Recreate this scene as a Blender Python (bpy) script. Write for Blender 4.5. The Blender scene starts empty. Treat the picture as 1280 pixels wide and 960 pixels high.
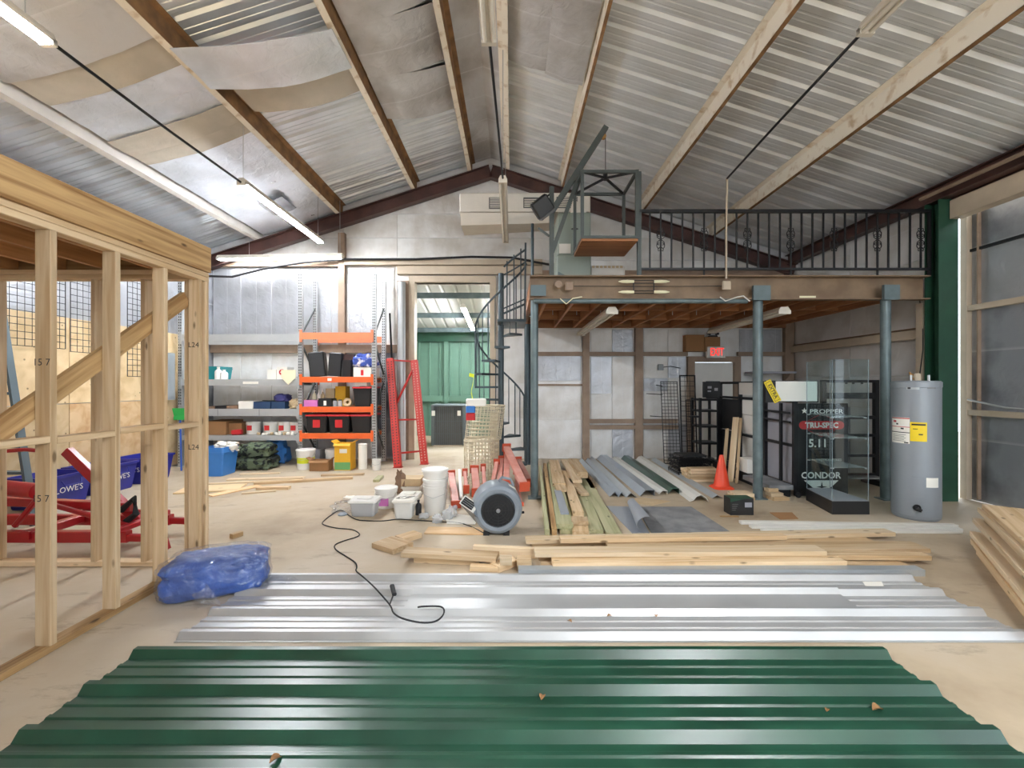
import bpy, bmesh, math, random
from mathutils import Matrix, Vector
random.seed(7)
SC = bpy.context.scene
COL = SC.collection
V = Vector
R = math.radians

def lin(c):
    out = []
    for v in c:
        v /= 255.0
        out.append(v / 12.92 if v <= 0.04045 else ((v + 0.055) / 1.055) ** 2.4)
    return (out[0], out[1], out[2], 1.0)

# ------------------------------------------------------------------ camera
CAMH, FPX = 1.5, 560.0
cam = bpy.data.cameras.new('camera')
cam.sensor_width = 36.0
cam.lens = 36.0 * FPX / 1280.0
cam.clip_start = 0.05
camo = bpy.data.objects.new('camera', cam)
camo.location = (0, 0, CAMH)
camo.rotation_euler = (R(90), 0, 0)
COL.objects.link(camo)
SC.camera = camo

# ------------------------------------------------------------------ sky and daylight
w = bpy.data.worlds.new('sky')
SC.world = w
w.use_nodes = True
bg = w.node_tree.nodes['Background']
bg.inputs['Color'].default_value = (0.80, 0.90, 1.0, 1)
bg.inputs['Strength'].default_value = 2.6

def area(name, loc, rot, sx, sy, power, color, portal=False):
    l = bpy.data.lights.new(name, 'AREA')
    l.shape = 'RECTANGLE'; l.size = sx; l.size_y = sy
    l.energy = power; l.color = color
    if portal: l.cycles.is_portal = True
    o = bpy.data.objects.new(name, l)
    o.location = loc; o.rotation_euler = rot
    COL.objects.link(o)
    return o
# portals only steer the sampling of the sky through the two big doorways
area('front_doorway_portal', (2.9, -5.2, 2.0), (R(-90), 0, R(180)), 4.2, 4.0, 1, (1, 1, 1), True)
area('far_bay_portal', (2.35, 11.1, 1.7), (0, R(90), 0), 3.2, 3.6, 1, (1, 1, 1), True)
area('side_doorway_portal', (5.75, -1.4, 1.8), (0, R(90), 0), 3.6, 3.2, 1, (1, 1, 1), True)

SC.view_settings.view_transform = 'Standard'
SC.view_settings.look = 'None'
SC.view_settings.gamma = 1.0
SC.view_settings.use_curve_mapping = False
SC.view_settings.exposure = 0.95
SC.cycles.diffuse_bounces = 6
SC.cycles.glossy_bounces = 4
SC.cycles.transparent_max_bounces = 16
SC.cycles.sample_clamp_indirect = 6.0

# ------------------------------------------------------------------ pixel <-> world (plain camera geometry)
def P(x, y, Y):
    return V(((x - 640) / FPX * Y, Y, CAMH - (y - 480) / FPX * Y))
def F(x, y, h=0.0):
    Y = (CAMH - h) * FPX / (y - 480)
    return V(((x - 640) / FPX * Y, Y, h))

# ------------------------------------------------------------------ materials
MATS = {}
def nodes_of(name):
    m = bpy.data.materials.new(name)
    m.use_nodes = True
    nt = m.node_tree
    return m, nt, nt.nodes, nt.links, nt.nodes['Principled BSDF']

def mat(name, col, rough=0.6, metal=0.0, var=0.12, scale=4.0, bump=0.0, bscale=40.0, col2=None, alpha=None, emit=None, spec=0.5, ramp=(0.35, 0.65), stretch=(1, 1, 1), coat=0.0, rvar=0.1):
    if name in MATS: return MATS[name]
    m, nt, N, L, b = nodes_of(name)
    c = lin(col)
    c2 = lin(col2) if col2 else tuple(min(1, v * (1 - var)) for v in c[:3]) + (1,)
    tc = N.new('ShaderNodeTexCoord'); mp = N.new('ShaderNodeMapping')
    mp.inputs['Scale'].default_value = stretch
    L.new(tc.outputs['Object'], mp.inputs['Vector'])
    n = N.new('ShaderNodeTexNoise'); n.inputs['Scale'].default_value = scale; n.inputs['Detail'].default_value = 5
    L.new(mp.outputs['Vector'], n.inputs['Vector'])
    r = N.new('ShaderNodeValToRGB')
    r.color_ramp.elements[0].position = ramp[0]; r.color_ramp.elements[1].position = ramp[1]
    r.color_ramp.elements[0].color = c2; r.color_ramp.elements[1].color = c
    L.new(n.outputs['Fac'], r.inputs['Fac'])
    L.new(r.outputs['Color'], b.inputs['Base Color'])
    b.inputs['Metallic'].default_value = metal
    rr = N.new('ShaderNodeMapRange'); rr.inputs['To Min'].default_value = max(0.02, rough - rvar); rr.inputs['To Max'].default_value = min(1, rough + rvar)
    L.new(n.outputs['Fac'], rr.inputs['Value']); L.new(rr.outputs['Result'], b.inputs['Roughness'])
    b.inputs['Specular IOR Level'].default_value = spec
    if coat: b.inputs['Coat Weight'].default_value = coat; b.inputs['Coat Roughness'].default_value = 0.25
    if bump:
        n2 = N.new('ShaderNodeTexNoise'); n2.inputs['Scale'].default_value = bscale; n2.inputs['Detail'].default_value = 3
        L.new(mp.outputs['Vector'], n2.inputs['Vector'])
        bp = N.new('ShaderNodeBump'); bp.inputs['Strength'].default_value = bump; bp.inputs['Distance'].default_value = 0.02
        L.new(n2.outputs['Fac'], bp.inputs['Height']); L.new(bp.outputs['Normal'], b.inputs['Normal'])
    if alpha is not None: b.inputs['Alpha'].default_value = alpha
    if emit:
        b.inputs['Emission Color'].default_value = lin(emit[0]); b.inputs['Emission Strength'].default_value = emit[1]
    MATS[name] = m
    return m

def wood(name, light, dark, knots=True, rough=0.62, gx=1.2, gy=22.0, oi=0.25):
    m, nt, N, L, b = nodes_of(name)
    tc = N.new('ShaderNodeTexCoord'); mp = N.new('ShaderNodeMapping')
    oinf = N.new('ShaderNodeObjectInfo')
    L.new(tc.outputs['Object'], mp.inputs['Vector'])
    mp.inputs['Scale'].default_value = (gx, gy, gy)
    off = N.new('ShaderNodeVectorMath'); off.operation = 'SCALE'
    off.inputs[0].default_value = (37, 11, 5); L.new(oinf.outputs['Random'], off.inputs['Scale'])
    L.new(off.outputs['Vector'], mp.inputs['Location'])
    n = N.new('ShaderNodeTexNoise'); n.inputs['Scale'].default_value = 1.0; n.inputs['Detail'].default_value = 4; n.inputs['Distortion'].default_value = 0.6
    L.new(mp.outputs['Vector'], n.inputs['Vector'])
    r = N.new('ShaderNodeValToRGB')
    r.color_ramp.elements[0].position = 0.3; r.color_ramp.elements[1].position = 0.62
    r.color_ramp.elements[0].color = lin(dark); r.color_ramp.elements[1].color = lin(light)
    L.new(n.outputs['Fac'], r.inputs['Fac'])
    src = r.outputs['Color']
    if knots:
        mp2 = N.new('ShaderNodeMapping'); mp2.inputs['Scale'].default_value = (3.2, 9, 9)
        L.new(tc.outputs['Object'], mp2.inputs['Vector']); L.new(off.outputs['Vector'], mp2.inputs['Location'])
        vo = N.new('ShaderNodeTexVoronoi'); vo.inputs['Scale'].default_value = 1.0
        L.new(mp2.outputs['Vector'], vo.inputs['Vector'])
        k = N.new('ShaderNodeValToRGB'); k.color_ramp.elements[0].position = 0.07; k.color_ramp.elements[1].position = 0.14
        k.color_ramp.elements[0].color = (1, 1, 1, 1); k.color_ramp.elements[1].color = (0, 0, 0, 1)
        L.new(vo.outputs['Distance'], k.inputs['Fac'])
        mx = N.new('ShaderNodeMix'); mx.data_type = 'RGBA'
        L.new(k.outputs['Color'], mx.inputs['Factor']); L.new(src, mx.inputs['A'])
        mx.inputs['B'].default_value = tuple(v * 0.42 for v in lin(dark)[:3]) + (1,)
        src = mx.outputs['Result']
    hs = N.new('ShaderNodeHueSaturation')
    mr = N.new('ShaderNodeMapRange'); mr.inputs['To Min'].default_value = 1 - oi; mr.inputs['To Max'].default_value = 1 + oi * 0.5
    L.new(oinf.outputs['Random'], mr.inputs['Value']); L.new(mr.outputs['Result'], hs.inputs['Value'])
    L.new(src, hs.inputs['Color']); L.new(hs.outputs['Color'], b.inputs['Base Color'])
    b.inputs['Roughness'].default_value = rough
    bp = N.new('ShaderNodeBump'); bp.inputs['Strength'].default_value = 0.15; bp.inputs['Distance'].default_value = 0.01
    L.new(n.outputs['Fac'], bp.inputs['Height']); L.new(bp.outputs['Normal'], b.inputs['Normal'])
    MATS[name] = m
    return m

def foil_mat(name, col, rough, metal, lines=3.4, axis=0, dirt=(150, 140, 125), wrinkle=0.5):
    """aluminium-faced insulation: wrinkled, with faint fold lines at a regular pitch and grime patches"""
    m, nt, N, L, b = nodes_of(name)
    tc = N.new('ShaderNodeTexCoord')
    n = N.new('ShaderNodeTexNoise'); n.inputs['Scale'].default_value = 1.3; n.inputs['Detail'].default_value = 6
    L.new(tc.outputs['Object'], n.inputs['Vector'])
    r = N.new('ShaderNodeValToRGB'); r.color_ramp.elements[0].position = 0.36; r.color_ramp.elements[1].position = 0.56
    r.color_ramp.elements[0].color = lin(dirt); r.color_ramp.elements[1].color = lin(col)
    L.new(n.outputs['Fac'], r.inputs['Fac'])
    sp = N.new('ShaderNodeSeparateXYZ'); L.new(tc.outputs['Object'], sp.inputs['Vector'])
    mu = N.new('ShaderNodeMath'); mu.operation = 'MULTIPLY'; mu.inputs[1].default_value = lines
    L.new(sp.outputs[axis], mu.inputs[0])
    fr = N.new('ShaderNodeMath'); fr.operation = 'FRACT'; L.new(mu.outputs[0], fr.inputs[0])
    lr = N.new('ShaderNodeValToRGB'); lr.color_ramp.elements[0].position = 0.0; lr.color_ramp.elements[1].position = 0.05
    lr.color_ramp.elements[0].color = (1, 1, 1, 1); lr.color_ramp.elements[1].color = (0, 0, 0, 1)
    L.new(fr.outputs[0], lr.inputs['Fac'])
    mx = N.new('ShaderNodeMix'); mx.data_type = 'RGBA'
    fm = N.new('ShaderNodeMath'); fm.operation = 'MULTIPLY'; fm.inputs[1].default_value = 0.45
    L.new(lr.outputs['Color'], fm.inputs[0]); L.new(fm.outputs[0], mx.inputs['Factor'])
    L.new(r.outputs['Color'], mx.inputs['A']); mx.inputs['B'].default_value = lin((228, 228, 230))
    L.new(mx.outputs['Result'], b.inputs['Base Color'])
    b.inputs['Metallic'].default_value = metal
    rr = N.new('ShaderNodeMapRange'); rr.inputs['To Min'].default_value = rough + 0.15; rr.inputs['To Max'].default_value = max(0.05, rough - 0.12)
    L.new(n.outputs['Fac'], rr.inputs['Value']); L.new(rr.outputs['Result'], b.inputs['Roughness'])
    n2 = N.new('ShaderNodeTexNoise'); n2.inputs['Scale'].default_value = 7.0; n2.inputs['Detail'].default_value = 5; n2.inputs['Distortion'].default_value = 0.8
    L.new(tc.outputs['Object'], n2.inputs['Vector'])
    ad = N.new('ShaderNodeMath'); ad.operation = 'SUBTRACT'; L.new(n2.outputs['Fac'], ad.inputs[0])
    fm2 = N.new('ShaderNodeMath'); fm2.operation = 'MULTIPLY'; fm2.inputs[1].default_value = 0.12; L.new(lr.outputs['Color'], fm2.inputs[0]); L.new(fm2.outputs[0], ad.inputs[1])
    bp = N.new('ShaderNodeBump'); bp.inputs['Strength'].default_value = wrinkle; bp.inputs['Distance'].default_value = 0.03
    L.new(ad.outputs[0], bp.inputs['Height']); L.new(bp.outputs['Normal'], b.inputs['Normal'])
    MATS[name] = m
    return m

def concrete_mat():
    m, nt, N, L, b = nodes_of('concrete_floor')
    tc = N.new('ShaderNodeTexCoord')
    n = N.new('ShaderNodeTexNoise'); n.inputs['Scale'].default_value = 0.45; n.inputs['Detail'].default_value = 7; n.inputs['Roughness'].default_value = 0.62
    L.new(tc.outputs['Object'], n.inputs['Vector'])
    r = N.new('ShaderNodeValToRGB'); e = r.color_ramp.elements
    e[0].position = 0.30; e[0].color = lin((150, 130, 106)); e[1].position = 0.66; e[1].color = lin((194, 182, 164))
    x = e.new(0.47); x.color = lin((182, 165, 140))
    L.new(n.outputs['Fac'], r.inputs['Fac'])
    # scuffs: dark flecks
    n3 = N.new('ShaderNodeTexNoise'); n3.inputs['Scale'].default_value = 3.5; n3.inputs['Detail'].default_value = 8; n3.inputs['Roughness'].default_value = 0.7
    mp = N.new('ShaderNodeMapping'); mp.inputs['Scale'].default_value = (0.6, 1.5, 1); L.new(tc.outputs['Object'], mp.inputs['Vector']); L.new(mp.outputs['Vector'], n3.inputs['Vector'])
    k = N.new('ShaderNodeValToRGB'); k.color_ramp.elements[0].position = 0.57; k.color_ramp.elements[1].position = 0.72
    L.new(n3.outputs['Fac'], k.inputs['Fac'])
    mx = N.new('ShaderNodeMix'); mx.data_type = 'RGBA'
    fm = N.new('ShaderNodeMath'); fm.operation = 'MULTIPLY'; fm.inputs[1].default_value = 0.6
    L.new(k.outputs['Color'], fm.inputs[0]); L.new(fm.outputs[0], mx.inputs['Factor'])
    L.new(r.outputs['Color'], mx.inputs['A']); mx.inputs['B'].default_value = lin((112, 96, 82))
    L.new(mx.outputs['Result'], b.inputs['Base Color'])
    rr = N.new('ShaderNodeMapRange'); rr.inputs['To Min'].default_value = 0.75; rr.inputs['To Max'].default_value = 0.4
    L.new(n.outputs['Fac'], rr.inputs['Value']); L.new(rr.outputs['Result'], b.inputs['Roughness'])
    bp = N.new('ShaderNodeBump'); bp.inputs['Strength'].default_value = 0.08; bp.inputs['Distance'].default_value = 0.01
    L.new(n3.outputs['Fac'], bp.inputs['Height']); L.new(bp.outputs['Normal'], b.inputs['Normal'])
    MATS['concrete_floor'] = m
    return m

def glass_mat(name, tint=(0.93, 0.97, 0.97, 1), base=0.02, rough=0.02, bump=0.0, haze=0.0):
    """thin clear sheet: see-through, with a Fresnel reflection and a little milky haze"""
    m, nt, N, L, b = nodes_of(name)
    out = [n for n in N if n.type == 'OUTPUT_MATERIAL'][0]
    N.remove(b)
    tr = N.new('ShaderNodeBsdfTransparent'); tr.inputs['Color'].default_value = tint
    gl = N.new('ShaderNodeBsdfGlossy'); gl.inputs['Roughness'].default_value = rough
    fr = N.new('ShaderNodeLayerWeight'); fr.inputs['Blend'].default_value = 0.5
    pw = N.new('ShaderNodeMath'); pw.operation = 'POWER'; pw.inputs[1].default_value = 4.0
    L.new(fr.outputs['Facing'], pw.inputs[0])
    ad = N.new('ShaderNodeMath'); ad.operation = 'MULTIPLY_ADD'; ad.inputs[1].default_value = 0.25; ad.inputs[2].default_value = base; ad.use_clamp = True
    L.new(pw.outputs[0], ad.inputs[0])
    mx = N.new('ShaderNodeMixShader'); L.new(ad.outputs[0], mx.inputs[0]); L.new(tr.outputs[0], mx.inputs[1]); L.new(gl.outputs[0], mx.inputs[2])
    last = mx.outputs[0]
    if haze:
        df = N.new('ShaderNodeBsdfDiffuse'); df.inputs['Color'].default_value = (0.85, 0.87, 0.9, 1)
        m2 = N.new('ShaderNodeMixShader'); m2.inputs[0].default_value = haze; L.new(last, m2.inputs[1]); L.new(df.outputs[0], m2.inputs[2]); last = m2.outputs[0]
    if bump:
        tc = N.new('ShaderNodeTexCoord'); n2 = N.new('ShaderNodeTexNoise'); n2.inputs['Scale'].default_value = 9; n2.inputs['Detail'].default_value = 4; n2.inputs['Distortion'].default_value = 1.2
        L.new(tc.outputs['Object'], n2.inputs['Vector'])
        bp = N.new('ShaderNodeBump'); bp.inputs['Strength'].default_value = bump; bp.inputs['Distance'].default_value = 0.05
        L.new(n2.outputs['Fac'], bp.inputs['Height'])
        L.new(bp.outputs[0], gl.inputs['Normal']); L.new(bp.outputs[0], fr.inputs['Normal'])
    L.new(last, out.inputs['Surface'])
    MATS[name] = m
    return m

M = MATS
concrete_mat(); glass_mat('clear_glass')
glass_mat('clear_wrap', (0.97, 0.98, 1, 1), 0.10, 0.10, 0.9, 0.03)
glass_mat('clear_plastic', (0.95, 0.96, 0.96, 1), 0.06, 0.15, 0.5, 0.35)
glass_mat('glass_shelf', (0.85, 0.93, 0.9, 1), 0.12, 0.04, 0, 0.12)
foil_mat('foil', (186, 188, 193), 0.40, 0.6, dirt=(166, 166, 168))
foil_mat('foil_board', (233, 232, 230), 0.5, 0.2, lines=2.6, dirt=(204, 199, 190), wrinkle=0.35)
foil_mat('foil_gable', (228, 227, 225), 0.5, 0.35, lines=2.2, axis=2, dirt=(196, 190, 182), wrinkle=0.3)
foil_mat('foil_roof', (230, 234, 242), 0.32, 0.42, lines=1.6, axis=1, dirt=(206, 209, 214), wrinkle=0.6)
foil_mat('foil_roof_dull', (204, 203, 203), 0.45, 0.4, lines=1.6, axis=1, dirt=(172, 168, 164), wrinkle=0.5)
foil_mat('foil_dark', (166, 168, 174), 0.42, 0.6, lines=1.3, axis=2, dirt=(112, 112, 116), wrinkle=0.35)
mat('kraft_paper', (190, 181, 166), 0.85, 0, 0.15, 3, 0.3, 12)
mat('galvalume', (226, 231, 236), 0.34, 0.68, 0.12, 2.5)
mat('roof_liner', (228, 230, 231), 0.4, 0.35, 0.10, 1.6, col2=(212, 213, 211))
mat('maroon_steel', (88, 58, 52), 0.5, 0.1, 0.25, 3, col2=(66, 44, 40))
mat('purlin_paint', (232, 222, 204), 0.6, 0.05, 0.2, 7, col2=(196, 172, 140), ramp=(0.3, 0.46))
mat('purlin_rust', (150, 112, 72), 0.75, 0.1, 0.3, 6, col2=(112, 82, 54))
mat('purlin_grey', (208, 202, 194), 0.55, 0.2, 0.1, 5)
mat('tan_steel', (158, 136, 116), 0.6, 0.05, 0.15, 5, col2=(138, 116, 98))
mat('tan_light', (196, 180, 158), 0.6, 0.05, 0.12, 5)
mat('brown_beam', (138, 116, 92), 0.55, 0.1, 0.12, 5, col2=(118, 96, 74))
mat('green_steel', (38, 78, 58), 0.45, 0.1, 0.25, 5)
mat('teal_steel', (108, 122, 124), 0.42, 0.25, 0.15, 6, col2=(86, 100, 103))
mat('stair_steel', (70, 82, 88), 0.42, 0.35, 0.2, 8)
mat('hoist_steel', (82, 88, 86), 0.5, 0.3, 0.2, 8)
mat('black_steel', (30, 30, 33), 0.4, 0.3, 0.2, 8)
mat('black_plastic', (30, 31, 33), 0.45, 0, 0.2, 8)
mat('dark_fabric', (24, 25, 28), 0.9, 0, 0.3, 20)
wood('pine', (214, 188, 152), (184, 150, 106))
wood('pine_pale', (220, 199, 168), (203, 176, 138))
wood('treated', (192, 158, 110), (136, 98, 56))
wood('treated_green', (188, 184, 146), (156, 156, 114), oi=0.15)
wood('joist_wood', (176, 122, 78), (136, 84, 48), knots=False, oi=0.3)
wood('joist_pine', (188, 140, 92), (152, 104, 62), knots=False)
wood('plywood', (226, 200, 158), (206, 176, 130), gx=0.8, gy=5)
wood('osb', (228, 196, 152), (204, 160, 112), gx=3, gy=6, knots=False)
mat('deck_board', (110, 70, 42), 0.8, 0, 0.25, 3)
mat('green_sheet', (32, 76, 58), 0.30, 0.0, 0.2, 2.5, 0.0, 120, col2=(22, 58, 43), spec=0.6, rvar=0.04)
mat('silver_sheet', (196, 197, 197), 0.38, 0.5, 0.10, 3, rvar=0.12)
mat('silver_trim', (188, 194, 197), 0.36, 0.5, 0.10, 4)
mat('blue_flashing', (174, 184, 194), 0.32, 0.5, 0.12, 4)
mat('white_trim', (222, 220, 212), 0.5, 0, 0.08, 5)
mat('rack_grey', (178, 180, 180), 0.5, 0.2, 0.08, 5)
mat('galv_post', (188, 190, 190), 0.42, 0.5, 0.1, 8)
mat('hole', (46, 46, 46), 0.8)
mat('orange_paint', (232, 104, 48), 0.45, 0, 0.12, 6)
mat('orange_pale', (228, 128, 88), 0.5, 0, 0.12, 6)
mat('red_paint', (192, 46, 38), 0.42, 0, 0.15, 6)
mat('red_beam', (206, 150, 138), 0.55, 0, 0.15, 6, col2=(192, 122, 108))
mat('red_beam_end', (206, 86, 56), 0.5, 0, 0.15, 6)
mat('red_machine', (176, 24, 34), 0.35, 0, 0.2, 6, coat=0.3)
mat('ladder_blue', (96, 112, 120), 0.5, 0.2, 0.1, 6)
mat('white_plastic', (232, 230, 224), 0.45, 0, 0.05, 4)
mat('white_paint', (230, 228, 222), 0.5, 0, 0.05, 4)
mat('translucent_white', (224, 224, 220), 0.35, 0, 0.08, 6)
mat('blue_tarp', (22, 80, 166), 0.5, 0, 0.35, 6, 0.9, 14)
mat('blue_bin', (62, 128, 204), 0.42, 0, 0.1, 5)
mat('navy_bin', (40, 44, 140), 0.42, 0, 0.15, 5)
mat('teal_plastic', (22, 130, 136), 0.45, 0, 0.15, 5)
mat('red_plastic', (200, 44, 48), 0.45, 0, 0.1, 5)
mat('cardboard', (160, 118, 78), 0.85, 0, 0.12, 6)
mat('cardboard_light', (200, 176, 140), 0.85, 0, 0.12, 6)
mat('yellow', (236, 206, 30), 0.5, 0, 0.08, 6)
mat('lime', (214, 222, 40), 0.5, 0, 0.08, 6)
mat('yellow_box', (232, 178, 44), 0.6, 0, 0.1, 6)
mat('green_print', (110, 170, 104), 0.6, 0, 0.1, 6)
mat('paper', (240, 236, 226), 0.8, 0, 0.05, 6)
mat('cream', (236, 230, 196), 0.8, 0, 0.06, 6)
mat('fan_blue', (130, 138, 146), 0.38, 0, 0.08, 5, spec=0.5)
mat('rubber', (26, 26, 28), 0.7, 0, 0.2, 8)
mat('mat_grey', (142, 142, 143), 0.75, 0, 0.2, 5, 0.3, 60, col2=(112, 113, 116))
mat('mat_back', (150, 156, 164), 0.4, 0.1, 0.1, 5)
mat('cone_orange', (240, 74, 40), 0.45, 0, 0.08, 5)
mat('heater_grey', (142, 148, 154), 0.42, 0.2, 0.05, 4)
mat('air_handler', (142, 152, 142), 0.5, 0.1, 0.08, 4)
mat('air_handler_dark', (96, 112, 116), 0.5, 0.1, 0.08, 4)
mat('duct_white', (222, 216, 206), 0.7, 0, 0.08, 4, 0.15, 12)
mat('grille_dark', (90, 90, 90), 0.6)
mat('dark_room_green', (96, 130, 112), 0.5, 0.1, 0.1, 3)
mat('ac_grey', (96, 104, 106), 0.55, 0.2, 0.15, 5)
mat('wire_cream', (222, 212, 186), 0.5, 0.3, 0.1, 8)
mat('wire_black', (26, 26, 28), 0.45, 0.3, 0.1, 8)
mat('camo', (88, 100, 78), 0.9, 0, 0.4, 9, 0.6, 12, col2=(26, 32, 30), ramp=(0.46, 0.52))
mat('cloth_blue', (70, 90, 170), 0.9, 0, 0.3, 8, 0.5, 14, col2=(220, 215, 220), ramp=(0.42, 0.5))
mat('panel_grey', (164, 164, 172), 0.5, 0.1, 0.08, 3)
mat('panel_white', (228, 226, 220), 0.6, 0, 0.04, 4)
mat('ebox_grey', (150, 156, 160), 0.5, 0.1, 0.06, 4)
mat('leaf_brown', (150, 110, 70), 0.9, 0, 0.2, 30)
mat('brass', (196, 150, 92), 0.4, 0.6)
mat('green_rope', (40, 170, 80), 0.6)
mat('blue_handle', (40, 90, 190), 0.5)
mat('tube_lit', (255, 255, 255), 0.4, emit=((244, 249, 255), 170.0))
mat('tube_lit_wall', (255, 255, 255), 0.4, emit=((244, 249, 255), 26.0))
mat('tube_unlit', (226, 220, 208), 0.4)
mat('fixture_white', (222, 214, 200), 0.5, 0, 0.08, 6)
mat('exit_red', (220, 40, 40), 0.4, emit=((255, 60, 50), 0.6))
mat('sign_black', (28, 28, 30), 0.4, 0, 0.1, 5)
mat('sign_white', (236, 234, 230), 0.5)
mat('sign_red', (196, 48, 52), 0.5)
mat('pink_label', (206, 120, 190), 0.6)
mat('brown_junk', (140, 112, 90), 0.85, 0, 0.3, 12)
mat('purple_junk', (64, 62, 120), 0.7, 0, 0.3, 12)
mat('dark_blue_box', (38, 66, 100), 0.6, 0, 0.2, 6)
mat('skin_tag', (236, 220, 210), 0.7)

# ------------------------------------------------------------------ mesh builder
WM = {}
def link(name, mesh, Mx=None, parent=None):
    o = bpy.data.objects.new(name, mesh)
    COL.objects.link(o)
    Mx = Mx or Matrix.Identity(4)
    if parent is not None:
        o.parent = parent
        o.matrix_basis = WM[parent.name].inverted() @ Mx
    else:
        o.matrix_basis = Mx
    WM[o.name] = Mx
    return o

def tag(o, label=None, cat=None, group=None, kind=None):
    if label: o['label'] = label
    if cat: o['category'] = cat; o['kind'] = 'thing'
    if group: o['group'] = group
    if kind: o['kind'] = kind
    return o

def thing(name, label, cat, loc=(0, 0, 0), rz=0.0, group=None, rot=None):
    Mx = Matrix.Translation(V(loc)) @ (rot.to_matrix().to_4x4() if rot is not None else Matrix.Rotation(rz, 4, 'Z'))
    o = link(name, None, Mx)
    o.empty_display_size = 0.1
    return tag(o, label, cat, group)

def frame_of(a, b, up=(0, 0, 1)):
    x = (V(b) - V(a)).normalized()
    u = V(up)
    y = u.cross(x)
    if y.length < 1e-4: y = V((0, 1, 0)).cross(x) if abs(x.y) < 0.9 else V((1, 0, 0)).cross(x)
    y.normalize(); z = x.cross(y).normalized()
    return x, y, z

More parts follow.
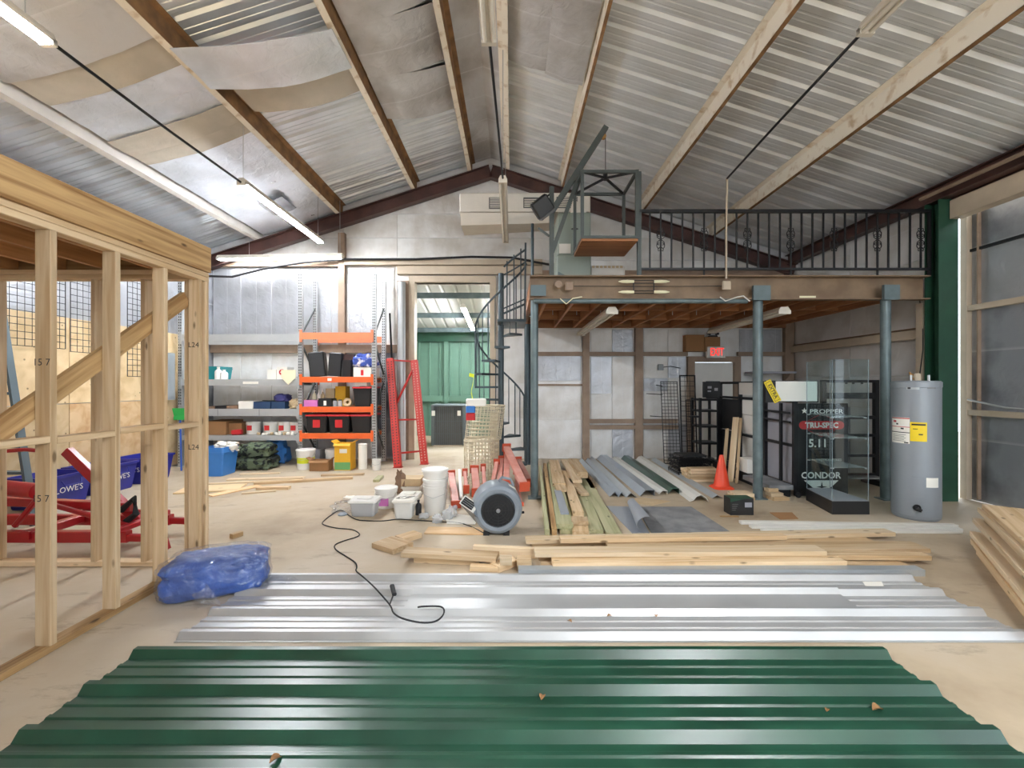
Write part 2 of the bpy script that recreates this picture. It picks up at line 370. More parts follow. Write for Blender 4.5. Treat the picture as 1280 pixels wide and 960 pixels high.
class MB:
    def __init__(s): s.v = []; s.f = []; s.sm = []
    def add(s, vs, fs, smooth=False):
        b = len(s.v); s.v += [V(p) for p in vs]
        for f in fs: s.f.append([b + i for i in f]); s.sm.append(smooth)
        return s
    def box(s, lo, hi, Mx=None):
        x0, y0, z0 = lo; x1, y1, z1 = hi
        vs = [V(p) for p in ((x0,y0,z0),(x1,y0,z0),(x1,y1,z0),(x0,y1,z0),(x0,y0,z1),(x1,y0,z1),(x1,y1,z1),(x0,y1,z1))]
        if Mx: vs = [Mx @ p for p in vs]
        return s.add(vs, [(0,3,2,1),(4,5,6,7),(0,1,5,4),(1,2,6,5),(2,3,7,6),(3,0,4,7)])
    def cbox(s, lo, hi, c=0.01, Mx=None):
        """box with chamfered vertical edges and chamfered top"""
        x0, y0, z0 = lo; x1, y1, z1 = hi
        ring = lambda i: [(x0+c+i,y0+i),(x1-c-i,y0+i),(x1-i,y0+c+i),(x1-i,y1-c-i),(x1-c-i,y1-i),(x0+c+i,y1-i),(x0+i,y1-c-i),(x0+i,y0+c+i)]
        vs = [V((x, y, z0)) for x, y in ring(0)] + [V((x, y, z1 - c)) for x, y in ring(0)] + [V((x, y, z1)) for x, y in ring(c * 0.8)]
        if Mx: vs = [Mx @ p for p in vs]
        fs = [tuple(range(7, -1, -1)), tuple(range(16, 24))]
        for k in (0, 8):
            for i in range(8): fs.append((k+i, k+(i+1) % 8, k+8+(i+1) % 8, k+8+i))
        return s.add(vs, fs)
    def bar(s, a, b, w, t, up=(0, 0, 1), ch=0.0):
        a, b = V(a), V(b)
        x, y, z = frame_of(a, b, up)
        if ch > 0:
            pr = [(-w/2+ch,-t/2),(w/2-ch,-t/2),(w/2,-t/2+ch),(w/2,t/2-ch),(w/2-ch,t/2),(-w/2+ch,t/2),(-w/2,t/2-ch),(-w/2,-t/2+ch)]
        else: pr = [(-w/2,-t/2),(w/2,-t/2),(w/2,t/2),(-w/2,t/2)]
        return s.sweep([a, b], [[a + y*p + z*q for p, q in pr], [b + y*p + z*q for p, q in pr]])
    def sweep(s, _, rings, closed=True, caps=True, smooth=False):
        n = len(rings[0]); vs = [p for r in rings for p in r]; fs = []
        for k in range(len(rings) - 1):
            for i in range(n if closed else n - 1):
                j = (i + 1) % n
                fs.append((k*n+i, k*n+j, (k+1)*n+j, (k+1)*n+i))
        s.add(vs, fs, smooth)
        if caps and closed:
            s.add(rings[0], [tuple(range(n - 1, -1, -1))]); s.add(rings[-1], [tuple(range(n))])
        return s
    def tube(s, pts, r, n=8, caps=True, smooth=True):
        pts = [V(p) for p in pts]; rings = []
        x0 = (pts[1] - pts[0]).normalized()
        u = V((0, 0, 1)) if abs(x0.z) < 0.9 else V((0, 1, 0))
        for i, p in enumerate(pts):
            d = (pts[min(i+1, len(pts)-1)] - pts[max(i-1, 0)]).normalized()
            y = u.cross(d)
            if y.length < 1e-5: y = V((1, 0, 0))
            y.normalize(); z = d.cross(y).normalized(); u = z
            rr = r[i] if isinstance(r, (list, tuple)) else r
            rings.append([p + (y*math.cos(t) + z*math.sin(t)) * rr for t in [2*math.pi*k/n for k in range(n)]])
        return s.sweep(None, rings, True, caps, smooth)
    def lathe(s, prof, n=24, Mx=None, caps=True):
        """prof: list of (radius, z)"""
        rings = []
        for r, z in prof:
            ring = [V((r*math.cos(2*math.pi*k/n), r*math.sin(2*math.pi*k/n), z)) for k in range(n)]
            rings.append([Mx @ p for p in ring] if Mx else ring)
        return s.sweep(None, rings, True, caps, True)
    def extrude(s, prof, a, b, up=(0, 0, 1), closed=True):
        """2D profile (side, up) swept from a to b"""
        a, b = V(a), V(b); x, y, z = frame_of(a, b, up)
        return s.sweep(None, [[a + y*p + z*q for p, q in prof], [b + y*p + z*q for p, q in prof]], closed, closed)
    def poly(s, pts): return s.add(pts, [tuple(range(len(pts)))])
    def build(s, name, m, parent=None, origin=None, Mx=None, recalc=True, local=False):
        """vertices are world coordinates unless local=True (then they are in the parent's / Mx's frame)"""
        if local:
            Mx = (WM[parent.name] if parent is not None else Matrix.Identity(4)) @ (Mx or Matrix.Identity(4))
            vs = s.v
        else:
            if Mx is None:
                if origin is None:
                    lo = V((min(p.x for p in s.v), min(p.y for p in s.v), min(p.z for p in s.v)))
                    hi = V((max(p.x for p in s.v), max(p.y for p in s.v), max(p.z for p in s.v)))
                    origin = V(((lo.x + hi.x)/2, (lo.y + hi.y)/2, lo.z))
                Mx = Matrix.Translation(V(origin))
            inv = Mx.inverted(); vs = [inv @ p for p in s.v]
        me = bpy.data.meshes.new(name)
        me.from_pydata([tuple(p) for p in vs], [], s.f)
        me.materials.append(M[m] if isinstance(m, str) else m)
        if recalc:
            bm = bmesh.new(); bm.from_mesh(me); bmesh.ops.remove_doubles(bm, verts=bm.verts, dist=1e-6); bmesh.ops.recalc_face_normals(bm, faces=bm.faces)
            for f in bm.faces: f.smooth = False
            bm.to_mesh(me); bm.free()
        if any(s.sm):
            me.polygons.foreach_set('use_smooth', [True] * len(me.polygons))
            try: me.set_sharp_from_angle(angle=R(38))
            except Exception: pass
        me.update()
        return link(name, me, Mx, parent)

def board(name, a, b, wdt, t, m, parent=None, up=(0, 0, 1), ch=0.003):
    """a board whose local X runs along its length; width lies across, thickness along up"""
    a, b = V(a), V(b); x, y, z = frame_of(a, b, up)
    Mx = Matrix(((x.x, y.x, z.x, (a.x+b.x)/2), (x.y, y.y, z.y, (a.y+b.y)/2), (x.z, y.z, z.z, (a.z+b.z)/2), (0, 0, 0, 1)))
    Ln = (b - a).length
    mb = MB().bar((-Ln/2, 0, 0), (Ln/2, 0, 0), wdt, t, (0, 0, 1), ch)
    return mb.build(name, m, parent, Mx=(WM[parent.name].inverted() @ Mx) if parent is not None else Mx, local=True)

def text(name, s, loc, size, m, parent, rot=(90, 0, 0), align='CENTER', ext=0.0008, bold=0.0, sx=1.0, rotm=None):
    c = bpy.data.curves.new(name, 'FONT'); c.body = s; c.size = size; c.align_x = align; c.align_y = 'CENTER'
    c.extrude = ext; c.offset = bold; c.resolution_u = 2
    c.materials.append(M[m])
    rm = rotm.to_4x4() if rotm is not None else Matrix.Rotation(R(rot[2]), 4, 'Z') @ Matrix.Rotation(R(rot[1]), 4, 'Y') @ Matrix.Rotation(R(rot[0]), 4, 'X')
    Mx = Matrix.Translation(V(loc)) @ rm @ Matrix.Diagonal((sx, 1, 1, 1))
    tmp = bpy.data.objects.new('tmp', c); COL.objects.link(tmp)
    me = bpy.data.meshes.new_from_object(tmp.evaluated_get(bpy.context.evaluated_depsgraph_get()))
    bpy.data.objects.remove(tmp); bpy.data.curves.remove(c)
    me.materials.clear(); me.materials.append(M[m])
    return link(name, me, Mx, parent)

# ================================================================== STRUCTURE
RX, RZ, SL = -0.42, 6.03, 0.324
def roofz(x): return RZ - SL * abs(x - RX)
XL, XR, YB, YF = -6.2, 5.62, 9.0, -5.0
def S(o, kind='structure'): o['kind'] = kind; return o

fl = S(MB().box((-14, -12, -0.1), (14, 15, 0.0)).build('floor', 'concrete_floor'))

# ---- ceiling: ribbed sheets from ridge to eave, purlins, end rafter
ceil = S(link('ceiling', None, Matrix.Translation((RX, 2, 4.1))))
def roof_sheet(side, y0):
    prof = []; q = 0.007 if side < 0 else 0.003
    for k in range(3):
        b = y0 + k * 0.3048
        prof += [(b, 0), (b+0.03, 0.030), (b+0.058, 0.030), (b+0.088, 0), (b+0.158, 0), (b+0.165, q), (b+0.182, q), (b+0.189, 0), (b+0.24, 0), (b+0.247, q), (b+0.262, q), (b+0.269, 0)]
    prof.append((y0 + 0.9144, 0))
    xe = XL - 0.5 if side < 0 else XR + 0.3
    r0 = [V((RX, y, RZ + h)) for y, h in prof]
    r1 = [V((xe, y, roofz(xe) + h)) for y, h in prof]
    mb = MB().sweep(None, [r0, r1], closed=False, caps=False)
    return mb.build('roof_sheet', 'galvalume' if side < 0 else 'roof_liner', ceil)
for k in range(16):
    for s in (-1, 1): roof_sheet(s, YF - 0.4 + k * 0.9144)
MB().sweep(None, [[V((RX-0.35, YF, roofz(RX-0.35)-0.006)), V((RX, YF, RZ-0.006)), V((RX+0.35, YF, roofz(RX+0.35)-0.006))], [V((RX-0.35, YB, roofz(RX-0.35)-0.006)), V((RX, YB, RZ-0.006)), V((RX+0.35, YB, roofz(RX+0.35)-0.006))]], closed=False, caps=False).build('ridge_liner', 'foil_roof_dull', ceil)

def purlin(x, flip, m_web, m_fl, y1=YB - 0.02):
    """Z-shaped purlin hanging under the roof sheets: web and lower flange"""
    zt = roofz(x) - 0.004; d = 0.20; s = 1 if flip else -1; t = 0.006
    nrm = -SL * (1 if x > RX else -1)
    mb = MB()
    def prism(pts): mb.sweep(None, [[V((px, YF, pz)) for px, pz in pts], [V((px, y1, pz)) for px, pz in pts]])
    prism([(x, zt), (x + t, zt), (x + t, zt - d), (x, zt - d)])
    prism([(x, zt), (x - s*0.065, zt + s*nrm*-0.065*1.0), (x - s*0.065, zt - t + s*nrm*-0.065), (x, zt - t)])
    p = mb.build('purlin', m_web, ceil)
    mb = MB()
    f = 0.07 if not flip or abs(x) < 0.3 else 0.036
    pts = [(x, zt - d), (x + s*f, zt - d + s*nrm*f), (x + s*f, zt - d + s*nrm*f + 0.02), (x + s*(f-.006), zt - d + s*nrm*(f-.006) + 0.02), (x + s*(f-.006), zt - d + s*nrm*(f-.006) + t), (x, zt - d + t)]
    mb.sweep(None, [[V((px, YF, pz)) for px, pz in pts], [V((px, y1, pz)) for px, pz in pts]])
    mb.build('purlin_flange', m_fl, p)
purlin(-4.99, False, 'purlin_grey', 'purlin_grey')
purlin(-3.39, False, 'purlin_rust', 'purlin_paint')
purlin(-1.91, False, 'purlin_rust', 'purlin_paint')
purlin(-0.80, False, 'purlin_rust', 'purlin_paint')
purlin(-0.12, True, 'purlin_paint', 'purlin_paint')
purlin(0.98, True, 'purlin_paint', 'purlin_rust')
purlin(2.53, True, 'purlin_paint', 'purlin_rust')
purlin(3.94, True, 'purlin_paint', 'purlin_rust')

def ibeam(mb, a, b, d, w, t=0.012, up=(0, 0, 1)):
    pr = [(-w/2, -d/2), (w/2, -d/2), (w/2, -d/2+t), (t/2, -d/2+t), (t/2, d/2-t), (w/2, d/2-t), (w/2, d/2), (-w/2, d/2), (-w/2, d/2-t), (-t/2, d/2-t), (-t/2, -d/2+t), (-w/2, -d/2+t)]
    return mb.extrude(pr, a, b, up)
for s, xe in ((-1, XL + 0.02), (1, XR - 0.02)):
    ibeam(MB(), (RX, YB - 0.12, RZ - 0.33), (xe, YB - 0.12, roofz(xe) - 0.33), 0.24, 0.16).build('rafter', 'maroon_steel', ceil)
    # pale closure strip above the rafter, one notch per rib
    MB().sweep(None, [[V((RX, YB-0.04, RZ-0.2)), V((RX, YB-0.03, RZ-0.002))], [V((xe, YB-0.04, roofz(xe)-0.2)), V((xe, YB-0.03, roofz(xe)-0.002))]], closed=False, caps=False).build('closure_strip', 'foil_roof_dull', ceil)
for x0, nm in ((XR - 0.17, 'eave_beam'), (XL + 0.02, 'eave_beam')):
    ibeam(MB(), (x0 + 0.07, YF, 3.96), (x0 + 0.07, YB - 0.05, 3.96), 0.20, 0.14).build(nm, 'maroon_steel', ceil)
MB().tube([(XR - 0.24, YF, 3.93), (XR - 0.24, 5.9, 3.93)], 0.025).build('conduit', 'tan_steel', ceil)

# loose insulation sheets between the purlins
def sheet(x0, x1, y0, y1, m, drop=0.03, sag=0.05, skew=0.0, n=8, hang=None):
    rows = []
    rr = random.Random(int(x0*100+y0*1000))
    for j in range(n + 1):
        row = []
        for i in range(n + 1):
            u, v = i / n, j / n
            x = x0 + (x1 - x0) * u; y = y0 + (y1 - y0) * v + skew * u
            z = roofz(x) - drop - sag * math.sin(math.pi * u) * (0.5 + 0.5 * v) - rr.random() * 0.012
            if hang: z -= hang * v * (1 - u) ** 2
            row.append(V((x, y, z)))
        rows.append(row)
    mb = MB(); n1 = n + 1
    vs = [p for r in rows for p in r] + [p + V((0, 0, 0.008)) for r in rows for p in r]
    o = n1 * n1; fs = []
    for j in range(n):
        for i in range(n):
            a = j*n1+i; fs.append((a, a+1, a+n1+1, a+n1)); fs.append((o+a, o+a+n1, o+a+n1+1, o+a+1))
    for i in range(n):
        fs.append((i, o+i, o+i+1, i+1)); a = n*n1+i; fs.append((a, a+1, o+a+1, o+a))
        b = i*n1; fs.append((b, b+n1, o+b+n1, o+b)); c = i*n1+n; fs.append((c, o+c, o+c+n1, c+n1))
    mb.add(vs, fs, True)
    return mb.build('insulation_sheet', m, ceil)
sheet(-4.90, -3.42, 2.0, 4.35, 'foil_roof_dull', 0.16, 0.06)
sheet(-4.90, -3.42, 4.20, 4.75, 'kraft_paper', 0.13, 0.05)
sheet(-4.90, -3.42, 4.72, 5.45, 'foil_roof', 0.125, 0.03)
sheet(-4.90, -3.42, 5.42, 5.75, 'kraft_paper', 0.15, 0.05)
sheet(-4.90, -3.42, 5.76, 6.02, 'kraft_paper', 0.13, 0.06)
sheet(-4.90, -3.42, 5.98, 7.25, 'foil_roof', 0.125, 0.04)
sheet(-4.90, -3.42, 7.22, 8.85, 'foil_roof', 0.13, 0.03)
sheet(-4.30, -3.9, 7.6, 8.1, 'foil_dark', 0.22, 0.02)
sheet(-3.40, -1.93, 4.45, 5.05, 'foil_roof', 0.23, 0.10, skew=0.35)
sheet(-3.30, -1.93, 5.15, 5.75, 'kraft_paper', 0.10, 0.10, skew=0.2)
sheet(-3.36, -1.93, 1.5, 3.2, 'foil_roof_dull', 0.05, 0.06)
sheet(-1.88, -0.83, 3.0, 5.0, 'foil_roof_dull', 0.05, 0.06)
sheet(-1.88, -0.83, 4.98, 5.85, 'foil_roof_dull', 0.04, 0.08, skew=0.1)
sheet(-1.88, -0.83, 5.82, 6.75, 'foil_roof_dull', 0.05, 0.08, skew=0.25)
sheet(-0.06, 0.45, 3.0, 6.0, 'foil_roof_dull', 0.05, 0.03)
sheet(0.44, 0.95, 3.4, 6.05, 'foil_roof_dull', 0.05, 0.03)
sheet(-0.06, 0.95, 0.5, 3.2, 'foil_roof_dull', 0.05, 0.05)

# ---- back wall with the doorway through to the next bay
DX0, DX1, DZ = -1.95, -0.42, 3.53
wb = MB()
wb.box((XL, YB, 0), (DX0, YB + 0.12, DZ)); wb.box((DX1, YB, 0), (3.58, YB + 0.12, DZ)); wb.box((4.47, YB, 0), (XR, YB + 0.12, DZ)); wb.box((3.58, YB, 1.98), (4.47, YB + 0.12, DZ))
wb.sweep(None, [[V((XL, y, DZ)), V((XR, y, DZ)), V((XR, y, roofz(XR))), V((RX, y, RZ)), V((XL, y, roofz(XL)))] for y in (YB, YB + 0.12)])
wall_back = S(wb.build('wall_back', 'foil_board'))
def panel(x0, x1, z0, z1, m='foil', y=YB - 0.02, par=None, nm='insulation_panel'):
    return MB().cbox((x0, 0, z0), (x1, 0.02, z1), 0.004, Matrix.Translation((0, y, 0))).build(nm, m, par or wall_back)
x = XL + 0.22
for wdt in (0.55, 0.62, 0.58, 0.62, 0.25): panel(x, x + wdt - 0.012, 0.02, 2.12, 'foil_board' ); panel(x, x + wdt - 0.012, 2.28, 3.82, 'foil'); x += wdt
panel(-3.28, -2.74, 0.02, 2.12, 'foil_board'); panel(-3.28, -2.74, 2.28, 3.82, 'foil'); panel(-2.73, -2.36, 2.28, 3.82, 'foil_board'); panel(-2.73, -2.36, 0.02, 2.12, 'foil_dark')
# gable boards
for z0, z1 in ((3.98, 4.42), (4.43, 4.9), (4.91, 5.5)):
    xl = max(XL + 0.25, RX - (RZ - 0.45 - z0) / SL); xr = min(XR - 0.1, RX + (RZ - 0.45 - z0) / SL)
    xl2 = max(XL + 0.25, RX - (RZ - 0.45 - z1) / SL); xr2 = min(XR - 0.1, RX + (RZ - 0.45 - z1) / SL)
    cuts = [-3.38, -2.3, 1.0, 3.2]
    edges = [xl] + [c for c in cuts if xl + 0.3 < c < xr - 0.3] + [xr]
    for i in range(len(edges) - 1):
        a, b = edges[i], edges[i+1]
        pts = [(a + 0.005, z0), (b - 0.005, z0), (min(b, max(a + 0.02, xr2)) - 0.005 if i == len(edges)-2 else b - 0.005, z1), (max(a, min(b - 0.02, xl2)) + 0.005 if i == 0 else a + 0.005, z1)]
        MB().sweep(None, [[V((px, y, pz)) for px, pz in pts] for y in (YB - 0.02, YB - 0.001)]).build('insulation_panel', 'foil_gable', wall_back)
# panels seen below the mezzanine deck
for x0, x1, zs in ((0.36, 1.38, (0.02, 0.78, 1.56, 2.14, 2.6)), (1.58, 2.0, (0.02, 0.62, 1.30, 2.05, 2.6)), (2.01, 2.42, (0.02, 0.62, 1.45, 2.05, 2.6)), (2.64, 3.12, (0.02, 0.70, 1.35, 1.62, 2.05, 2.6)), (3.13, 3.5, (0.02, 0.70, 1.2, 1.62, 2.05, 2.6)), (4.56, 5.4, (0.02, 1.1, 2.05, 2.6))):
    for i in range(len(zs) - 1): panel(x0, x1, zs[i] + 0.006, zs[i+1] - 0.006, 'foil_board' if (i + int(x0*3)) % 3 else 'foil')
panel(-0.36, 0.3, 0.02, 0.8, 'foil_board'); panel(-0.36, 0.3, 0.81, 1.5, 'foil_board'); panel(-0.36, 0.3, 1.51, 3.4, 'foil_board')
# posts and girts on the back wall
def bbox(nm, lo, hi, m, par): return MB().box(lo, hi).build(nm, m, par)
for x0, x1, z1 in ((-3.45, -3.32, 4.5), (-2.28, -2.05, 3.55), (1.41, 1.54, 2.72), (2.45, 2.60, 2.72), (5.42, 5.6, 3.0)):
    bbox('post', (x0, YB - 0.12, 0), (x1, YB - 0.021, z1), 'tan_steel', wall_back)
bbox('girt', (XL + 0.2, YB - 0.1, 2.12), (-3.45, YB - 0.021, 2.28), 'tan_steel', wall_back)
bbox('girt', (-3.32, YB - 0.1, 2.12), (-2.28, YB - 0.021, 2.28), 'tan_steel', wall_back)
bbox('girt', (XL + 0.2, YB - 0.1, 3.84), (-3.45, YB - 0.021, 3.96), 'tan_steel', wall_back)
bbox('girt', (-3.32, YB - 0.14, 3.86), (0.6, YB - 0.021, 3.97), 'tan_light', wall_back)
bbox('girt', (-2.28, YB - 0.12, 3.68), (0.6, YB - 0.021, 3.84), 'tan_light', wall_back)
bbox('girt', (0.6, YB - 0.10, 3.62), (5.4, YB - 0.021, 3.76), 'tan_steel', wall_back)
for x0, x1 in ((0.36, 1.41), (1.54, 2.45), (2.60, 3.5), (4.5, 5.42)):
    bbox('girt', (x0, YB - 0.09, 2.06), (x1, YB - 0.021, 2.14), 'tan_steel', wall_back)
for x0, x1 in ((1.54, 2.45), (2.60, 3.3)):
    bbox('girt', (x0, YB - 0.11, 0.60), (x1, YB - 0.021, 0.68), 'tan_steel', wall_back)
    bbox('girt', (x0, YB - 0.09, 0.72), (x1, YB - 0.021, 0.80), 'tan_steel', wall_back)
bbox('girt', (0.36, YB - 0.05, 1.46), (1.41, YB - 0.021, 1.5), 'tan_steel', wall_back)
# black cable sagging along the gable girt
pts = [P(255, 345, 8.8), P(290, 346, 8.8), P(330, 336, 8.8), P(380, 328, 8.8), P(430, 324, 8.8), P(520, 324, 8.8), P(590, 321, 8.8), P(640, 322, 8.8), P(688, 331, 8.8)]
MB().tube(pts, 0.022, 6).build('wall_cable', 'rubber', wall_back)

# door jambs and header of the doorway (structure trim)
door_1 = S(link('door_1', None, Matrix.Translation(((DX0 + DX1)/2, YB, 0))))
bbox('jamb', (DX0 - 0.1, YB - 0.1, 0), (DX0 + 0.01, YB + 0.14, DZ + 0.12), 'tan_light', door_1)
bbox('jamb', (DX1 - 0.02, YB - 0.1, 0), (DX1 + 0.1, YB + 0.14, DZ + 0.12), 'tan_light', door_1)
bbox('header', (DX0 + 0.01, YB - 0.1, DZ), (DX1 - 0.02, YB + 0.14, DZ + 0.12), 'tan_light', door_1)
MB().tube([(DX0 - 0.22, YB - 0.2, 0), (DX0 - 0.22, YB - 0.2, 1.2)], 0.085, 12).build('pipe_sleeve', 'galv_post', door_1)
MB().tube([(DX0 - 0.22, YB - 0.2, 1.2), (DX0 - 0.22, YB - 0.2, 2.9), (DX0 - 0.22, YB - 0.2, 3.5)], 0.08, 12).build('pipe_sleeve', 'galv_post', door_1)

# white exit door below the mezzanine
door_2 = S(MB().box((3.64, YB - 0.03, 0.01), (4.42, YB + 0.02, 1.93)).build('door_2', 'white_paint'))
for lo, hi in (((3.50, YB - 0.1, 0), (3.635, YB - 0.001, 2.05)), ((4.425, YB - 0.1, 0), (4.55, YB - 0.001, 2.05)), ((3.635, YB - 0.1, 1.935), (4.425, YB - 0.001, 2.05))):
    bbox('frame', lo, hi, 'tan_steel', door_2)
MB().tube([(3.72, YB - 0.031, 0.98), (3.72, YB - 0.07, 0.98), (3.80, YB - 0.075, 0.98)], 0.012).build('door_handle', 'galv_post', door_2)

# ---- the green bay beyond the doorway
wfar = S(MB().box((-4.5, 13.0, 0), (2.2, 13.1, 3.2)).build('wall_far', 'dark_room_green'))
for k in range(12):
    xx = -4.2 + k * 0.3
    MB().extrude([(-0.035, 0), (0.035, 0), (0.02, 0.035), (-0.02, 0.035)], (xx, 13.0, 0.02), (xx, 13.0, 3.0), (0, -1, 0)).build('rib', 'dark_room_green', wfar)
bbox('girt', (-4.4, 12.86, 1.0), (2.0, 12.96, 1.16), 'dark_room_green', wfar)
bbox('girt', (-4.4, 12.86, 2.72), (2.0, 12.96, 3.1), 'green_steel', wfar)
bbox('post', (-1.95, 12.84, 0), (-1.83, 12.86, 2.72), 'dark_room_green', wfar)
S(MB().box((-4.6, 9.13, 0), (-4.5, 13.0, 3.7)).build('wall_far_left', 'dark_room_green'))
rf = MB()
prof = []
xx = -4.6
while xx < 2.3:
    prof += [(xx, 0), (xx + 0.03, 0.03), (xx + 0.06, 0.03), (xx + 0.09, 0)]; xx += 0.3
rf.sweep(None, [[V((a, 9.12, 3.75 + h)) for a, h in prof], [V((a, 13.1, 3.06 + h)) for a, h in prof]], closed=False, caps=False)
far_roof = S(rf.build('ceiling_far', 'white_paint'))
for yy, zz in ((9.9, 3.52), (11.2, 3.28), (12.4, 3.06)):
    bbox('purlin', (-4.5, yy, zz - 0.12), (2.2, yy + 0.07, zz), 'teal_steel', far_roof)

# ---- right wall, far part with insulation boards
wr = S(MB().box((XR, 5.95, 0), (XR + 0.12, YB, 4.06)).build('wall_right', 'foil_board'))
def rpanel(y0, y1, z0, z1, m): return MB().cbox((0, y0, z0), (0.02, y1, z1), 0.004, Matrix.Translation((XR - 0.02, 0, 0))).build('insulation_panel', m, wr)
for z0, z1 in ((0.02, 0.55), (0.56, 1.12), (1.13, 1.62), (1.63, 2.1), (2.28, 2.75), (2.76, 3.2), (3.21, 3.84)):
    rpanel(6.0, 7.42, z0, z1, 'foil_gable'); rpanel(7.43, 8.85, z0, z1, 'foil_gable' if z0 > 1 else 'foil_dark')
bbox('girt', (XR - 0.12, 5.98, 2.12), (XR - 0.021, 8.85, 2.24), 'tan_light', wr)
bbox('girt', (XR - 0.06, 5.98, 2.255), (XR - 0.021, 8.85, 2.275), 'brown_beam', wr)
bbox('post', (XR - 0.16, 5.96, 0), (XR - 0.021, 6.06, 2.58), 'tan_light', wr)
MB().tube([(XR - 0.1, 6.1, 2.9), (XR - 0.12, 6.0, 2.3), (XR - 0.3, 5.8, 1.95), (XR - 0.75, 5.35, 1.62)], 0.006, 6).build('wire', 'rubber', wr)
# unseen near part of the right wall, extended to cut the side daylight
wr2 = S(MB().box((XR, YF, 0), (XR + 0.12, -3.0, 4.06)).box((XR, 0.2, 0), (XR + 0.12, 2.35, 3.72)).build('wall_right_front', 'foil_gable'))
S(MB().box((XR, -3.0, 3.835), (XR + 0.12, 5.945, 4.06)).build('lintel', 'maroon_steel'))
column = S(ibeam(MB(), (5.575, 5.82, 0), (5.575, 5.82, 3.86), 0.20, 0.25, 0.014, up=(0, 1, 0)).build('column_right', 'green_steel'))
trim1 = S(MB().box((XR - 0.05, -3.0, 3.60), (XR + 0.1, 5.7, 3.83)).build('trim_1', 'tan_light'))

# sliding door leaf hanging outside the opening
door_3 = S(link('door_3', None, Matrix.Translation((5.9, 4, 0))))
DXO = 5.90
dzs = (0.0, 1.13, 2.47, 3.22, 3.70)
for i in range(4):
    MB().box((DXO + 0.03, 2.3, dzs[i] + 0.01), (DXO + 0.06, 5.775, dzs[i+1] - 0.01)).build('insulation_panel', 'foil_dark' if i != 2 else 'foil', door_3)
for z in (1.1, 2.44): bbox('door_rail', (DXO - 0.03, 2.3, z), (DXO + 0.029, 5.775, z + 0.07), 'tan_light', door_3)
bbox('door_rail', (DXO + 0.0, 2.3, 3.2), (DXO + 0.029, 5.775, 3.235), 'black_steel', door_3)
bbox('door_stile', (DXO - 0.04, 5.775, 0.01), (DXO + 0.06, 5.86, 3.7), 'tan_light', door_3)
bbox('door_stile', (DXO - 0.01, 5.66, 0.04), (DXO + 0.029, 5.68, 3.7), 'tan_steel', door_3)
for yy in (4.2, 4.9): bbox('door_stile', (DXO - 0.0, yy, 3.24), (DXO + 0.029, yy + 0.03, 3.7), 'black_steel', door_3)
MB().tube([(DXO - 0.06, 5.74, 1.30), (DXO - 0.07, 5.3, 1.22), (DXO - 0.06, 4.4, 1.19)], 0.012, 6).build('chain', 'galv_post', door_3)

# ---- left wall with plywood wainscot
wl = S(MB().box((XL - 0.12, YF, 0), (XL, YB, 4.06)).build('wall_left', 'foil'))
yy = 2.6
for k in range(5):
    MB().box((XL + 0.001, yy, 0.02), (XL + 0.02, yy + 1.21, 1.22)).build('plywood_panel', 'osb' if k % 2 else 'plywood', wl)
    MB().box((XL + 0.001, yy, 1.23), (XL + 0.02, yy + 1.21, 2.42)).build('plywood_panel', 'plywood', wl)
    yy += 1.22
bbox('post', (XL + 0.001, YB - 0.2, 0), (XL + 0.2, YB - 0.001, 4.0), 'foil_dark', wl)
# unseen front wall behind the camera, its doorway narrowed to shape the daylight
S(MB().box((XL, YF - 0.12, 0), (0.8, YF, 4.0)).box((5.0, YF - 0.12, 0), (XR, YF, 4.0)).sweep(None, [[V((XL, y, 4.0)), V((XR, y, 4.0)), V((XR, y, roofz(XR))), V((RX, y, RZ)), V((XL, y, roofz(XL)))] for y in (YF - 0.12, YF)]).build('wall_front', 'foil_gable'))

# ================================================================== LIGHT FIXTURES
FIXZ = 4.05
def strip_light(label, a, b, lit=False, tm='tube_lit', hang=None, group=None, m='fixture_white', wdt=0.11, power=0):
    a, b = V(a), V(b); mid = (a + b) / 2
    t = thing('strip_light', label, 'light', mid, 0, group)
    x, y, z = frame_of(a, b)
    MB().extrude([(-wdt/2, 0), (wdt/2, 0), (wdt/2, 0.02), (wdt*0.3, 0.07), (-wdt*0.3, 0.07), (-wdt/2, 0.02)], a, b).build('housing', m, t)
    for s in (-1, 1):
        MB().tube([a + x*0.03 + y*s*wdt*0.26 + z*-0.012, b - x*0.03 + y*s*wdt*0.26 + z*-0.012], 0.016, 10).build('tube', tm if lit else 'tube_unlit', t)
    for p in (a + x*0.01, b - x*0.01):
        MB().bar(p - x*0.018, p + x*0.018, wdt, 0.05).build('end_cap', m, t)
    if hang:
        for q in hang:
            p = a + (b - a) * q
            MB().tube([p + V((0, 0, 0.07)), V((p.x, p.y, roofz(p.x) - 0.01))], 0.004, 6).build('hanger_wire', 'galv_post', t)
    return t
LX = -3.52
strip_light('lit fluorescent strip light hanging over the left side, cut by the top left corner', (LX, 0.97, 4.09), (LX, 3.41, 4.09), True, hang=(0.2, 0.93), power=170)
strip_light('lit fluorescent strip light hung on wires between two bare foil ceiling bays', (LX, 5.82, 4.11), (LX, 8.25, 4.11), True, hang=(0.02, 0.95), power=170)
strip_light('lit fluorescent strip light running crosswise along the back wall above the grey rack', (-5.72, 8.72, 3.93), (-3.30, 8.72, 3.97), True, 'tube_lit_wall', hang=(0.25, 0.98), power=170)
strip_light('unlit strip light under the ridge, nearer the camera', (-0.17, 0.9, 4.04), (-0.17, 3.33, 4.04), False, hang=(0.9,))
strip_light('unlit strip light under the ridge in front of the gable and its duct', (-0.115, 5.6, 4.04), (-0.115, 8.0, 4.04), False, hang=(0.03, 0.97))
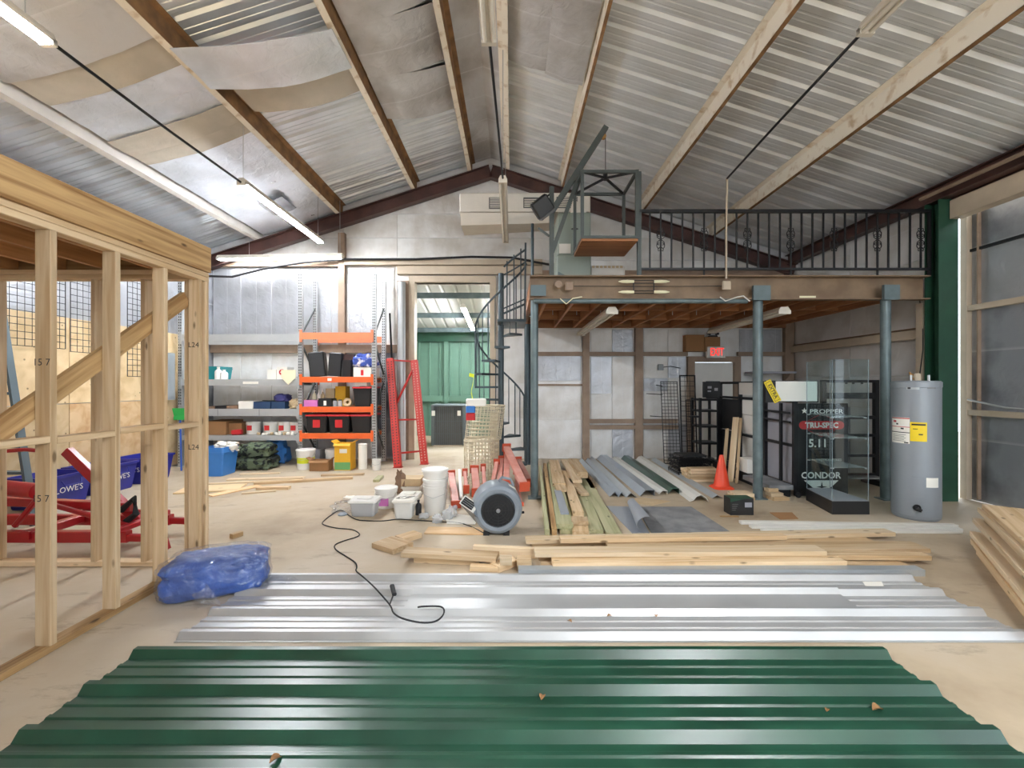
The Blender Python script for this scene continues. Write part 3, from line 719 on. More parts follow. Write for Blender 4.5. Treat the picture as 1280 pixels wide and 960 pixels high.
strip_light('unlit strip light hung at the upper right below the pale ceiling', (2.58, 0.9, 4.07), (2.58, 3.28, 4.07), False, hang=(0.94,))
strip_light('lit strip light on the roof of the green bay behind the doorway', (-1.06, 9.7, 3.17), (-1.06, 12.2, 2.97), True, power=90)
strip_light('twin strip light under the mezzanine joists near its left end', (1.335, 5.98, 2.46), (1.335, 8.7, 2.46), False, m='fixture_white', wdt=0.16)
strip_light('twin strip light under the mezzanine joists beside the round middle post', (3.64, 5.98, 2.46), (3.70, 8.3, 2.46), False, m='fixture_white', wdt=0.16)
# unseen right row: near lamp inferred from rib glints, far lamp added as fill
for xx, yy, lab in ((2.58, -3.9, 'added lit strip light of the right row, far behind the camera'), (2.58, -1.45, 'lit strip light of the right row just behind the camera')):
    strip_light(lab, (xx, yy - 0.1, 4.0), (xx, yy + 2.23, 4.0), True, hang=(0.05, 0.95), power=150)

def conduit(label, pts, r=0.012, m='black_steel'):
    return tag(MB().tube(pts, r, 8).build('conduit', m), label, 'conduit')
conduit('black conduit linking the two lit lights of the left row', [(LX, 3.42, 4.11), (LX, 4.6, 4.10), (LX, 5.81, 4.12)], 0.014)
conduit('black conduit under the ridge linking two unlit lights', [(-0.17, 3.34, 4.07), (-0.14, 4.5, 4.07), (-0.115, 5.59, 4.07)])
conduit('black conduit running from the upper right light down towards the mezzanine', [(2.58, 3.29, 4.09), (2.63, 4.5, 4.08), (2.70, 5.62, 4.08)])
conduit('thin pale conduit dropping vertically to the box on the brown mezzanine beam', [(2.70, 5.63, 4.09), (2.72, 5.66, 4.02), (2.77, 5.79, 3.6), (2.77, 5.79, 2.86)], 0.012, 'tan_light')

# ================================================================== MEZZANINE
MZ0, MZ1, MY0, MY1 = 2.60, 2.91, 5.80, 8.86
MX0, MX1 = 0.235, 5.42
mz = thing('mezzanine', 'brown steel beamed mezzanine deck on round grey-green posts across the right half', 'mezzanine', ((MX0 + MX1)/2, 7.3, 0))
MB().extrude([(-0.06, 0), (0.06, 0), (0.06, 0.015), (-0.045, 0.015), (-0.045, 0.295), (0.06, 0.295), (0.06, 0.31), (-0.06, 0.31)], (MX1, MY0 + 0.06, MZ0), (MX0, MY0 + 0.06, MZ0)).build('front_beam', 'brown_beam', mz)
MB().extrude([(-0.03, 0), (0.03, 0), (0.03, 0.2), (-0.03, 0.2)], (MX0 + 0.03, MY0 + 0.12, 2.66), (MX0 + 0.03, MY1, 2.66)).build('side_beam', 'joist_wood', mz)
k = 0
x = MX0 + 0.22
while x < MX1 - 0.08:
    board('joist', (x, MY0 + 0.13, 2.73), (x, MY1, 2.73), 0.04, 0.235, 'joist_wood', mz)
    x += 0.385
for yy in (6.9, 7.9):
    x = MX0 + 0.22; k = 0
    while x + 0.385 < MX1 - 0.08:
        board('blocking', (x + 0.022, yy + 0.06 * (k % 2), 2.735), (x + 0.363, yy + 0.06 * (k % 2), 2.735), 0.038, 0.2, 'joist_wood', mz)
        x += 0.385; k += 1
board('ledger', (MX0 + 0.06, MY1 + 0.02, 2.72), (MX1, MY1 + 0.02, 2.72), 0.038, 0.22, 'joist_wood', mz)
MB().box((MX0, MY0 + 0.12, 2.852), (MX1, MY1 + 0.04, 2.90)).build('deck', 'deck_board', mz)
xs = MX0 + 0.22 + 0.2
for k in range(9):
    MB().tube([(xs + k*0.385, 7.2, 2.61), (xs + k*0.385, 7.2, 2.86)], 0.006, 6).build('pipe_hanger', 'galv_post', mz)
MB().tube([(MX0 + 0.05, MY0 + 0.01, 2.575), (3.05, MY0 + 0.01, 2.575)], 0.032, 10).build('brace_pipe', 'teal_steel', mz)
def round_post(nm, x, y, z1, r=0.055, m='teal_steel', plate=None):
    p = MB().tube([(x, y, 0.012), (x, y, z1)], r, 16).build(nm, m, mz)
    MB().box((x-0.085, y-0.085, 0), (x+0.085, y+0.085, 0.014)).build('base_plate', m, p)
    if plate: MB().box((x-plate, y-0.105, z1-0.02), (x+plate, y-0.065, z1+0.17)).build('saddle', m, p)
    return p
round_post('post', 0.295, 5.90, 2.60, 0.05)
round_post('post', 3.22, 5.87, 2.60, 0.06, plate=0.11)
round_post('post', 4.86, 5.83, 2.60, 0.058, plate=0.10)
round_post('post', 0.29, 8.4, 2.62, 0.06, 'stair_steel')
MB().box((0.245, MY0 - 0.012, 2.64), (0.44, MY0 - 0.001, 2.78)).build('patch_plate', 'air_handler_dark', mz)
MB().lathe([(0.002, 0), (0.045, 0), (0.05, 0.012), (0.05, 0.03)], 16, Matrix.Translation((0.60, MY0 - 0.031, 2.785)) @ Matrix.Rotation(R(-90), 4, 'X')).build('electrical_box', 'tan_steel', mz)
for x0, z0 in ((0.74, 2.765), (2.77, 2.775)):
    MB().cbox((-0.055, 0, -0.055), (0.055, 0.03, 0.055), 0.012, Matrix.Translation((x0, MY0 - 0.031, z0))).build('electrical_box', 'tan_light' if x0 > 2 else 'tan_steel', mz)
MB().tube([(0.8, MY0 - 0.008, 2.765), (1.8, MY0 - 0.008, 2.76), (2.71, MY0 - 0.008, 2.765)], 0.005, 6).build('beam_wire', 'rubber', mz)
MB().box((3.72, MY0 - 0.006, 2.615), (3.93, MY0 - 0.001, 2.64)).build('label_strip', 'cream', mz)
MB().tube([(0.62, MY0 - 0.03, 2.6), (0.70, MY0 - 0.03, 2.53), (0.78, MY0 - 0.04, 2.6), (0.9, MY0 - 0.04, 2.62)], 0.007, 6).build('tied_strap', 'cream', mz)
MB().tube([(2.68, MY0 - 0.03, 2.62), (2.75, MY0 - 0.03, 2.57), (2.9, MY0 - 0.03, 2.62), (2.97, MY0 - 0.05, 2.63), (3.05, MY0 - 0.06, 2.56)], 0.008, 6).build('loose_cable', 'white_trim', mz)

# decorative bracket with four pale wooden handles hung on the beam
t = thing('handle_rack', 'small wire frame with four pale turned handles hung on the brown beam', 'rack', (1.70, MY0 - 0.05, 2.66))
mb = MB()
for xx in (1.57, 1.83): mb.tube([(xx, MY0 - 0.02, 2.67), (xx, MY0 - 0.02, 2.835)], 0.007, 6)
for zz in (2.67, 2.70, 2.80, 2.835): mb.tube([(1.57, MY0 - 0.02, zz), (1.83, MY0 - 0.02, zz)], 0.006, 6)
mb.build('wire_frame', 'black_steel', t)
for sx in (-1, 1):
    for zz in (2.685, 2.82):
        c = 1.70 + sx * 0.13
        MB().tube([(c, MY0-0.03, zz), (c + sx*0.08, MY0-0.03, zz), (c + sx*0.15, MY0-0.03, zz), (c + sx*0.2, MY0-0.03, zz)], [0.018, 0.022, 0.018, 0.005], 8).build('wooden_handle', 'brass' if False else 'cream', t)

# railing on the mezzanine edge
RY = MY0 + 0.05
rail = thing('railing', 'black iron railing with scroll ornaments along the mezzanine edge', 'railing', (3.6, RY, 2.91))
RX0, RX1 = 1.66, 5.46
MB().box((RX0, RY - 0.022, 3.735), (RX1, RY + 0.022, 3.775)).build('top_rail', 'black_steel', rail)
MB().box((RX0, RY - 0.016, 2.985), (RX1, RY + 0.016, 3.015)).build('bottom_rail', 'black_steel', rail)
def scroll(mb, c, s, flip):
    pts = []
    for k in range(11):
        a = k / 10 * 1.6 * math.pi; r = 0.028 * (1 - k / 14)
        pts.append((c[0] + s * (0.012 + r * math.sin(a) * 1.0 + 0.018), c[1], c[2] + flip * (0.012 + 0.075 - 0.0075*k*0.6 + r * math.cos(a))))
    mb.tube(pts, 0.0055, 5)
xs0, st = 1.80, 0.1415
for k in range(26):
    xx = xs0 + k * st
    b = MB().box((xx - 0.009, RY - 0.009, 3.015 if k % 8 != 5 else 2.91), (xx + 0.009, RY + 0.009, 3.735)).build('baluster', 'black_steel', rail)
    if k % 4 == 1:
        mb = MB()
        for s in (-1, 1):
            for fl_ in (-1, 1):
                scroll(mb, (xx, RY, 3.385), s, fl_)
                mb.tube([(xx + s*0.011, RY, 3.385 + fl_*0.005), (xx + s*0.045, RY, 3.385 + fl_*0.03), (xx + s*0.05, RY, 3.385 + fl_*0.06), (xx + s*0.02, RY, 3.385 + fl_*0.07)], 0.0055, 5)
                mb.tube([(xx + s*0.012, RY, 3.385 + fl_*0.1), (xx + s*0.035, RY, 3.385 + fl_*0.125), (xx + s*0.03, RY, 3.385 + fl_*0.15), (xx + s*0.014, RY, 3.385 + fl_*0.14)], 0.0055, 5)
        mb.build('scroll_ornament', 'black_steel', b)
MB().box((RX1 - 0.02, RY - 0.02, 2.91), (RX1 + 0.0, RY + 0.02, 3.735)).build('end_post', 'black_steel', rail)

# hoist: post, jib, brace, pulley, cable and the lift cage
ho = thing('jib_hoist', 'dark steel jib crane with slanted arm standing on the mezzanine edge', 'hoist', (0.53, 6.0, 2.91))
hy = 6.05
MB().box((0.505, hy - 0.03, 2.905), (0.565, hy + 0.03, 4.16)).build('post', 'hoist_steel', ho)
MB().bar((0.535, hy, 3.82), (1.27, hy, 4.97), 0.06, 0.075).build('jib_arm', 'hoist_steel', ho)
MB().bar((0.54, hy, 3.27), (0.93, hy, 4.38), 0.05, 0.055).build('brace', 'hoist_steel', ho)
MB().bar((0.50, hy, 3.5), (0.36, hy + 0.05, 3.62), 0.03, 0.03).build('bracket', 'hoist_steel', ho)
MB().lathe([(0.002, -0.02), (0.035, -0.02), (0.028, 0), (0.035, 0.02), (0.002, 0.02)], 14, Matrix.Translation((1.235, hy, 4.84)) @ Matrix.Rotation(R(90), 4, 'X')).build('pulley', 'brass', ho)
MB().tube([(1.262, hy, 4.94), (1.262, hy, 4.39)], 0.005, 6).build('cable', 'black_steel', ho)
MB().tube([(1.262, hy, 4.39), (1.28, hy, 4.36), (1.262, hy, 4.33), (1.245, hy, 4.35), (1.25, hy, 4.37)], 0.009, 6).build('hook', 'galv_post', ho)
cg = thing('lift_cage', 'open steel lift cage with brown plywood floor hanging from the jib hook', 'lift cage', (1.24, 6.08, 3.3))
cx0, cx1, cy0, cy1, cz0, cz1 = 0.90, 1.60, 5.74, 6.42, 3.36, 4.24
for (xx, yy) in ((cx0, cy0), (cx1, cy0), (cx1, cy1), (cx0, cy1)):
    MB().box((xx - 0.02, yy - 0.02, cz0), (xx + 0.02, yy + 0.02, cz1)).build('corner_post', 'hoist_steel', cg)
for a, b in (((cx0, cy0), (cx1, cy0)), ((cx1, cy0), (cx1, cy1)), ((cx1, cy1), (cx0, cy1)), ((cx0, cy1), (cx0, cy0))):
    for zz in (cz0 + 0.02, cz1 - 0.02):
        MB().bar((a[0], a[1], zz), (b[0], b[1], zz), 0.034, 0.036).build('rail', 'hoist_steel', cg)
for a in ((cx0, cy0), (cx1, cy1), (cx1, cy0), (cx0, cy1)):
    MB().bar((a[0], a[1], cz1 - 0.02), (1.262, 6.06, cz1 + 0.045), 0.025, 0.025).build('top_strut', 'black_steel', cg)
MB().tube([(1.262, 6.06, cz1 + 0.02), (1.262, 6.06, cz1 + 0.10)], 0.03, 8).build('lifting_eye', 'black_steel', cg)
MB().box((cx0 - 0.01, cy0 - 0.01, cz0 - 0.03), (cx1 + 0.01, cy1 + 0.01, cz0 - 0.001)).build('floor_board', 'joist_wood', cg)
tag(MB().box((1.635, 5.83, 2.905), (1.685, 5.88, 4.27)).build('steel_post', 'hoist_steel'), 'grey square steel post at the left end of the iron railing', 'post')

# floodlight on the hoist post
fl_ = thing('floodlight', 'black floodlight tilted down on the hoist post', 'floodlight', (0.40, 6.0, 3.9))
Mx = Matrix.Translation((0.40, 6.0, 3.88)) @ Matrix.Rotation(R(-38), 4, 'Y') @ Matrix.Rotation(R(25), 4, 'X')
MB().cbox((-0.13, -0.05, -0.11), (0.13, 0.05, 0.11), 0.02, Mx).build('housing', 'black_plastic', fl_)
MB().box((-0.115, -0.075, -0.14), (0.115, 0.06, -0.112), Mx).build('lens', 'grille_dark', fl_)
MB().bar((0.40, 6.05, 3.97), (0.535, 6.05, 4.08), 0.03, 0.02).build('bracket', 'black_steel', fl_)

# air handler and duct
ah = thing('air_handler', 'grey-green upright air handler cabinet standing on the mezzanine', 'air handler', (0.97, 6.9, 2.9))
MB().cbox((0.68, 6.65, 3.42), (1.17, 7.2, 4.05), 0.015).build('upper_cabinet', 'air_handler', ah)
MB().cbox((0.66, 6.62, 2.905), (1.17, 7.2, 3.41), 0.015).build('lower_cabinet', 'air_handler', ah)
MB().add([(0.66, 6.61, 2.92), (1.14, 6.61, 2.92), (0.68, 6.61, 3.16), (0.66, 6.617, 2.92), (1.14, 6.617, 2.92), (0.68, 6.617, 3.16)], [(0, 1, 2), (3, 5, 4), (0, 3, 4, 1), (1, 4, 5, 2), (2, 5, 3, 0)]).build('base_panel', 'air_handler_dark', ah)
MB().box((0.70, 6.64, 3.44), (0.87, 6.649, 3.58)).build('data_sheet', 'paper', ah)
MB().lathe([(0.001, 0), (0.055, 0), (0.055, 0.006), (0.001, 0.006)], 14, Matrix.Translation((0.93, 6.648, 3.80)) @ Matrix.Diagonal((1, 1, 0.25, 1)) @ Matrix.Rotation(R(90), 4, 'X')).build('badge', 'black_plastic', ah)
wb_ = thing('return_box', 'white foil-wrapped box at the foot of the air handler', 'duct box', (1.42, 6.9, 2.9))
MB().cbox((1.18, 6.72, 2.905), (1.70, 7.2, 3.28), 0.02).build('body', 'duct_white', wb_)
for k in range(8): MB().box((1.2 + k*0.06, 6.714, 3.24), (1.24 + k*0.06, 6.72, 3.272)).build('stitch', 'cardboard_light', wb_)
du = thing('supply_duct', 'long boxy off-white air duct with two grilles high on the gable', 'duct', (0.2, 7.5, 4.3))
MB().cbox((-0.86, 7.3, 4.31), (1.28, 7.9, 4.62), 0.02).build('upper_box', 'duct_white', du)
MB().sweep(None, [[V((-0.84, 7.32, 4.30)), V((-0.84, 7.9, 4.30)), V((-0.84, 7.9, 4.12)), V((-0.84, 7.4, 4.12))], [V((0.66, 7.32, 4.30)), V((0.66, 7.9, 4.30)), V((0.66, 7.9, 4.20)), V((0.66, 7.4, 4.16))]]).build('lower_box', 'duct_white', du)
for x0, x1, z0, z1 in ((-0.36, -0.18, 4.37, 4.52), (0.2, 0.62, 4.38, 4.52), (0.74, 1.05, 4.38, 4.53)):
    g = MB().box((x0 - 0.015, 7.285, z0 - 0.015), (x1 + 0.015, 7.299, z1 + 0.015)).build('grille', 'grille_dark', du)
    k = z0
    while k < z1 - 0.01:
        MB().box((x0, 7.275, k), (x1, 7.285, k + 0.012)).build('louver', 'duct_white', g); k += 0.028
MB().box((0.95, 7.0, 4.05), (1.16, 7.3, 4.35)).build('collar', 'duct_white', du)

# ================================================================== SPIRAL STAIR
SX, SY = -0.185, 7.55
sp = thing('spiral_staircase', 'grey steel spiral staircase rising to the left end of the mezzanine', 'staircase', (SX, SY, 0))
MB().tube([(SX, SY, 0), (SX, SY, 3.36)], 0.048, 16).build('center_pole', 'stair_steel', sp)
MB().lathe([(0.001, 0), (0.14, 0), (0.14, 0.015), (0.06, 0.03)], 16, Matrix.Translation((SX, SY, 0))).build('base_flange', 'stair_steel', sp)
NT, RT = 11, 0.45
zt = lambda i: 2.53 - 0.213 * (i + 1)
ang = lambda i: -R(55 + 31 * i)
rp = []
for i in range(NT):
    a0, a1 = ang(i) + R(16), ang(i) - R(16); z = zt(i)
    pts = []
    arc = [(SX + RT*math.cos(a0 + (a1-a0)*k/4), SY + RT*math.sin(a0 + (a1-a0)*k/4)) for k in range(5)]
    inner = [(SX + 0.05*math.cos(a1 + R(25)), SY + 0.05*math.sin(a1 + R(25))), (SX + 0.05*math.cos(a0 - R(25)), SY + 0.05*math.sin(a0 - R(25)))]
    ring = arc + inner
    tr = MB().sweep(None, [[V((p[0], p[1], zz)) for p in ring] for zz in (z - 0.035, z)]).build('tread', 'stair_steel', sp)
    am = ang(i)
    MB().tube([(SX + (RT-0.015)*math.cos(am), SY + (RT-0.015)*math.sin(am), z), (SX + (RT-0.015)*math.cos(am), SY + (RT-0.015)*math.sin(am), z + 0.90)], 0.010, 8).build('baluster', 'stair_steel', sp)
    a2 = ang(i) - R(15)
    MB().tube([(SX + (RT-0.015)*math.cos(a2), SY + (RT-0.015)*math.sin(a2), z), (SX + (RT-0.015)*math.cos(a2), SY + (RT-0.015)*math.sin(a2), z + 0.80)], 0.008, 8).build('baluster', 'stair_steel', sp)
for k in range(70):
    u = k / 69 * (NT - 1 + 1.3) - 1.3
    a = -R(55 + 31 * u); z = 2.53 - 0.213 * (u + 1) + 0.90
    rp.append((SX + (RT-0.015)*math.cos(a), SY + (RT-0.015)*math.sin(a), z))
MB().tube(rp, 0.016, 8).build('handrail', 'stair_steel', sp)
MB().box((SX - 0.05, SY - 0.46, 2.49), (0.225, SY + 0.46, 2.53)).build('landing', 'stair_steel', sp)
ly = SY - 0.44
for xx in (-0.08, 0.03, 0.14): MB().tube([(xx, ly, 2.53), (xx, ly, 3.45 + (xx + 0.08) * 0.9)], 0.010, 8).build('baluster', 'stair_steel', sp)
MB().bar((0.205, ly, 2.53), (0.215, ly, 3.74), 0.03, 0.03, (1, 0, 0)).build('newel_post', 'stair_steel', sp)
MB().bar((-0.13, ly, 2.62), (0.20, ly, 2.765), 0.025, 0.03).build('stringer', 'stair_steel', sp)
MB().bar((-0.13, ly, 2.70), (0.20, ly, 2.845), 0.02, 0.02).build('stringer', 'stair_steel', sp)
MB().tube([(-0.13, ly, 3.36), (0.05, ly, 3.52), (0.21, ly, 3.63)], 0.016, 8).build('handrail', 'stair_steel', sp)
MB().tube([(-0.13, ly + 0.03, 3.24), (0.05, ly + 0.03, 3.34), (0.21, ly + 0.03, 3.44)], 0.012, 8).build('handrail', 'stair_steel', sp)
tag(MB().tube([(0.30, 6.6, 2.9), (0.30, 6.6, 3.86)], 0.022, 10).build('steel_post', 'stair_steel'), 'slim dark steel post on the mezzanine corner beside the stair', 'post')
# caution ribbon wound on the stair's left side
tag(MB().sweep(None, [[V((p[0], p[1], p[2])), V((p[0] + 0.004, p[1], p[2] + 0.055))] for p in [(-0.68, 7.1, 1.62), (-0.60, 7.05, 1.60), (-0.62, 7.08, 1.48), (-0.65, 7.1, 1.35), (-0.60, 7.1, 1.1)]] , closed=False, caps=False).build('caution_tape', 'lime'), 'yellow-green ribbon dangling on the left of the spiral staircase', 'tape')

# ================================================================== TIMBER FRAME ROOM
fr = thing('timber_frame_room', 'unfinished pine stud frame of a small room at the left', 'timber frame', (-2.9, 2.0, 0))
WX0, WX1 = -2.66, -2.571
CY = 3.72
def stud(x, y, z0, z1, along, m='pine', nm='stud'):
    # along 'Y': wall runs in depth, the broad face looks at the camera
    up = (0, 1, 0) if along == 'Y' else (1, 0, 0)
    return board(nm, (x, y, z0), (x, y, z1), 0.089, 0.038, m, fr, up=up, ch=0.003)
xm = (WX0 + WX1) / 2
for yy in (3.33, 2.925, 2.515, 2.11, 1.70, 1.29, 0.88): stud(xm, yy, 0.04, 2.36, 'Y')
stud(xm, CY + 0.06, 0.04, 2.36, 'Y'); stud(xm, CY - 0.02, 0.04, 2.36, 'Y'); stud(xm - 0.085, CY + 0.04, 0.04, 2.36, 'X')
for yy0, yy1, z in ((3.35, CY - 0.04, 1.17), (2.945, 3.31, 1.19), (2.535, 2.905, 1.18), (2.13, 2.495, 1.19), (1.72, 2.09, 1.18), (1.31, 1.68, 1.19)):
    board('blocking', (xm, yy0, z), (xm, yy1, z), 0.089, 0.038, 'pine', fr)
board('bottom_plate', (xm, -0.5, 0.02), (xm, CY + 0.08, 0.02), 0.089, 0.038, 'treated', fr)
board('top_plate', (xm, -0.5, 2.38), (xm, CY + 0.08, 2.38), 0.089, 0.038, 'pine', fr)
board('top_plate', (xm, -0.5, 2.42), (xm, CY + 0.08, 2.42), 0.089, 0.038, 'pine', fr)
board('rim_board', (WX1 + 0.0, -0.5, 2.545), (WX1 + 0.0, CY + 0.08, 2.545), 0.038, 0.21, 'treated', fr)
board('rim_board', (-7 + 1.2, CY + 0.06, 2.545), (WX1 - 0.03, CY + 0.06, 2.545), 0.038, 0.21, 'treated', fr)
board('deck_sheet', (-3.6, -0.5, 2.66), (-3.6, CY + 0.07, 2.66), 2.0, 0.018, 'plywood', fr)
for k in range(8):
    x = -2.95 - 0.40 * k
    board('joist', (x, -0.5, 2.545), (x, CY + 0.03, 2.545), 0.038, 0.205, 'joist_pine', fr)
# end wall
for k in range(8): stud(-3.03 - 0.41 * k, CY, 0.04, 2.36, 'X')
board('bottom_plate', (-6.0, CY, 0.02), (WX0 - 0.005, CY, 0.02), 0.089, 0.038, 'pine', fr)
board('top_plate', (-6.0, CY, 2.38), (WX0 - 0.005, CY, 2.38), 0.089, 0.038, 'pine', fr)
board('top_plate', (-6.0, CY, 2.42), (WX0 - 0.005, CY, 2.42), 0.089, 0.038, 'pine', fr)
# raking brace of treated timber on the inner face
board('brace', (-2.685, 1.3, 0.52), (-2.685, 3.68, 2.20), 0.038, 0.115, 'treated', fr, up=(0, 0, 1))
# faint stamped marks on the studs
for (s, x, y, z, sz) in (('15 7', xm - 0.005, 2.495, 1.62, 0.055), ('15 7', xm - 0.01, 2.495, 0.86, 0.055), ('L24', xm, CY - 0.041, 1.82, 0.06), ('L24', xm, CY - 0.041, 0.98, 0.06)):
    text('stamp', s, (x, y, z), sz, 'black_plastic', fr, ext=0.0002)

# ------------------------------------------------------------------ behind the frame, along the left wall
for k, (yy, z0, z1, x, lab) in enumerate(((4.9, 1.72, 3.3, XL + 0.10, 'black wire grid panel leaning on the left wall, lowest and nearest'), (5.75, 1.98, 3.3, XL + 0.08, 'black wire grid panel on the left wall, second from the camera'), (6.6, 1.95, 3.3, XL + 0.08, 'black wire grid panel on the left wall, third from the camera'), (7.38, 1.62, 3.3, XL + 0.20, 'black wire grid panel on the left wall, beside the grey electrical box'))):
    t = thing('grid_panel', lab, 'grid panel', (x, yy, z0), 0, 'wire grid panels on the left wall')
    wdt = 0.78
    for kk, yo in enumerate((-wdt/2, wdt/2)): MB().tube([(x, yy + yo, z0), (x, yy + yo, z1)], 0.006, 5).build('frame_rod', 'wire_black', t)
    mb = MB()
    n = 9
    for i in range(1, n): mb.tube([(x + 0.008, yy - wdt/2 + wdt*i/n, z0), (x + 0.008, yy - wdt/2 + wdt*i/n, z1)], 0.0045, 4)
    nz = int((z1 - z0) / 0.088)
    for j in range(nz + 1): mb.tube([(x - 0.004, yy - wdt/2, z0 + j*0.088), (x - 0.004, yy + wdt/2, z0 + j*0.088)], 0.0045, 4)
    S(mb.build('wire_mesh', 'wire_black', t), 'stuff')
eb = thing('electrical_box', 'grey wall-mounted electrical box beyond the stud frame', 'electrical box', (XL + 0.1, 8.25, 1.2))
MB().cbox((XL + 0.022, 7.5, 1.22), (XL + 0.16, 8.04, 2.05), 0.01).build('cabinet', 'ebox_grey', eb)
MB().box((XL + 0.161, 7.54, 1.26), (XL + 0.172, 8.0, 2.01)).build('door', 'ebox_grey', eb)
MB().box((XL + 0.173, 7.55, 1.6), (XL + 0.185, 7.58, 1.68)).build('latch', 'black_plastic', eb)
for k, (yy, lab, tx) in enumerate(((5.55, "deep blue bin with white lettering by the left wall, nearest to the camera", "LOWE'S"), (6.25, "deep blue bin by the left wall between two others of its kind", "LOWE'S"), (6.95, "deep blue bin by the left wall, farthest from the camera", "LOWE'S"))):
    t = thing('storage_bin', lab, 'bin', (-5.72, yy, 0), 0, 'deep blue bins along the left wall')
    mb = MB(); x = -5.72
    rings = []
    for (zz, hx, hy) in ((0, 0.2, 0.24), (0.02, 0.205, 0.25), (0.36, 0.245, 0.295), (0.36, 0.265, 0.31), (0.39, 0.265, 0.31), (0.39, 0.24, 0.285), (0.06, 0.195, 0.235), (0.05, 0.01, 0.01)):
        rings.append([V((x + sx*hx, yy + sy*hy, zz)) for sx, sy in ((-1, -1), (1, -1), (1, 1), (-1, 1))])
    mb.sweep(None, rings); mb.build('body', 'navy_bin', t)
    MB().tube([(x + 0.26, yy - 0.12, 0.32), (x + 0.285, yy - 0.1, 0.26), (x + 0.285, yy + 0.1, 0.26), (x + 0.26, yy + 0.12, 0.32)], 0.008, 6).build('handle', 'navy_bin', t)
    text('lettering', tx, (x + 0.01, yy - 0.289, 0.22), 0.10, 'sign_white', t, rot=(98, 0, 0), ext=0.001)
    text('lettering', tx, (x + 0.240, yy, 0.20), 0.10, 'sign_white', t, rot=(90, 0, 90), ext=0.001)

# brooms in the corner
for k, (x, y, hc, lab) in enumerate(((-5.72, 7.75, 'green_rope', 'broom with green head up, standing beside the left wall'), (-5.62, 7.82, 'blue_handle', 'broom with blue handle standing beside the green one'))):
    t = thing('broom', lab, 'broom', (x, y, 0))
    MB().tube([(x, y, 0), (x - 0.02, y, 0.9)], 0.013, 8).build('handle', 'blue_handle', t)
    MB().cbox((x - 0.12, y - 0.03, 0.88), (x + 0.10, y + 0.03, 0.95), 0.01).build('head', hc, t)
    MB().sweep(None, [[V((x - 0.11, y - 0.025, 0.951)), V((x + 0.09, y - 0.025, 0.951)), V((x + 0.09, y + 0.025, 0.951)), V((x - 0.11, y + 0.025, 0.951))], [V((x - 0.14, y - 0.03, 1.08)), V((x + 0.12, y - 0.03, 1.08)), V((x + 0.12, y + 0.03, 1.08)), V((x - 0.14, y + 0.03, 1.08))]]).build('bristles', hc, t)

# step ladder at the left edge
ld = thing('step_ladder', 'blue-grey step ladder standing behind the stud frame at the left edge', 'ladder', (-5.4, 4.75, 0))
LYA = 4.75
MB().bar((-5.06, LYA, 0.0), (-5.514, LYA + 0.02, 2.75), 0.03, 0.075, (0, 1, 0)).build('side_rail', 'ladder_blue', ld)
MB().bar((-5.95, LYA, 0.0), (-5.86, LYA + 0.02, 2.75), 0.03, 0.075, (0, 1, 0)).build('side_rail', 'ladder_blue', ld)
for k in range(1, 10):
    z = k * 0.28; u = z / 2.3
    MB().box((-5.95 + 0.07*u, LYA - 0.04, z - 0.014), (-5.06 - 0.38*u, LYA + 0.05, z + 0.014)).build('step', 'ladder_blue', ld)
MB().bar((-5.90, LYA + 0.12, 0.0), (-5.84, LYA + 0.10, 2.7), 0.025, 0.04, (0, 1, 0)).build('rear_leg', 'ladder_blue', ld)
MB().cbox((-5.88, LYA - 0.06, 2.75), (-5.48, LYA + 0.14, 2.81), 0.01).build('top_cap', 'black_plastic', ld)

# red shop crane lying behind the frame
rc = thing('engine_hoist', 'red folded engine hoist on the floor behind the stud frame', 'engine hoist', (-3.9, 4.25, 0))
def rb(nm, a, b, wdt=0.07, t=0.07, m='red_machine'): return MB().bar(a, b, wdt, t, ch=0.008).build(nm, m, rc)
for yy in (4.0, 4.5):
    lg = rb('leg', (-5.3, yy, 0.14), (-3.42, yy, 0.14), 0.07, 0.1)
    rb('leg', (-3.42, yy, 0.13), (-3.12, yy, 0.12), 0.055, 0.06)
    MB().lathe([(0.001, -0.02), (0.05, -0.02), (0.05, 0.02), (0.001, 0.02)], 16, Matrix.Translation((-3.12, yy, 0.05)) @ Matrix.Rotation(R(90), 4, 'X')).build('wheel', 'rubber', rc)
    MB().bar((-3.12, yy, 0.12), (-3.09, yy, 0.02), 0.06, 0.05, (0, 1, 0)).build('caster_fork', 'red_machine', rc)
rb('crossbar', (-4.3, 3.95, 0.16), (-4.3, 4.55, 0.16), 0.08, 0.08)
rb('crossbar', (-3.5, 3.95, 0.2), (-3.5, 4.55, 0.2), 0.06, 0.05)
rb('boom', (-5.2, 4.2, 0.42), (-3.55, 4.2, 0.35), 0.08, 0.075)
rb('mast', (-4.25, 4.28, 0.86), (-3.55, 4.28, 0.18), 0.07, 0.09)
rb('brace_bar', (-4.3, 4.1, 0.42), (-3.5, 4.1, 0.20), 0.04, 0.04)
rb('brace_bar', (-4.2, 4.4, 0.28), (-3.55, 4.4, 0.24), 0.04, 0.04)
rb('brace_bar', (-4.55, 4.1, 0.2), (-4.2, 4.1, 0.62), 0.04, 0.04)
MB().tube([(-4.75, 4.1, 0.56), (-4.35, 4.1, 0.52)], 0.07, 14).build('hydraulic_jack', 'red_machine', rc)
MB().tube([(-5.2, 4.1, 0.50), (-4.7, 4.1, 0.56)], 0.045, 12).build('ram', 'red_machine', rc)
MB().tube([(-5.05, 4.1, 0.62), (-4.9, 4.1, 0.78), (-4.7, 4.1, 0.88), (-4.45, 4.1, 0.90), (-4.3, 4.12, 0.88)], 0.018, 8).build('pump_handle', 'red_machine', rc)
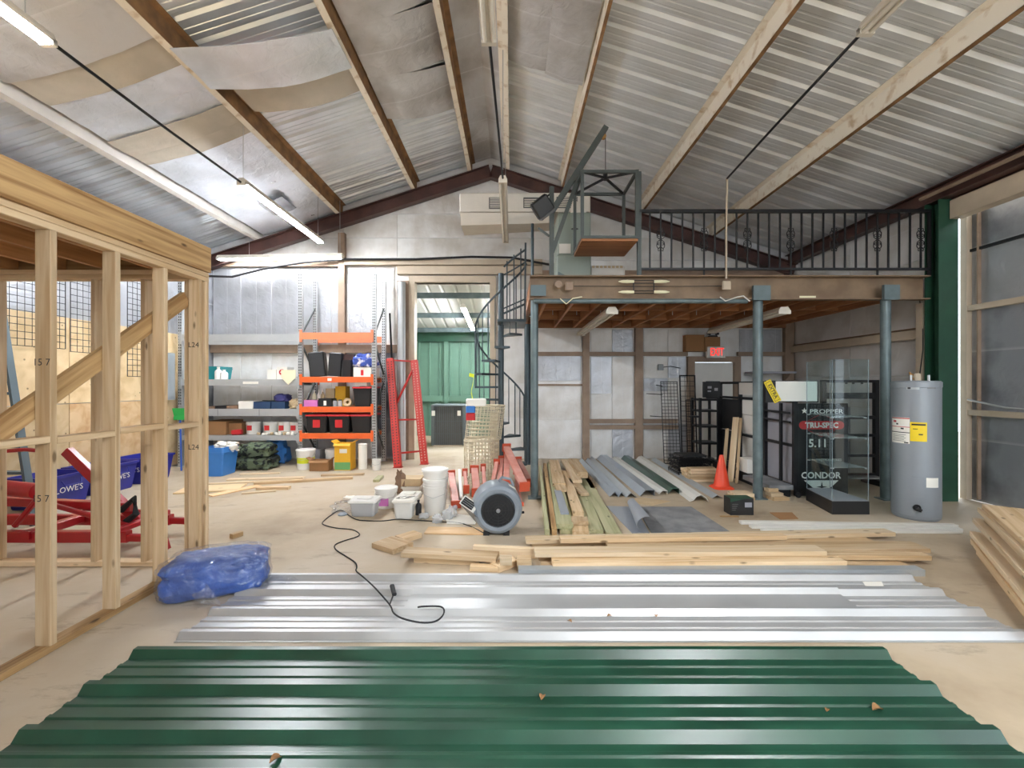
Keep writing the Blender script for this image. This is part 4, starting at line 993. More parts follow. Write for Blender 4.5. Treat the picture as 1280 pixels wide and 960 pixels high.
rb('lug', (-4.9, 4.1, 0.78), (-4.72, 4.1, 0.54), 0.03, 0.05)
MB().tube([(-3.62, 4.15, 0.33), (-3.50, 4.15, 0.44), (-3.48, 4.15, 0.30), (-3.58, 4.15, 0.22)], 0.03, 8).build('hook', 'rubber', rc)

# ================================================================== RACKS ON THE BACK WALL
QF, QB = 8.15, 8.76
def XP(px, Y=QF): return (px - 640) / FPX * Y
def ZP(py, Y=QF): return CAMH - (py - 480) / FPX * Y
PXL, PXM, PXR = -6.02, XP(376), XP(468)
def rack_frame(par, x, m='galv_post', z1=3.5):
    for yy in (QF, QB):
        p = MB().box((x - 0.038, yy - 0.03, 0), (x + 0.038, yy + 0.03, z1)).build('upright', m, par)
        mb = MB()
        k = 0.06
        while k < z1 - 0.03:
            for s in (-1, 1):
                mb.box((x + s*0.016 - 0.008, yy - 0.0325, k), (x + s*0.016 + 0.008, yy - 0.0302, k + 0.026))
            k += 0.0508
        S(mb.build('perforation', 'hole', p), 'stuff')
        MB().box((x - 0.06, yy - 0.05, 0), (x + 0.06, yy + 0.05, 0.008)).build('foot_plate', m, p)
    z = 0.25; flip = 0
    while z < z1 - 0.5:
        a, b = (QF + 0.03, QB - 0.03) if flip else (QB - 0.03, QF + 0.03)
        MB().bar((x, a, z), (x, b, z + 0.55), 0.02, 0.03).build('lattice_brace', 'hoist_steel', par); z += 0.72; flip ^= 1
rk = thing('pallet_rack', 'tall perforated rack with grey shelf beams at the left and orange beams at the right', 'rack', ((PXL + PXR)/2, (QF + QB)/2, 0))
for x in (PXL, PXM, PXR): rack_frame(rk, x)
def beams(x0, x1, z0, z1, m, deckm=None, deck=True):
    for yy, s in ((QF - 0.042, -1), (QB + 0.042, 1)):
        b = MB().box((x0 + 0.03, yy - 0.012, z0), (x1 - 0.03, yy + 0.012, z1)).build('beam', m, rk)
        for xa, xb in ((x0 + 0.002, x0 + 0.05), (x1 - 0.05, x1 - 0.002)):
            MB().box((xa, yy + s*0.014 - 0.004, z0 - 0.05), (xb, yy + s*0.014 + 0.004, z1 + 0.05)).build('end_bracket', m, b)
    if deck:
        mb = MB()
        for k in range(7): 
            xx = x0 + 0.1 + (x1 - x0 - 0.2) * k / 6
            mb.box((xx - 0.015, QF - 0.03, z0 + 0.02), (xx + 0.015, QB + 0.03, z0 + 0.045))
        mb.build('cross_bar', deckm or 'hoist_steel', rk)
        MB().box((x0 + 0.05, QF - 0.029, z1 - 0.022), (x1 - 0.05, QB + 0.029, z1 - 0.006)).build('shelf_deck', 'rack_grey' if m == 'rack_grey' else 'plywood', rk)
GZ = [(2.27, 2.40), (1.47, 1.585), (0.92, 1.05), (0.48, 0.57)]
OZ = [(2.31, 2.43), (1.53, 1.63), (0.99, 1.09), (0.51, 0.61)]
for i, (a, b) in enumerate(GZ): beams(PXL, PXM, a, b, 'rack_grey', deck=i > 0)
for i, (a, b) in enumerate(OZ): beams(PXM, PXR, a, b, 'orange_pale' if i == 0 else 'orange_paint', deck=i > 0)
MB().box((XP(306), QF - 0.058, 1.50), (XP(325), QF - 0.0545, 1.545)).build('shelf_label', 'paper', rk)
MB().box((XP(411), QF - 0.058, 1.555), (XP(416), QF - 0.0545, 1.605)).build('shelf_label', 'paper', rk)
for k in range(3):
    MB().box((PXL + 0.75*k + 0.7, QF - 0.0575, 0.925), (PXL + 0.75*k + 0.705, QF - 0.0545, 1.045)).build('beam_joint', 'hole', rk)

def tote(label, x0, x1, y0, y1, z0, h, m, lid=None, nm='storage_tote', cat='tote', group=None, taper=0.025, tagm=None):
    cx, cy = (x0 + x1)/2, (y0 + y1)/2
    t = thing(nm, label, cat, (cx, cy, z0), 0, group)
    hx, hy = (x1 - x0)/2, (y1 - y0)/2
    rings = []
    for (zz, d) in ((0, -taper - 0.006), (0.006, -taper), (h*0.80, -0.008), (h*0.80, 0.0), (h*0.84, 0.0), (h*0.84, -0.006), (h - (0.03 if lid else 0), -0.004), (h - (0.03 if lid else 0), -0.014), (0.02, -taper - 0.012)):
        c = 0.02
        X, Y = hx + d, hy + d
        rings.append([V((cx + a, cy + b, z0 + zz)) for a, b in ((-X+c, -Y), (X-c, -Y), (X, -Y+c), (X, Y-c), (X-c, Y), (-X+c, Y), (-X, Y-c), (-X, -Y+c))])
    MB().sweep(None, rings).build('body', m, t)
    if lid:
        MB().cbox((x0 - 0.008, y0 - 0.008, z0 + h - 0.03), (x1 + 0.008, y1 + 0.008, z0 + h), 0.015).build('lid', lid, t)
        MB().cbox((cx - hx*0.6, cy - hy*0.6, z0 + h), (cx + hx*0.6, cy + hy*0.6, z0 + h + 0.01), 0.02).build('lid_panel', lid, t)
        for s in (-1, 1): MB().box((cx + s*hx - 0.012, cy - 0.05, z0 + h - 0.06), (cx + s*hx + 0.012, cy + 0.05, z0 + h - 0.028)).build('latch', m, t)
    if tagm: MB().box((cx - 0.06, y0 - 0.004 + 0.012, z0 + 0.1), (cx + 0.07, y0 + 0.002 + 0.012, z0 + 0.24)).build('label', tagm, t)
    return t
def carton(label, x0, x1, y0, y1, z0, h, m, nm='carton', cat='box', group=None, flaps=False, tape=None):
    t = thing(nm, label, cat, ((x0+x1)/2, (y0+y1)/2, z0), 0, group)
    if flaps:
        w = 0.006
        MB().sweep(None, [[V((a, b, zz)) for a, b in ((x0+i, y0+i), (x1-i, y0+i), (x1-i, y1-i), (x0+i, y1-i))] for zz, i in ((z0, 0), (z0 + h, 0), (z0 + h, w), (z0 + 0.01, w))]).build('body', m, t)
        for (p, q, d) in (((x0, y0), (x1, y0), (0, -1)), ((x1, y0), (x1, y1), (1, 0)), ((x0, y1), (x0, y0), (-1, 0))):
            a, b = V((p[0], p[1], z0 + h)), V((q[0], q[1], z0 + h)); e = V((d[0]*0.06, d[1]*0.06, 0.045 if d[0] else -0.03))
            MB().sweep(None, [[a, b, b + e, a + e], [v + V((0, 0, 0.005)) for v in (a, b, b + e, a + e)]]).build('flap', m, t)
    else:
        MB().box((x0, y0, z0), (x1, y1, z0 + h)).build('body', m, t)
        if tape: MB().box(((x0+x1)/2 - 0.025, y0 - 0.001, z0 + h*0.15), ((x0+x1)/2 + 0.025, y0, z0 + h*0.75)).build('printed_panel', tape, t)
        MB().box((x0 - 0.002, y0 - 0.002, z0 + h), (x1 + 0.002, y1 + 0.002, z0 + h + 0.006)).build('lid', m, t)
    return t
def bucket(label, x, y, z, r, h, m='white_plastic', lid='white_plastic', nm='bucket', cat='bucket', group=None, band=None, rim=True, bail=True):
    t = thing(nm, label, cat, (x, y, z), 0, group)
    T = Matrix.Translation((x, y, z)); r0 = r * 0.88
    prof = [(0.001, 0), (r0, 0), (r0 + 0.003, 0.01), (r*0.97, h*0.78), (r*1.03, h*0.78), (r*1.03, h*0.80), (r*0.98, h*0.80), (r*0.985, h*0.86), (r*1.04, h*0.86), (r*1.04, h*0.88), (r, h*0.88), (r, h)]
    if not lid: prof += [(r - 0.005, h), (r0 - 0.005, 0.015), (0.001, 0.015)]
    else: prof += [(0.001, h)]
    MB().lathe(prof, 24, T).build('body', m, t)
    if lid:
        MB().lathe([(r*1.0, h - 0.02), (r*1.07, h - 0.02), (r*1.07, h + 0.004), (r*0.96, h + 0.010), (r*0.92, h + 0.002), (0.001, h + 0.003)], 24, T).build('lid', lid, t)
    if band:
        rr = lambda zz: r0 + (r*0.97 - r0) * zz / (h*0.78) + 0.0015
        MB().lathe([(rr(h*0.12), h*0.12), (rr(h*0.62), h*0.62)], 24, T, caps=False).build('label', band, t)
    if bail:
        MB().tube([(x - r*1.03, y, z + h*0.83), (x - r*0.9, y - r*0.7, z + h*0.6), (x, y - r*1.12, z + h*0.52), (x + r*0.9, y - r*0.7, z + h*0.6), (x + r*1.03, y, z + h*0.83)], 0.003, 5).build('bail', 'galv_post', t)
    return t
def lump(label, c, s, m, nm, cat, seed=1, amp=0.12, freq=2.6, group=None, squash=0.6, nu=28, nv=16, zr=0.0):
    """a soft crumpled bundle resting on its flat underside"""
    from mathutils import noise
    mb = MB(); rings = []
    for j in range(nv + 1):
        ph = -math.pi/2 + math.pi * j / nv
        ring = []
        for i in range(nu):
            th = 2*math.pi*i/nu
            cp = abs(math.cos(ph)) ** squash; x = cp * math.copysign(abs(math.cos(th)) ** squash, math.cos(th)); y = cp * math.copysign(abs(math.sin(th)) ** squash, math.sin(th)); z = math.copysign(abs(math.sin(ph)) ** squash, math.sin(ph))
            d = 1 + amp * noise.noise(V((x*freq + seed*3.1, y*freq, z*freq))) + amp*0.4*noise.noise(V((x*freq*3 + seed, y*freq*3, z*freq*3)))
            zz = max(-0.86, z * d)
            ring.append(V((x*d*s[0], y*d*s[1], (zz + 0.86) * s[2])))
        rings.append(ring)
    rm = Matrix.Translation(V(c)) @ Matrix.Rotation(zr, 4, 'Z')
    rings = [[rm @ p for p in r] for r in rings]
    mb.sweep(None, rings, smooth=True)
    o = mb.build(nm, m, origin=c)
    return tag(o, label, cat, group)
def bottle(label, x, y, z, r, h, m, cap, nm='bottle', group=None):
    t = thing(nm, label, 'bottle', (x, y, z), 0, group)
    MB().lathe([(0.001, 0), (r, 0), (r, h*0.6), (r*0.85, h*0.7), (r*0.35, h*0.82), (r*0.35, h*0.88), (0.001, h*0.88)], 14, Matrix.Translation((x, y, z))).build('body', m, t)
    MB().lathe([(0.001, h*0.88), (r*0.42, h*0.88), (r*0.42, h), (0.001, h)], 10, Matrix.Translation((x, y, z))).build('cap', cap, t)
    return t

sy0, sy1 = QF - 0.02, QB - 0.05
# grey bay, upper shelf
z = GZ[1][1]
tote('teal plastic tub at the left end of the upper grey shelf', XP(250), XP(268), sy0 + 0.1, sy1, z, 0.24, 'teal_plastic')
bottle('tall white jug beside the teal tub on the upper grey shelf', XP(269.5), sy0 + 0.10, z, 0.06, 0.23, 'white_plastic', 'white_plastic', 'jug')
bottle('short white jug right of the tall white jug on the upper grey shelf', XP(277), sy0 + 0.09, z, 0.065, 0.18, 'white_plastic', 'white_plastic', 'jug')
carton('small white box without markings on the upper grey shelf', XP(333), XP(344), sy0 + 0.05, sy0 + 0.3, z, 0.17, 'paper')
fa = carton('white box with a red round emblem on the upper grey shelf', XP(345), XP(358), sy0 + 0.05, sy0 + 0.3, z, 0.22, 'paper', nm='first_aid_box')
MB().lathe([(0.001, 0), (0.055, 0), (0.055, 0.002)], 16, Matrix.Translation((XP(351.5), sy0 + 0.049, z + 0.13)) @ Matrix.Rotation(R(90), 4, 'X')).build('emblem', 'red_plastic', fa)
MB().box((XP(351.5) - 0.03, sy0 + 0.045, z + 0.12), (XP(351.5) + 0.03, sy0 + 0.0465, z + 0.14)).box((XP(351.5) - 0.01, sy0 + 0.045, z + 0.1), (XP(351.5) + 0.01, sy0 + 0.0465, z + 0.16)).build('cross', 'paper', fa)
tag(MB().sweep(None, [[V((XP(354), yy, z + 0.17)), V((XP(372), yy, z + 0.17)), V((XP(372), yy, z + 0.03)), V((XP(363), yy, z - 0.10)), V((XP(354), yy, z + 0.03))] for yy in (QF - 0.075, QF - 0.068)]).build('paper_bag', 'cream'), 'cream pointed paper hanging over the front edge of the upper grey shelf', 'paper')
# grey bay, middle shelf
z = GZ[2][1]
for k, (a, b, h, m, lab) in enumerate(((253, 268, 0.03, 'brown_junk', 'flat brown folded cloth at the left end of the middle grey shelf'), (269, 282, 0.045, 'black_plastic', 'flat black case beside the brown cloth on the middle grey shelf'), (283, 297, 0.05, 'brown_junk', 'low dark box next to the white box on the middle grey shelf'), (298, 316, 0.13, 'paper', 'white and pink carton on the middle grey shelf'), (317, 338, 0.12, 'dark_blue_box', 'dark blue carton on the middle grey shelf beside the white carton'), (339, 356, 0.12, 'dark_blue_box', 'dark blue carton carrying a purple bundle on the middle grey shelf'))):
    carton(lab, XP(a), XP(b), sy0 + 0.02, sy0 + 0.4, z, h, m)
lump('purple and white bundle on top of a dark blue carton', (XP(347.5), sy0 + 0.2, z + 0.127), (0.13, 0.14, 0.075), 'purple_junk', 'cloth_bundle', 'bundle', 4, 0.3)
lump('tan crumpled bundle at the right end of the middle grey shelf', (XP(366), sy0 + 0.2, z), (0.11, 0.18, 0.09), 'cardboard_light', 'cloth_bundle', 'bundle', 6, 0.35)
tag(MB().bar((XP(318), sy0 + 0.3, z + 0.14), (XP(339), sy0 + 0.3, z + 0.13), 0.05, 0.012).build('trowel', 'black_plastic'), 'thin dark bar lying on a dark blue carton', 'tool')
# grey bay, lower shelf
z = GZ[3][1]
carton('long brown carton at the left of the lower grey shelf', XP(252), XP(281), sy0 + 0.05, sy1, z, 0.24, 'cardboard', flaps=False)
carton('shorter brown carton next to the long one on the lower grey shelf', XP(281.5), XP(298), sy0 + 0.12, sy1, z, 0.20, 'cardboard')
for k, xx in enumerate((310, 332, 350, 365)):
    bucket('white pail with red print on the lower grey shelf, %s' % ('first from the left', 'second from the left', 'third from the left', 'last before the orange bay')[k], XP(xx), sy0 + 0.2, z, 0.125, 0.23, lid=None, nm='pail', group='white pails on the lower grey shelf', bail=False)
    MB().box((XP(xx) - 0.05, sy0 + 0.067, z + 0.08), (XP(xx) + 0.04, sy0 + 0.07, z + 0.17)).build('red_print', 'red_plastic', bpy.data.objects['pail' if k == 0 else 'pail.%03d' % k])
tag(MB().bar((XP(290), sy0 + 0.03, z + 0.045), (XP(301), sy0 + 0.06, z + 0.06), 0.09, 0.09, ch=0.02).build('red_container', 'red_plastic'), 'red plastic container lying in front of the brown cartons', 'container')
rr = random.Random(3)
for k in range(9):
    xx = XP(322 + k * 5.3 + rr.random() * 2)
    lump('small pale scrap before the white pails on the lower grey shelf, %s from the left' % ('first', 'second', 'third', 'fourth', 'fifth', 'sixth', 'seventh', 'eighth', 'ninth')[k], (xx, sy0 + 0.03 + 0.03*rr.random(), z), (0.03, 0.025, 0.02 + 0.015*rr.random()), 'paper' if k % 3 else 'cardboard_light', 'scrap', 'scrap', k, 0.4, group='small scraps in front of the white pails', nu=10, nv=6)
for k in range(6):
    xx = XP(262 + k*19); 
    tag(MB().bar((xx - 0.14, sy0 + 0.2, z + 0.30 + 0.012*(k % 2)), (xx + 0.15, sy0 + 0.24, z + 0.31), 0.25, 0.025).build('folded_cloth', 'brown_junk' if k % 2 else 'cardboard_light'), 'grey-brown cloth laid over the cartons and pails of the lower shelf', 'cloth', 'cloths over the lower grey shelf') if False else None
# floor below the grey bay
t = tote('large blue open bin full of scraps on the floor before the grey shelves', F(250, 596).x, -4.66, 7.22, 7.66, 0, 0.47, 'blue_bin', nm='open_bin', cat='bin', taper=0.04)
lump('white rags filling the large blue bin', (F(262, 596).x + 0.1, 7.5, 0.36), (0.15, 0.14, 0.09), 'paper', 'rags', 'rags', 2, 0.4)
lump('upper camouflage bag lying on another beside the large blue bin', (XP(321, 7.97), 7.98, 0.222), (0.29, 0.25, 0.125), 'camo', 'duffel_bag', 'bag', 3, 0.28)
lump('lower camouflage bag on the floor beside the large blue bin', (XP(321, 7.97), 7.98, 0.0), (0.32, 0.26, 0.122), 'camo', 'duffel_bag', 'bag', 5, 0.25)
lump('bright blue crumpled tarp behind the camouflage bags', (XP(344, 8.55), 8.55, 0), (0.24, 0.2, 0.22), 'blue_bin', 'tarp', 'tarp', 8, 0.35)
# orange bay, upper shelf
z = OZ[1][1]
for k, (a, b, h, m, lab) in enumerate(((383, 404, 0.46, 'black_plastic', 'black tall divider board at the left of the upper orange shelf'), (405, 423, 0.45, 'sign_black', 'dark grey tall case in the middle of the upper orange shelf'))):
    t = thing('tall_case', lab, 'case', ((XP(a) + XP(b))/2, sy0 + 0.2, z))
    Mx = Matrix.Translation(((XP(a) + XP(b))/2, sy0 + 0.22, z)) @ Matrix.Rotation(R(-6 if k == 0 else 4), 4, 'Y') @ Matrix.Rotation(R(12), 4, 'Z')
    hw = (XP(b) - XP(a))/2 - 0.015
    MB().cbox((-hw, -0.14, 0.015), (hw, 0.14, h), 0.02, Mx).build('body', m, t)
    for q in (0.12, 0.24, 0.36): MB().box((-hw*0.9, -0.146, q), (-hw*0.4, -0.141, q + 0.02), Mx).build('slot', 'hole', t)
carton('dark red slim case behind the black tower on the upper orange shelf', XP(424.5), XP(437), sy0 + 0.2, sy1, z, 0.42, 'maroon_steel', nm='slim_case', cat='case')
carton('small black tower on the upper orange shelf beside the bright cloth', XP(428), XP(438), sy0 + 0.01, sy0 + 0.18, z, 0.30, 'sign_black', nm='black_tower', cat='case')
carton('white and red box under the blue cloth on the upper orange shelf', XP(441), XP(463), sy0 + 0.05, sy1, z, 0.17, 'paper', tape='red_plastic')
lump('blue white and red bundled cloth on the upper orange shelf', (XP(452), sy0 + 0.25, z + 0.178), (0.20, 0.22, 0.13), 'cloth_blue', 'cloth_bundle', 'bundle', 11, 0.3)
# orange bay, middle shelf
z = OZ[2][1]
carton('pink patterned box on the middle orange shelf', XP(380), XP(397), sy0 + 0.01, sy0 + 0.25, z, 0.11, 'pink_label')
carton('low black box with a white label on the middle orange shelf', XP(398.5), XP(414.5), sy0 + 0.01, sy0 + 0.25, z, 0.14, 'black_plastic', tape='paper')
carton('beige upright box behind the low black box on the middle orange shelf', XP(399), XP(410), sy0 + 0.3, sy0 + 0.5, z, 0.32, 'cardboard_light')
carton('tall tan box behind the glass jars on the middle orange shelf', XP(411), XP(424), sy0 + 0.32, sy0 + 0.55, z, 0.36, 'yellow_box')
for k, (xx, mm) in enumerate(((383.5, 'cream'), (389.5, 'paper'), (394.5, 'cardboard_light'))):
    bottle('%s bottle behind the pink box on the middle orange shelf' % ('cream', 'white', 'tan')[k], XP(xx), sy0 + 0.33, z, 0.036, 0.30, mm, 'paper', group='bottles behind the pink box')
for k, xx in enumerate((418, 424)):
    t = thing('glass_jar', '%s glass jar with dark lid on the middle orange shelf' % ('left', 'right')[k], 'jar', (XP(xx) , sy0 + 0.06, z), 0, 'two glass jars')
    MB().lathe([(0.001, 0), (0.038, 0), (0.04, 0.01), (0.04, 0.09), (0.03, 0.105)], 14, Matrix.Translation((XP(xx), sy0 + 0.06, z))).build('body', 'clear_plastic', t)
    MB().lathe([(0.001, 0.105), (0.034, 0.105), (0.034, 0.125), (0.001, 0.125)], 14, Matrix.Translation((XP(xx), sy0 + 0.06, z))).build('lid', 'black_plastic', t)
tag(MB().lathe([(0.03, -0.02), (0.075, -0.03), (0.075, 0.03), (0.03, 0.02), (0.03, -0.02)], 18, Matrix.Translation((XP(434), sy0 + 0.05, z + 0.077)) @ Matrix.Rotation(R(80), 4, 'X'), caps=False).build('tape_roll', 'cardboard_light'), 'tan roll standing on edge on the middle orange shelf', 'roll')
tote('black tote with a red lid alone on the middle orange shelf', XP(441), XP(464.5), sy0 - 0.0, sy1, z, 0.36, 'black_plastic', 'red_plastic')
carton('white carton on the black tote of the middle orange shelf', XP(443), XP(458), sy0 + 0.05, sy0 + 0.35, z + 0.372, 0.07, 'paper')
# orange bay, lower shelf
z = OZ[3][1]
for k, (a, b) in enumerate(((382.5, 409), (410, 437), (438.5, 464.5))):
    tote(('black red-lidded tote with a red label at the left end of the lower orange shelf', 'black red-lidded tote with a red label in the middle of the lower orange shelf', 'black red-lidded tote without a label on the lower orange shelf')[k], XP(a), XP(b), sy0 - 0.01, sy1, z, 0.335, 'black_plastic', 'red_plastic', group='black totes on the lower orange shelf', tagm='red_plastic' if k < 2 else None)
# floor in front of the orange bay
def FB(x, y): p = F(x, y); return p
p = FB(377, 588); bucket('white tub with a lime yellow label below the orange shelves', p.x, p.y + 0.16, 0, 0.155, 0.34, band='lime', nm='compound_tub')
p = FB(407, 586); bucket('open white bucket behind the small cardboard box', p.x, p.y + 0.36, 0, 0.15, 0.30, lid=None)
p = FB(399, 589); carton('small open cardboard box on the floor between tub and yellow carton', p.x - 0.17, p.x + 0.16, p.y, p.y + 0.2, 0, 0.18, 'cardboard', flaps=True)
carton('white low crate on the floor behind the cardboard box', XP(382, 8.4), XP(402, 8.4), 8.32, 8.6, 0, 0.27, 'panel_grey', nm='crate', cat='crate')
p = FB(428, 588); yb = carton('tall yellow carton with green print and open top on the floor', p.x - 0.14, p.x + 0.14, p.y, p.y + 0.26, 0, 0.46, 'yellow_box', flaps=True)
MB().box((p.x - 0.135, p.y - 0.002, 0.01), (p.x + 0.135, p.y, 0.14)).build('green_print', 'green_print', yb)
MB().box((p.x - 0.05, p.y - 0.002, 0.30), (p.x + 0.08, p.y, 0.37)).build('white_print', 'paper', yb)
p = FB(451.5, 587); 
t = thing('paper_roll', 'white upright roll between the yellow carton and the rack post', 'roll', (p.x, p.y + 0.08, 0))
MB().lathe([(0.02, 0), (0.075, 0), (0.075, 0.44), (0.02, 0.44), (0.02, 0)], 18, Matrix.Translation((p.x, p.y + 0.08, 0)), caps=False).build('roll', 'paper', t)
p = FB(468.5, 589); bucket('small white bucket in front of the right rack post', p.x, p.y + 0.1, 0, 0.075, 0.19, lid=None)
# slim poles leaning beside the rack
t = tag(MB().bar((-2.2, 8.55, 0.02), (-2.42, 8.86, 2.9), 0.03, 0.03).build('metal_pole', 'black_steel'), 'slim dark pole leaning against the wall right of the rack', 'pole')
# red upright frame leaning on the door post
rf_ = thing('rack_upright', 'red perforated rack upright frame leaning beside the doorway', 'rack upright', (-1.9, 8.3, 0))
la, lb_ = V((-2.05, 8.06, 0.005)), V((-2.34, 8.60, 1.98)); ra, rb2 = V((-1.64, 8.40, 0.005)), V((-1.92, 8.86, 1.96))
ra.y = 8.40; rb2.y = 8.80
for a, b in ((la, lb_), (ra, rb2)):
    c = MB().bar(a, b, 0.135, 0.09, (0, -1, 0), 0.006).build('column', 'red_paint', rf_)
    x, y, z_ = frame_of(a, b, (0, -1, 0)); Ln = (b - a).length
    mb = MB(); k = 0.05
    while k < Ln - 0.04:
        q = a + x * k
        for s in (-1, 1): mb.bar(q + y*s*0.032 + z_*0.0455, q + y*s*0.032 + x*0.024 + z_*0.0455, 0.022, 0.002, z_)
        k += 0.0508
    S(mb.build('perforation', 'hole' if a is la else 'red_beam', c), 'stuff')
    MB().box((a.x - 0.08, a.y - 0.06, 0), (a.x + 0.08, a.y + 0.06, 0.01)).build('foot_plate', 'red_paint', rf_)
def lerp(a, b, u): return a + (b - a) * u
for u0, u1 in ((0.99, 0.99), (0.52, 0.95), (0.42, 0.42), (0.12, 0.12)):
    MB().bar(lerp(la, lb_, u0), lerp(ra, rb2, u1), 0.03, 0.03).build('strut', 'red_paint', rf_)

# condenser unit in the green bay
ac = thing('condenser_unit', 'grey outdoor condenser unit standing in the green bay behind the doorway', 'condenser', (-1.47, 11.1, 0))
cx0, cx1, cy0, cy1 = -1.90, -1.15, 10.75, 11.45
MB().box((cx0, cy0, 0), (cx1, cy1, 0.03)).build('pad', 'tan_light', ac)
MB().box((cx0 + 0.02, cy0 + 0.02, 0.03), (cx1 - 0.02, cy1 - 0.02, 0.96)).build('coil_body', 'grille_dark', ac)
for (a, b) in ((cx0, cy0), (cx1, cy0), (cx0, cy1), (cx1, cy1)): MB().box((a - 0.035, b - 0.035, 0.03), (a + 0.035, b + 0.035, 0.98)).build('corner_post', 'ac_grey', ac)
MB().cbox((cx0 - 0.04, cy0 - 0.04, 0.96), (cx1 + 0.04, cy1 + 0.04, 1.0), 0.01).build('top_pan', 'ac_grey', ac)
for k in range(14): MB().box((cx0 + 0.05 + k*0.049, cy0 + 0.005, 0.05), (cx0 + 0.062 + k*0.049, cy0 + 0.019, 0.95)).build('louver', 'ac_grey', ac)
for zz in (0.3, 0.6): MB().box((cx0 + 0.04, cy0 - 0.005, zz), (cx1 - 0.04, cy0 + 0.004, zz + 0.012)).build('guard_wire', 'ac_grey', ac)
MB().box((cx1 - 0.16, cy0 - 0.006, 0.74), (cx1 - 0.08, cy0 + 0.004, 0.86)).build('label', 'paper', ac)
MB().box((cx0 - 0.02, cy0 - 0.045, 0.74), (cx0 + 0.06, cy0 - 0.036, 0.86)).build('label', 'paper', ac)

# ================================================================== MIDDLE OF THE FLOOR
p = F(541, 646)
t = bucket('tall white five gallon bucket standing among smaller tubs', p.x, p.y + 0.15, 0, 0.135, 0.40)
bucket('second white bucket stacked in the tall white bucket', p.x, p.y + 0.15, 0.413, 0.145, 0.10, nm='bucket', bail=False)
p = F(547, 625); bucket('white and pink bucket behind the tall white bucket', p.x, p.y + 0.12, 0, 0.12, 0.33, lid=None, band='skin_tag')
p = F(514, 618); carton('flat beige carton on a white tub behind the small tubs', p.x - 0.14, p.x + 0.12, p.y + 0.02, p.y + 0.3, 0.105, 0.09, 'cardboard_light')
p = F(514, 618); tote('low white tub carrying the flat beige carton', p.x - 0.15, p.x + 0.13, p.y, p.y + 0.32, 0, 0.10, 'white_plastic')
p = F(510, 634); tote('white tub with white lid between the clear tub and the carton', p.x - 0.13, p.x + 0.12, p.y, p.y + 0.24, 0, 0.14, 'white_plastic', 'paper')
p = F(479, 637); bucket('white short bucket with purple label left of the clear tub', p.x, p.y + 0.13, 0, 0.13, 0.235, lid='white_plastic', bail=True)
MB().box((p.x - 0.06, p.y - 0.004 + 0.006, 0.04), (p.x + 0.06, p.y + 0.008, 0.13)).build('label', 'pink_label', bpy.data.objects[[o.name for o in bpy.data.objects if o.name.startswith('bucket')][-1]])
p = F(503, 650); ct = tote('clear square tub with white lid and black marks in front of the buckets', p.x - 0.115, p.x + 0.115, p.y, p.y + 0.22, 0, 0.22, 'translucent_white', 'paper')
for k in range(4): MB().bar((p.x - 0.08 + 0.05*k, p.y + 0.05 + 0.03*(k % 2), 0.232), (p.x - 0.04 + 0.05*k, p.y + 0.10 + 0.03*(k % 2), 0.232), 0.012, 0.002).build('mark', 'sign_black', ct)
p = F(452, 647); ct = tote('grey food-type tub wrapped in clear plastic, leftmost of the tubs', p.x - 0.15, p.x + 0.15, p.y, p.y + 0.24, 0, 0.19, 'fan_blue' if False else 'clear_plastic', 'white_plastic')
MB().cbox((p.x - 0.12, p.y + 0.03, 0.012), (p.x + 0.12, p.y + 0.21, 0.145), 0.02).build('contents', 'mat_grey', ct)
p = F(432, 643); lump('thin clear plastic sheet crumpled left of the wrapped tub', (p.x - 0.02, p.y + 0.16, 0), (0.17, 0.15, 0.055), 'clear_wrap', 'plastic_sheet', 'plastic', 3, 0.5)
p = F(424, 636); lump('white glove-like rag at the left end of the plastic sheet', (p.x, p.y + 0.35, 0), (0.07, 0.07, 0.035), 'paper', 'rag', 'rag', 12, 0.4, nu=16, nv=8)
p = F(429, 643); tag(MB().lathe([(0.001, 0), (0.05, 0), (0.055, 0.008), (0.03, 0.028), (0.001, 0.03)], 16, Matrix.Translation((p.x, p.y - 0.02, 0))).build('small_lid', 'fan_blue'), 'small grey lid on the floor in front of the plastic sheet', 'lid')
p = F(496, 622); lump('brown crumpled rag standing behind the white short bucket', (p.x - 0.01, p.y + 0.25, 0), (0.07, 0.06, 0.15), 'brown_junk', 'rag', 'rag', 14, 0.5, nu=16, nv=10)
p = F(522, 645); bottle('black squat bottle between the clear tub and the tall bucket', p.x, p.y + 0.05, 0, 0.035, 0.17, 'black_plastic', 'black_plastic')
for k, (x, y) in enumerate(((530, 647), (548, 652), (560, 648), (566, 645))):
    p = F(x, y); lump(('flat clear plastic scrap at the left foot of the tall white bucket', 'clear plastic scrap nearest to the camera by the tall white bucket', 'rounder clear plastic scrap at the right foot of the tall white bucket', 'tallest clear plastic scrap, nearest to the blue-grey blower')[k], (p.x + 0.0, p.y - 0.03, 0), (0.055, 0.05, 0.03 + 0.012*k), 'clear_plastic', 'plastic_scrap', 'plastic', 20 + k, 0.5, group='clear plastic scraps by the bucket', nu=14, nv=8)
p = F(578, 654)
tag(MB().sweep(None, [[V((p.x - 0.16, p.y - 0.04, zz)), V((p.x + 0.14, p.y - 0.06, zz)), V((p.x + 0.16, p.y + 0.2, zz)), V((p.x - 0.1, p.y + 0.32, zz)), V((p.x - 0.2, p.y + 0.15, zz))] for zz in (0.002, 0.01)]).build('paper_sheet', 'paper'), 'white paper sheet on the floor in front of the red beams', 'paper')

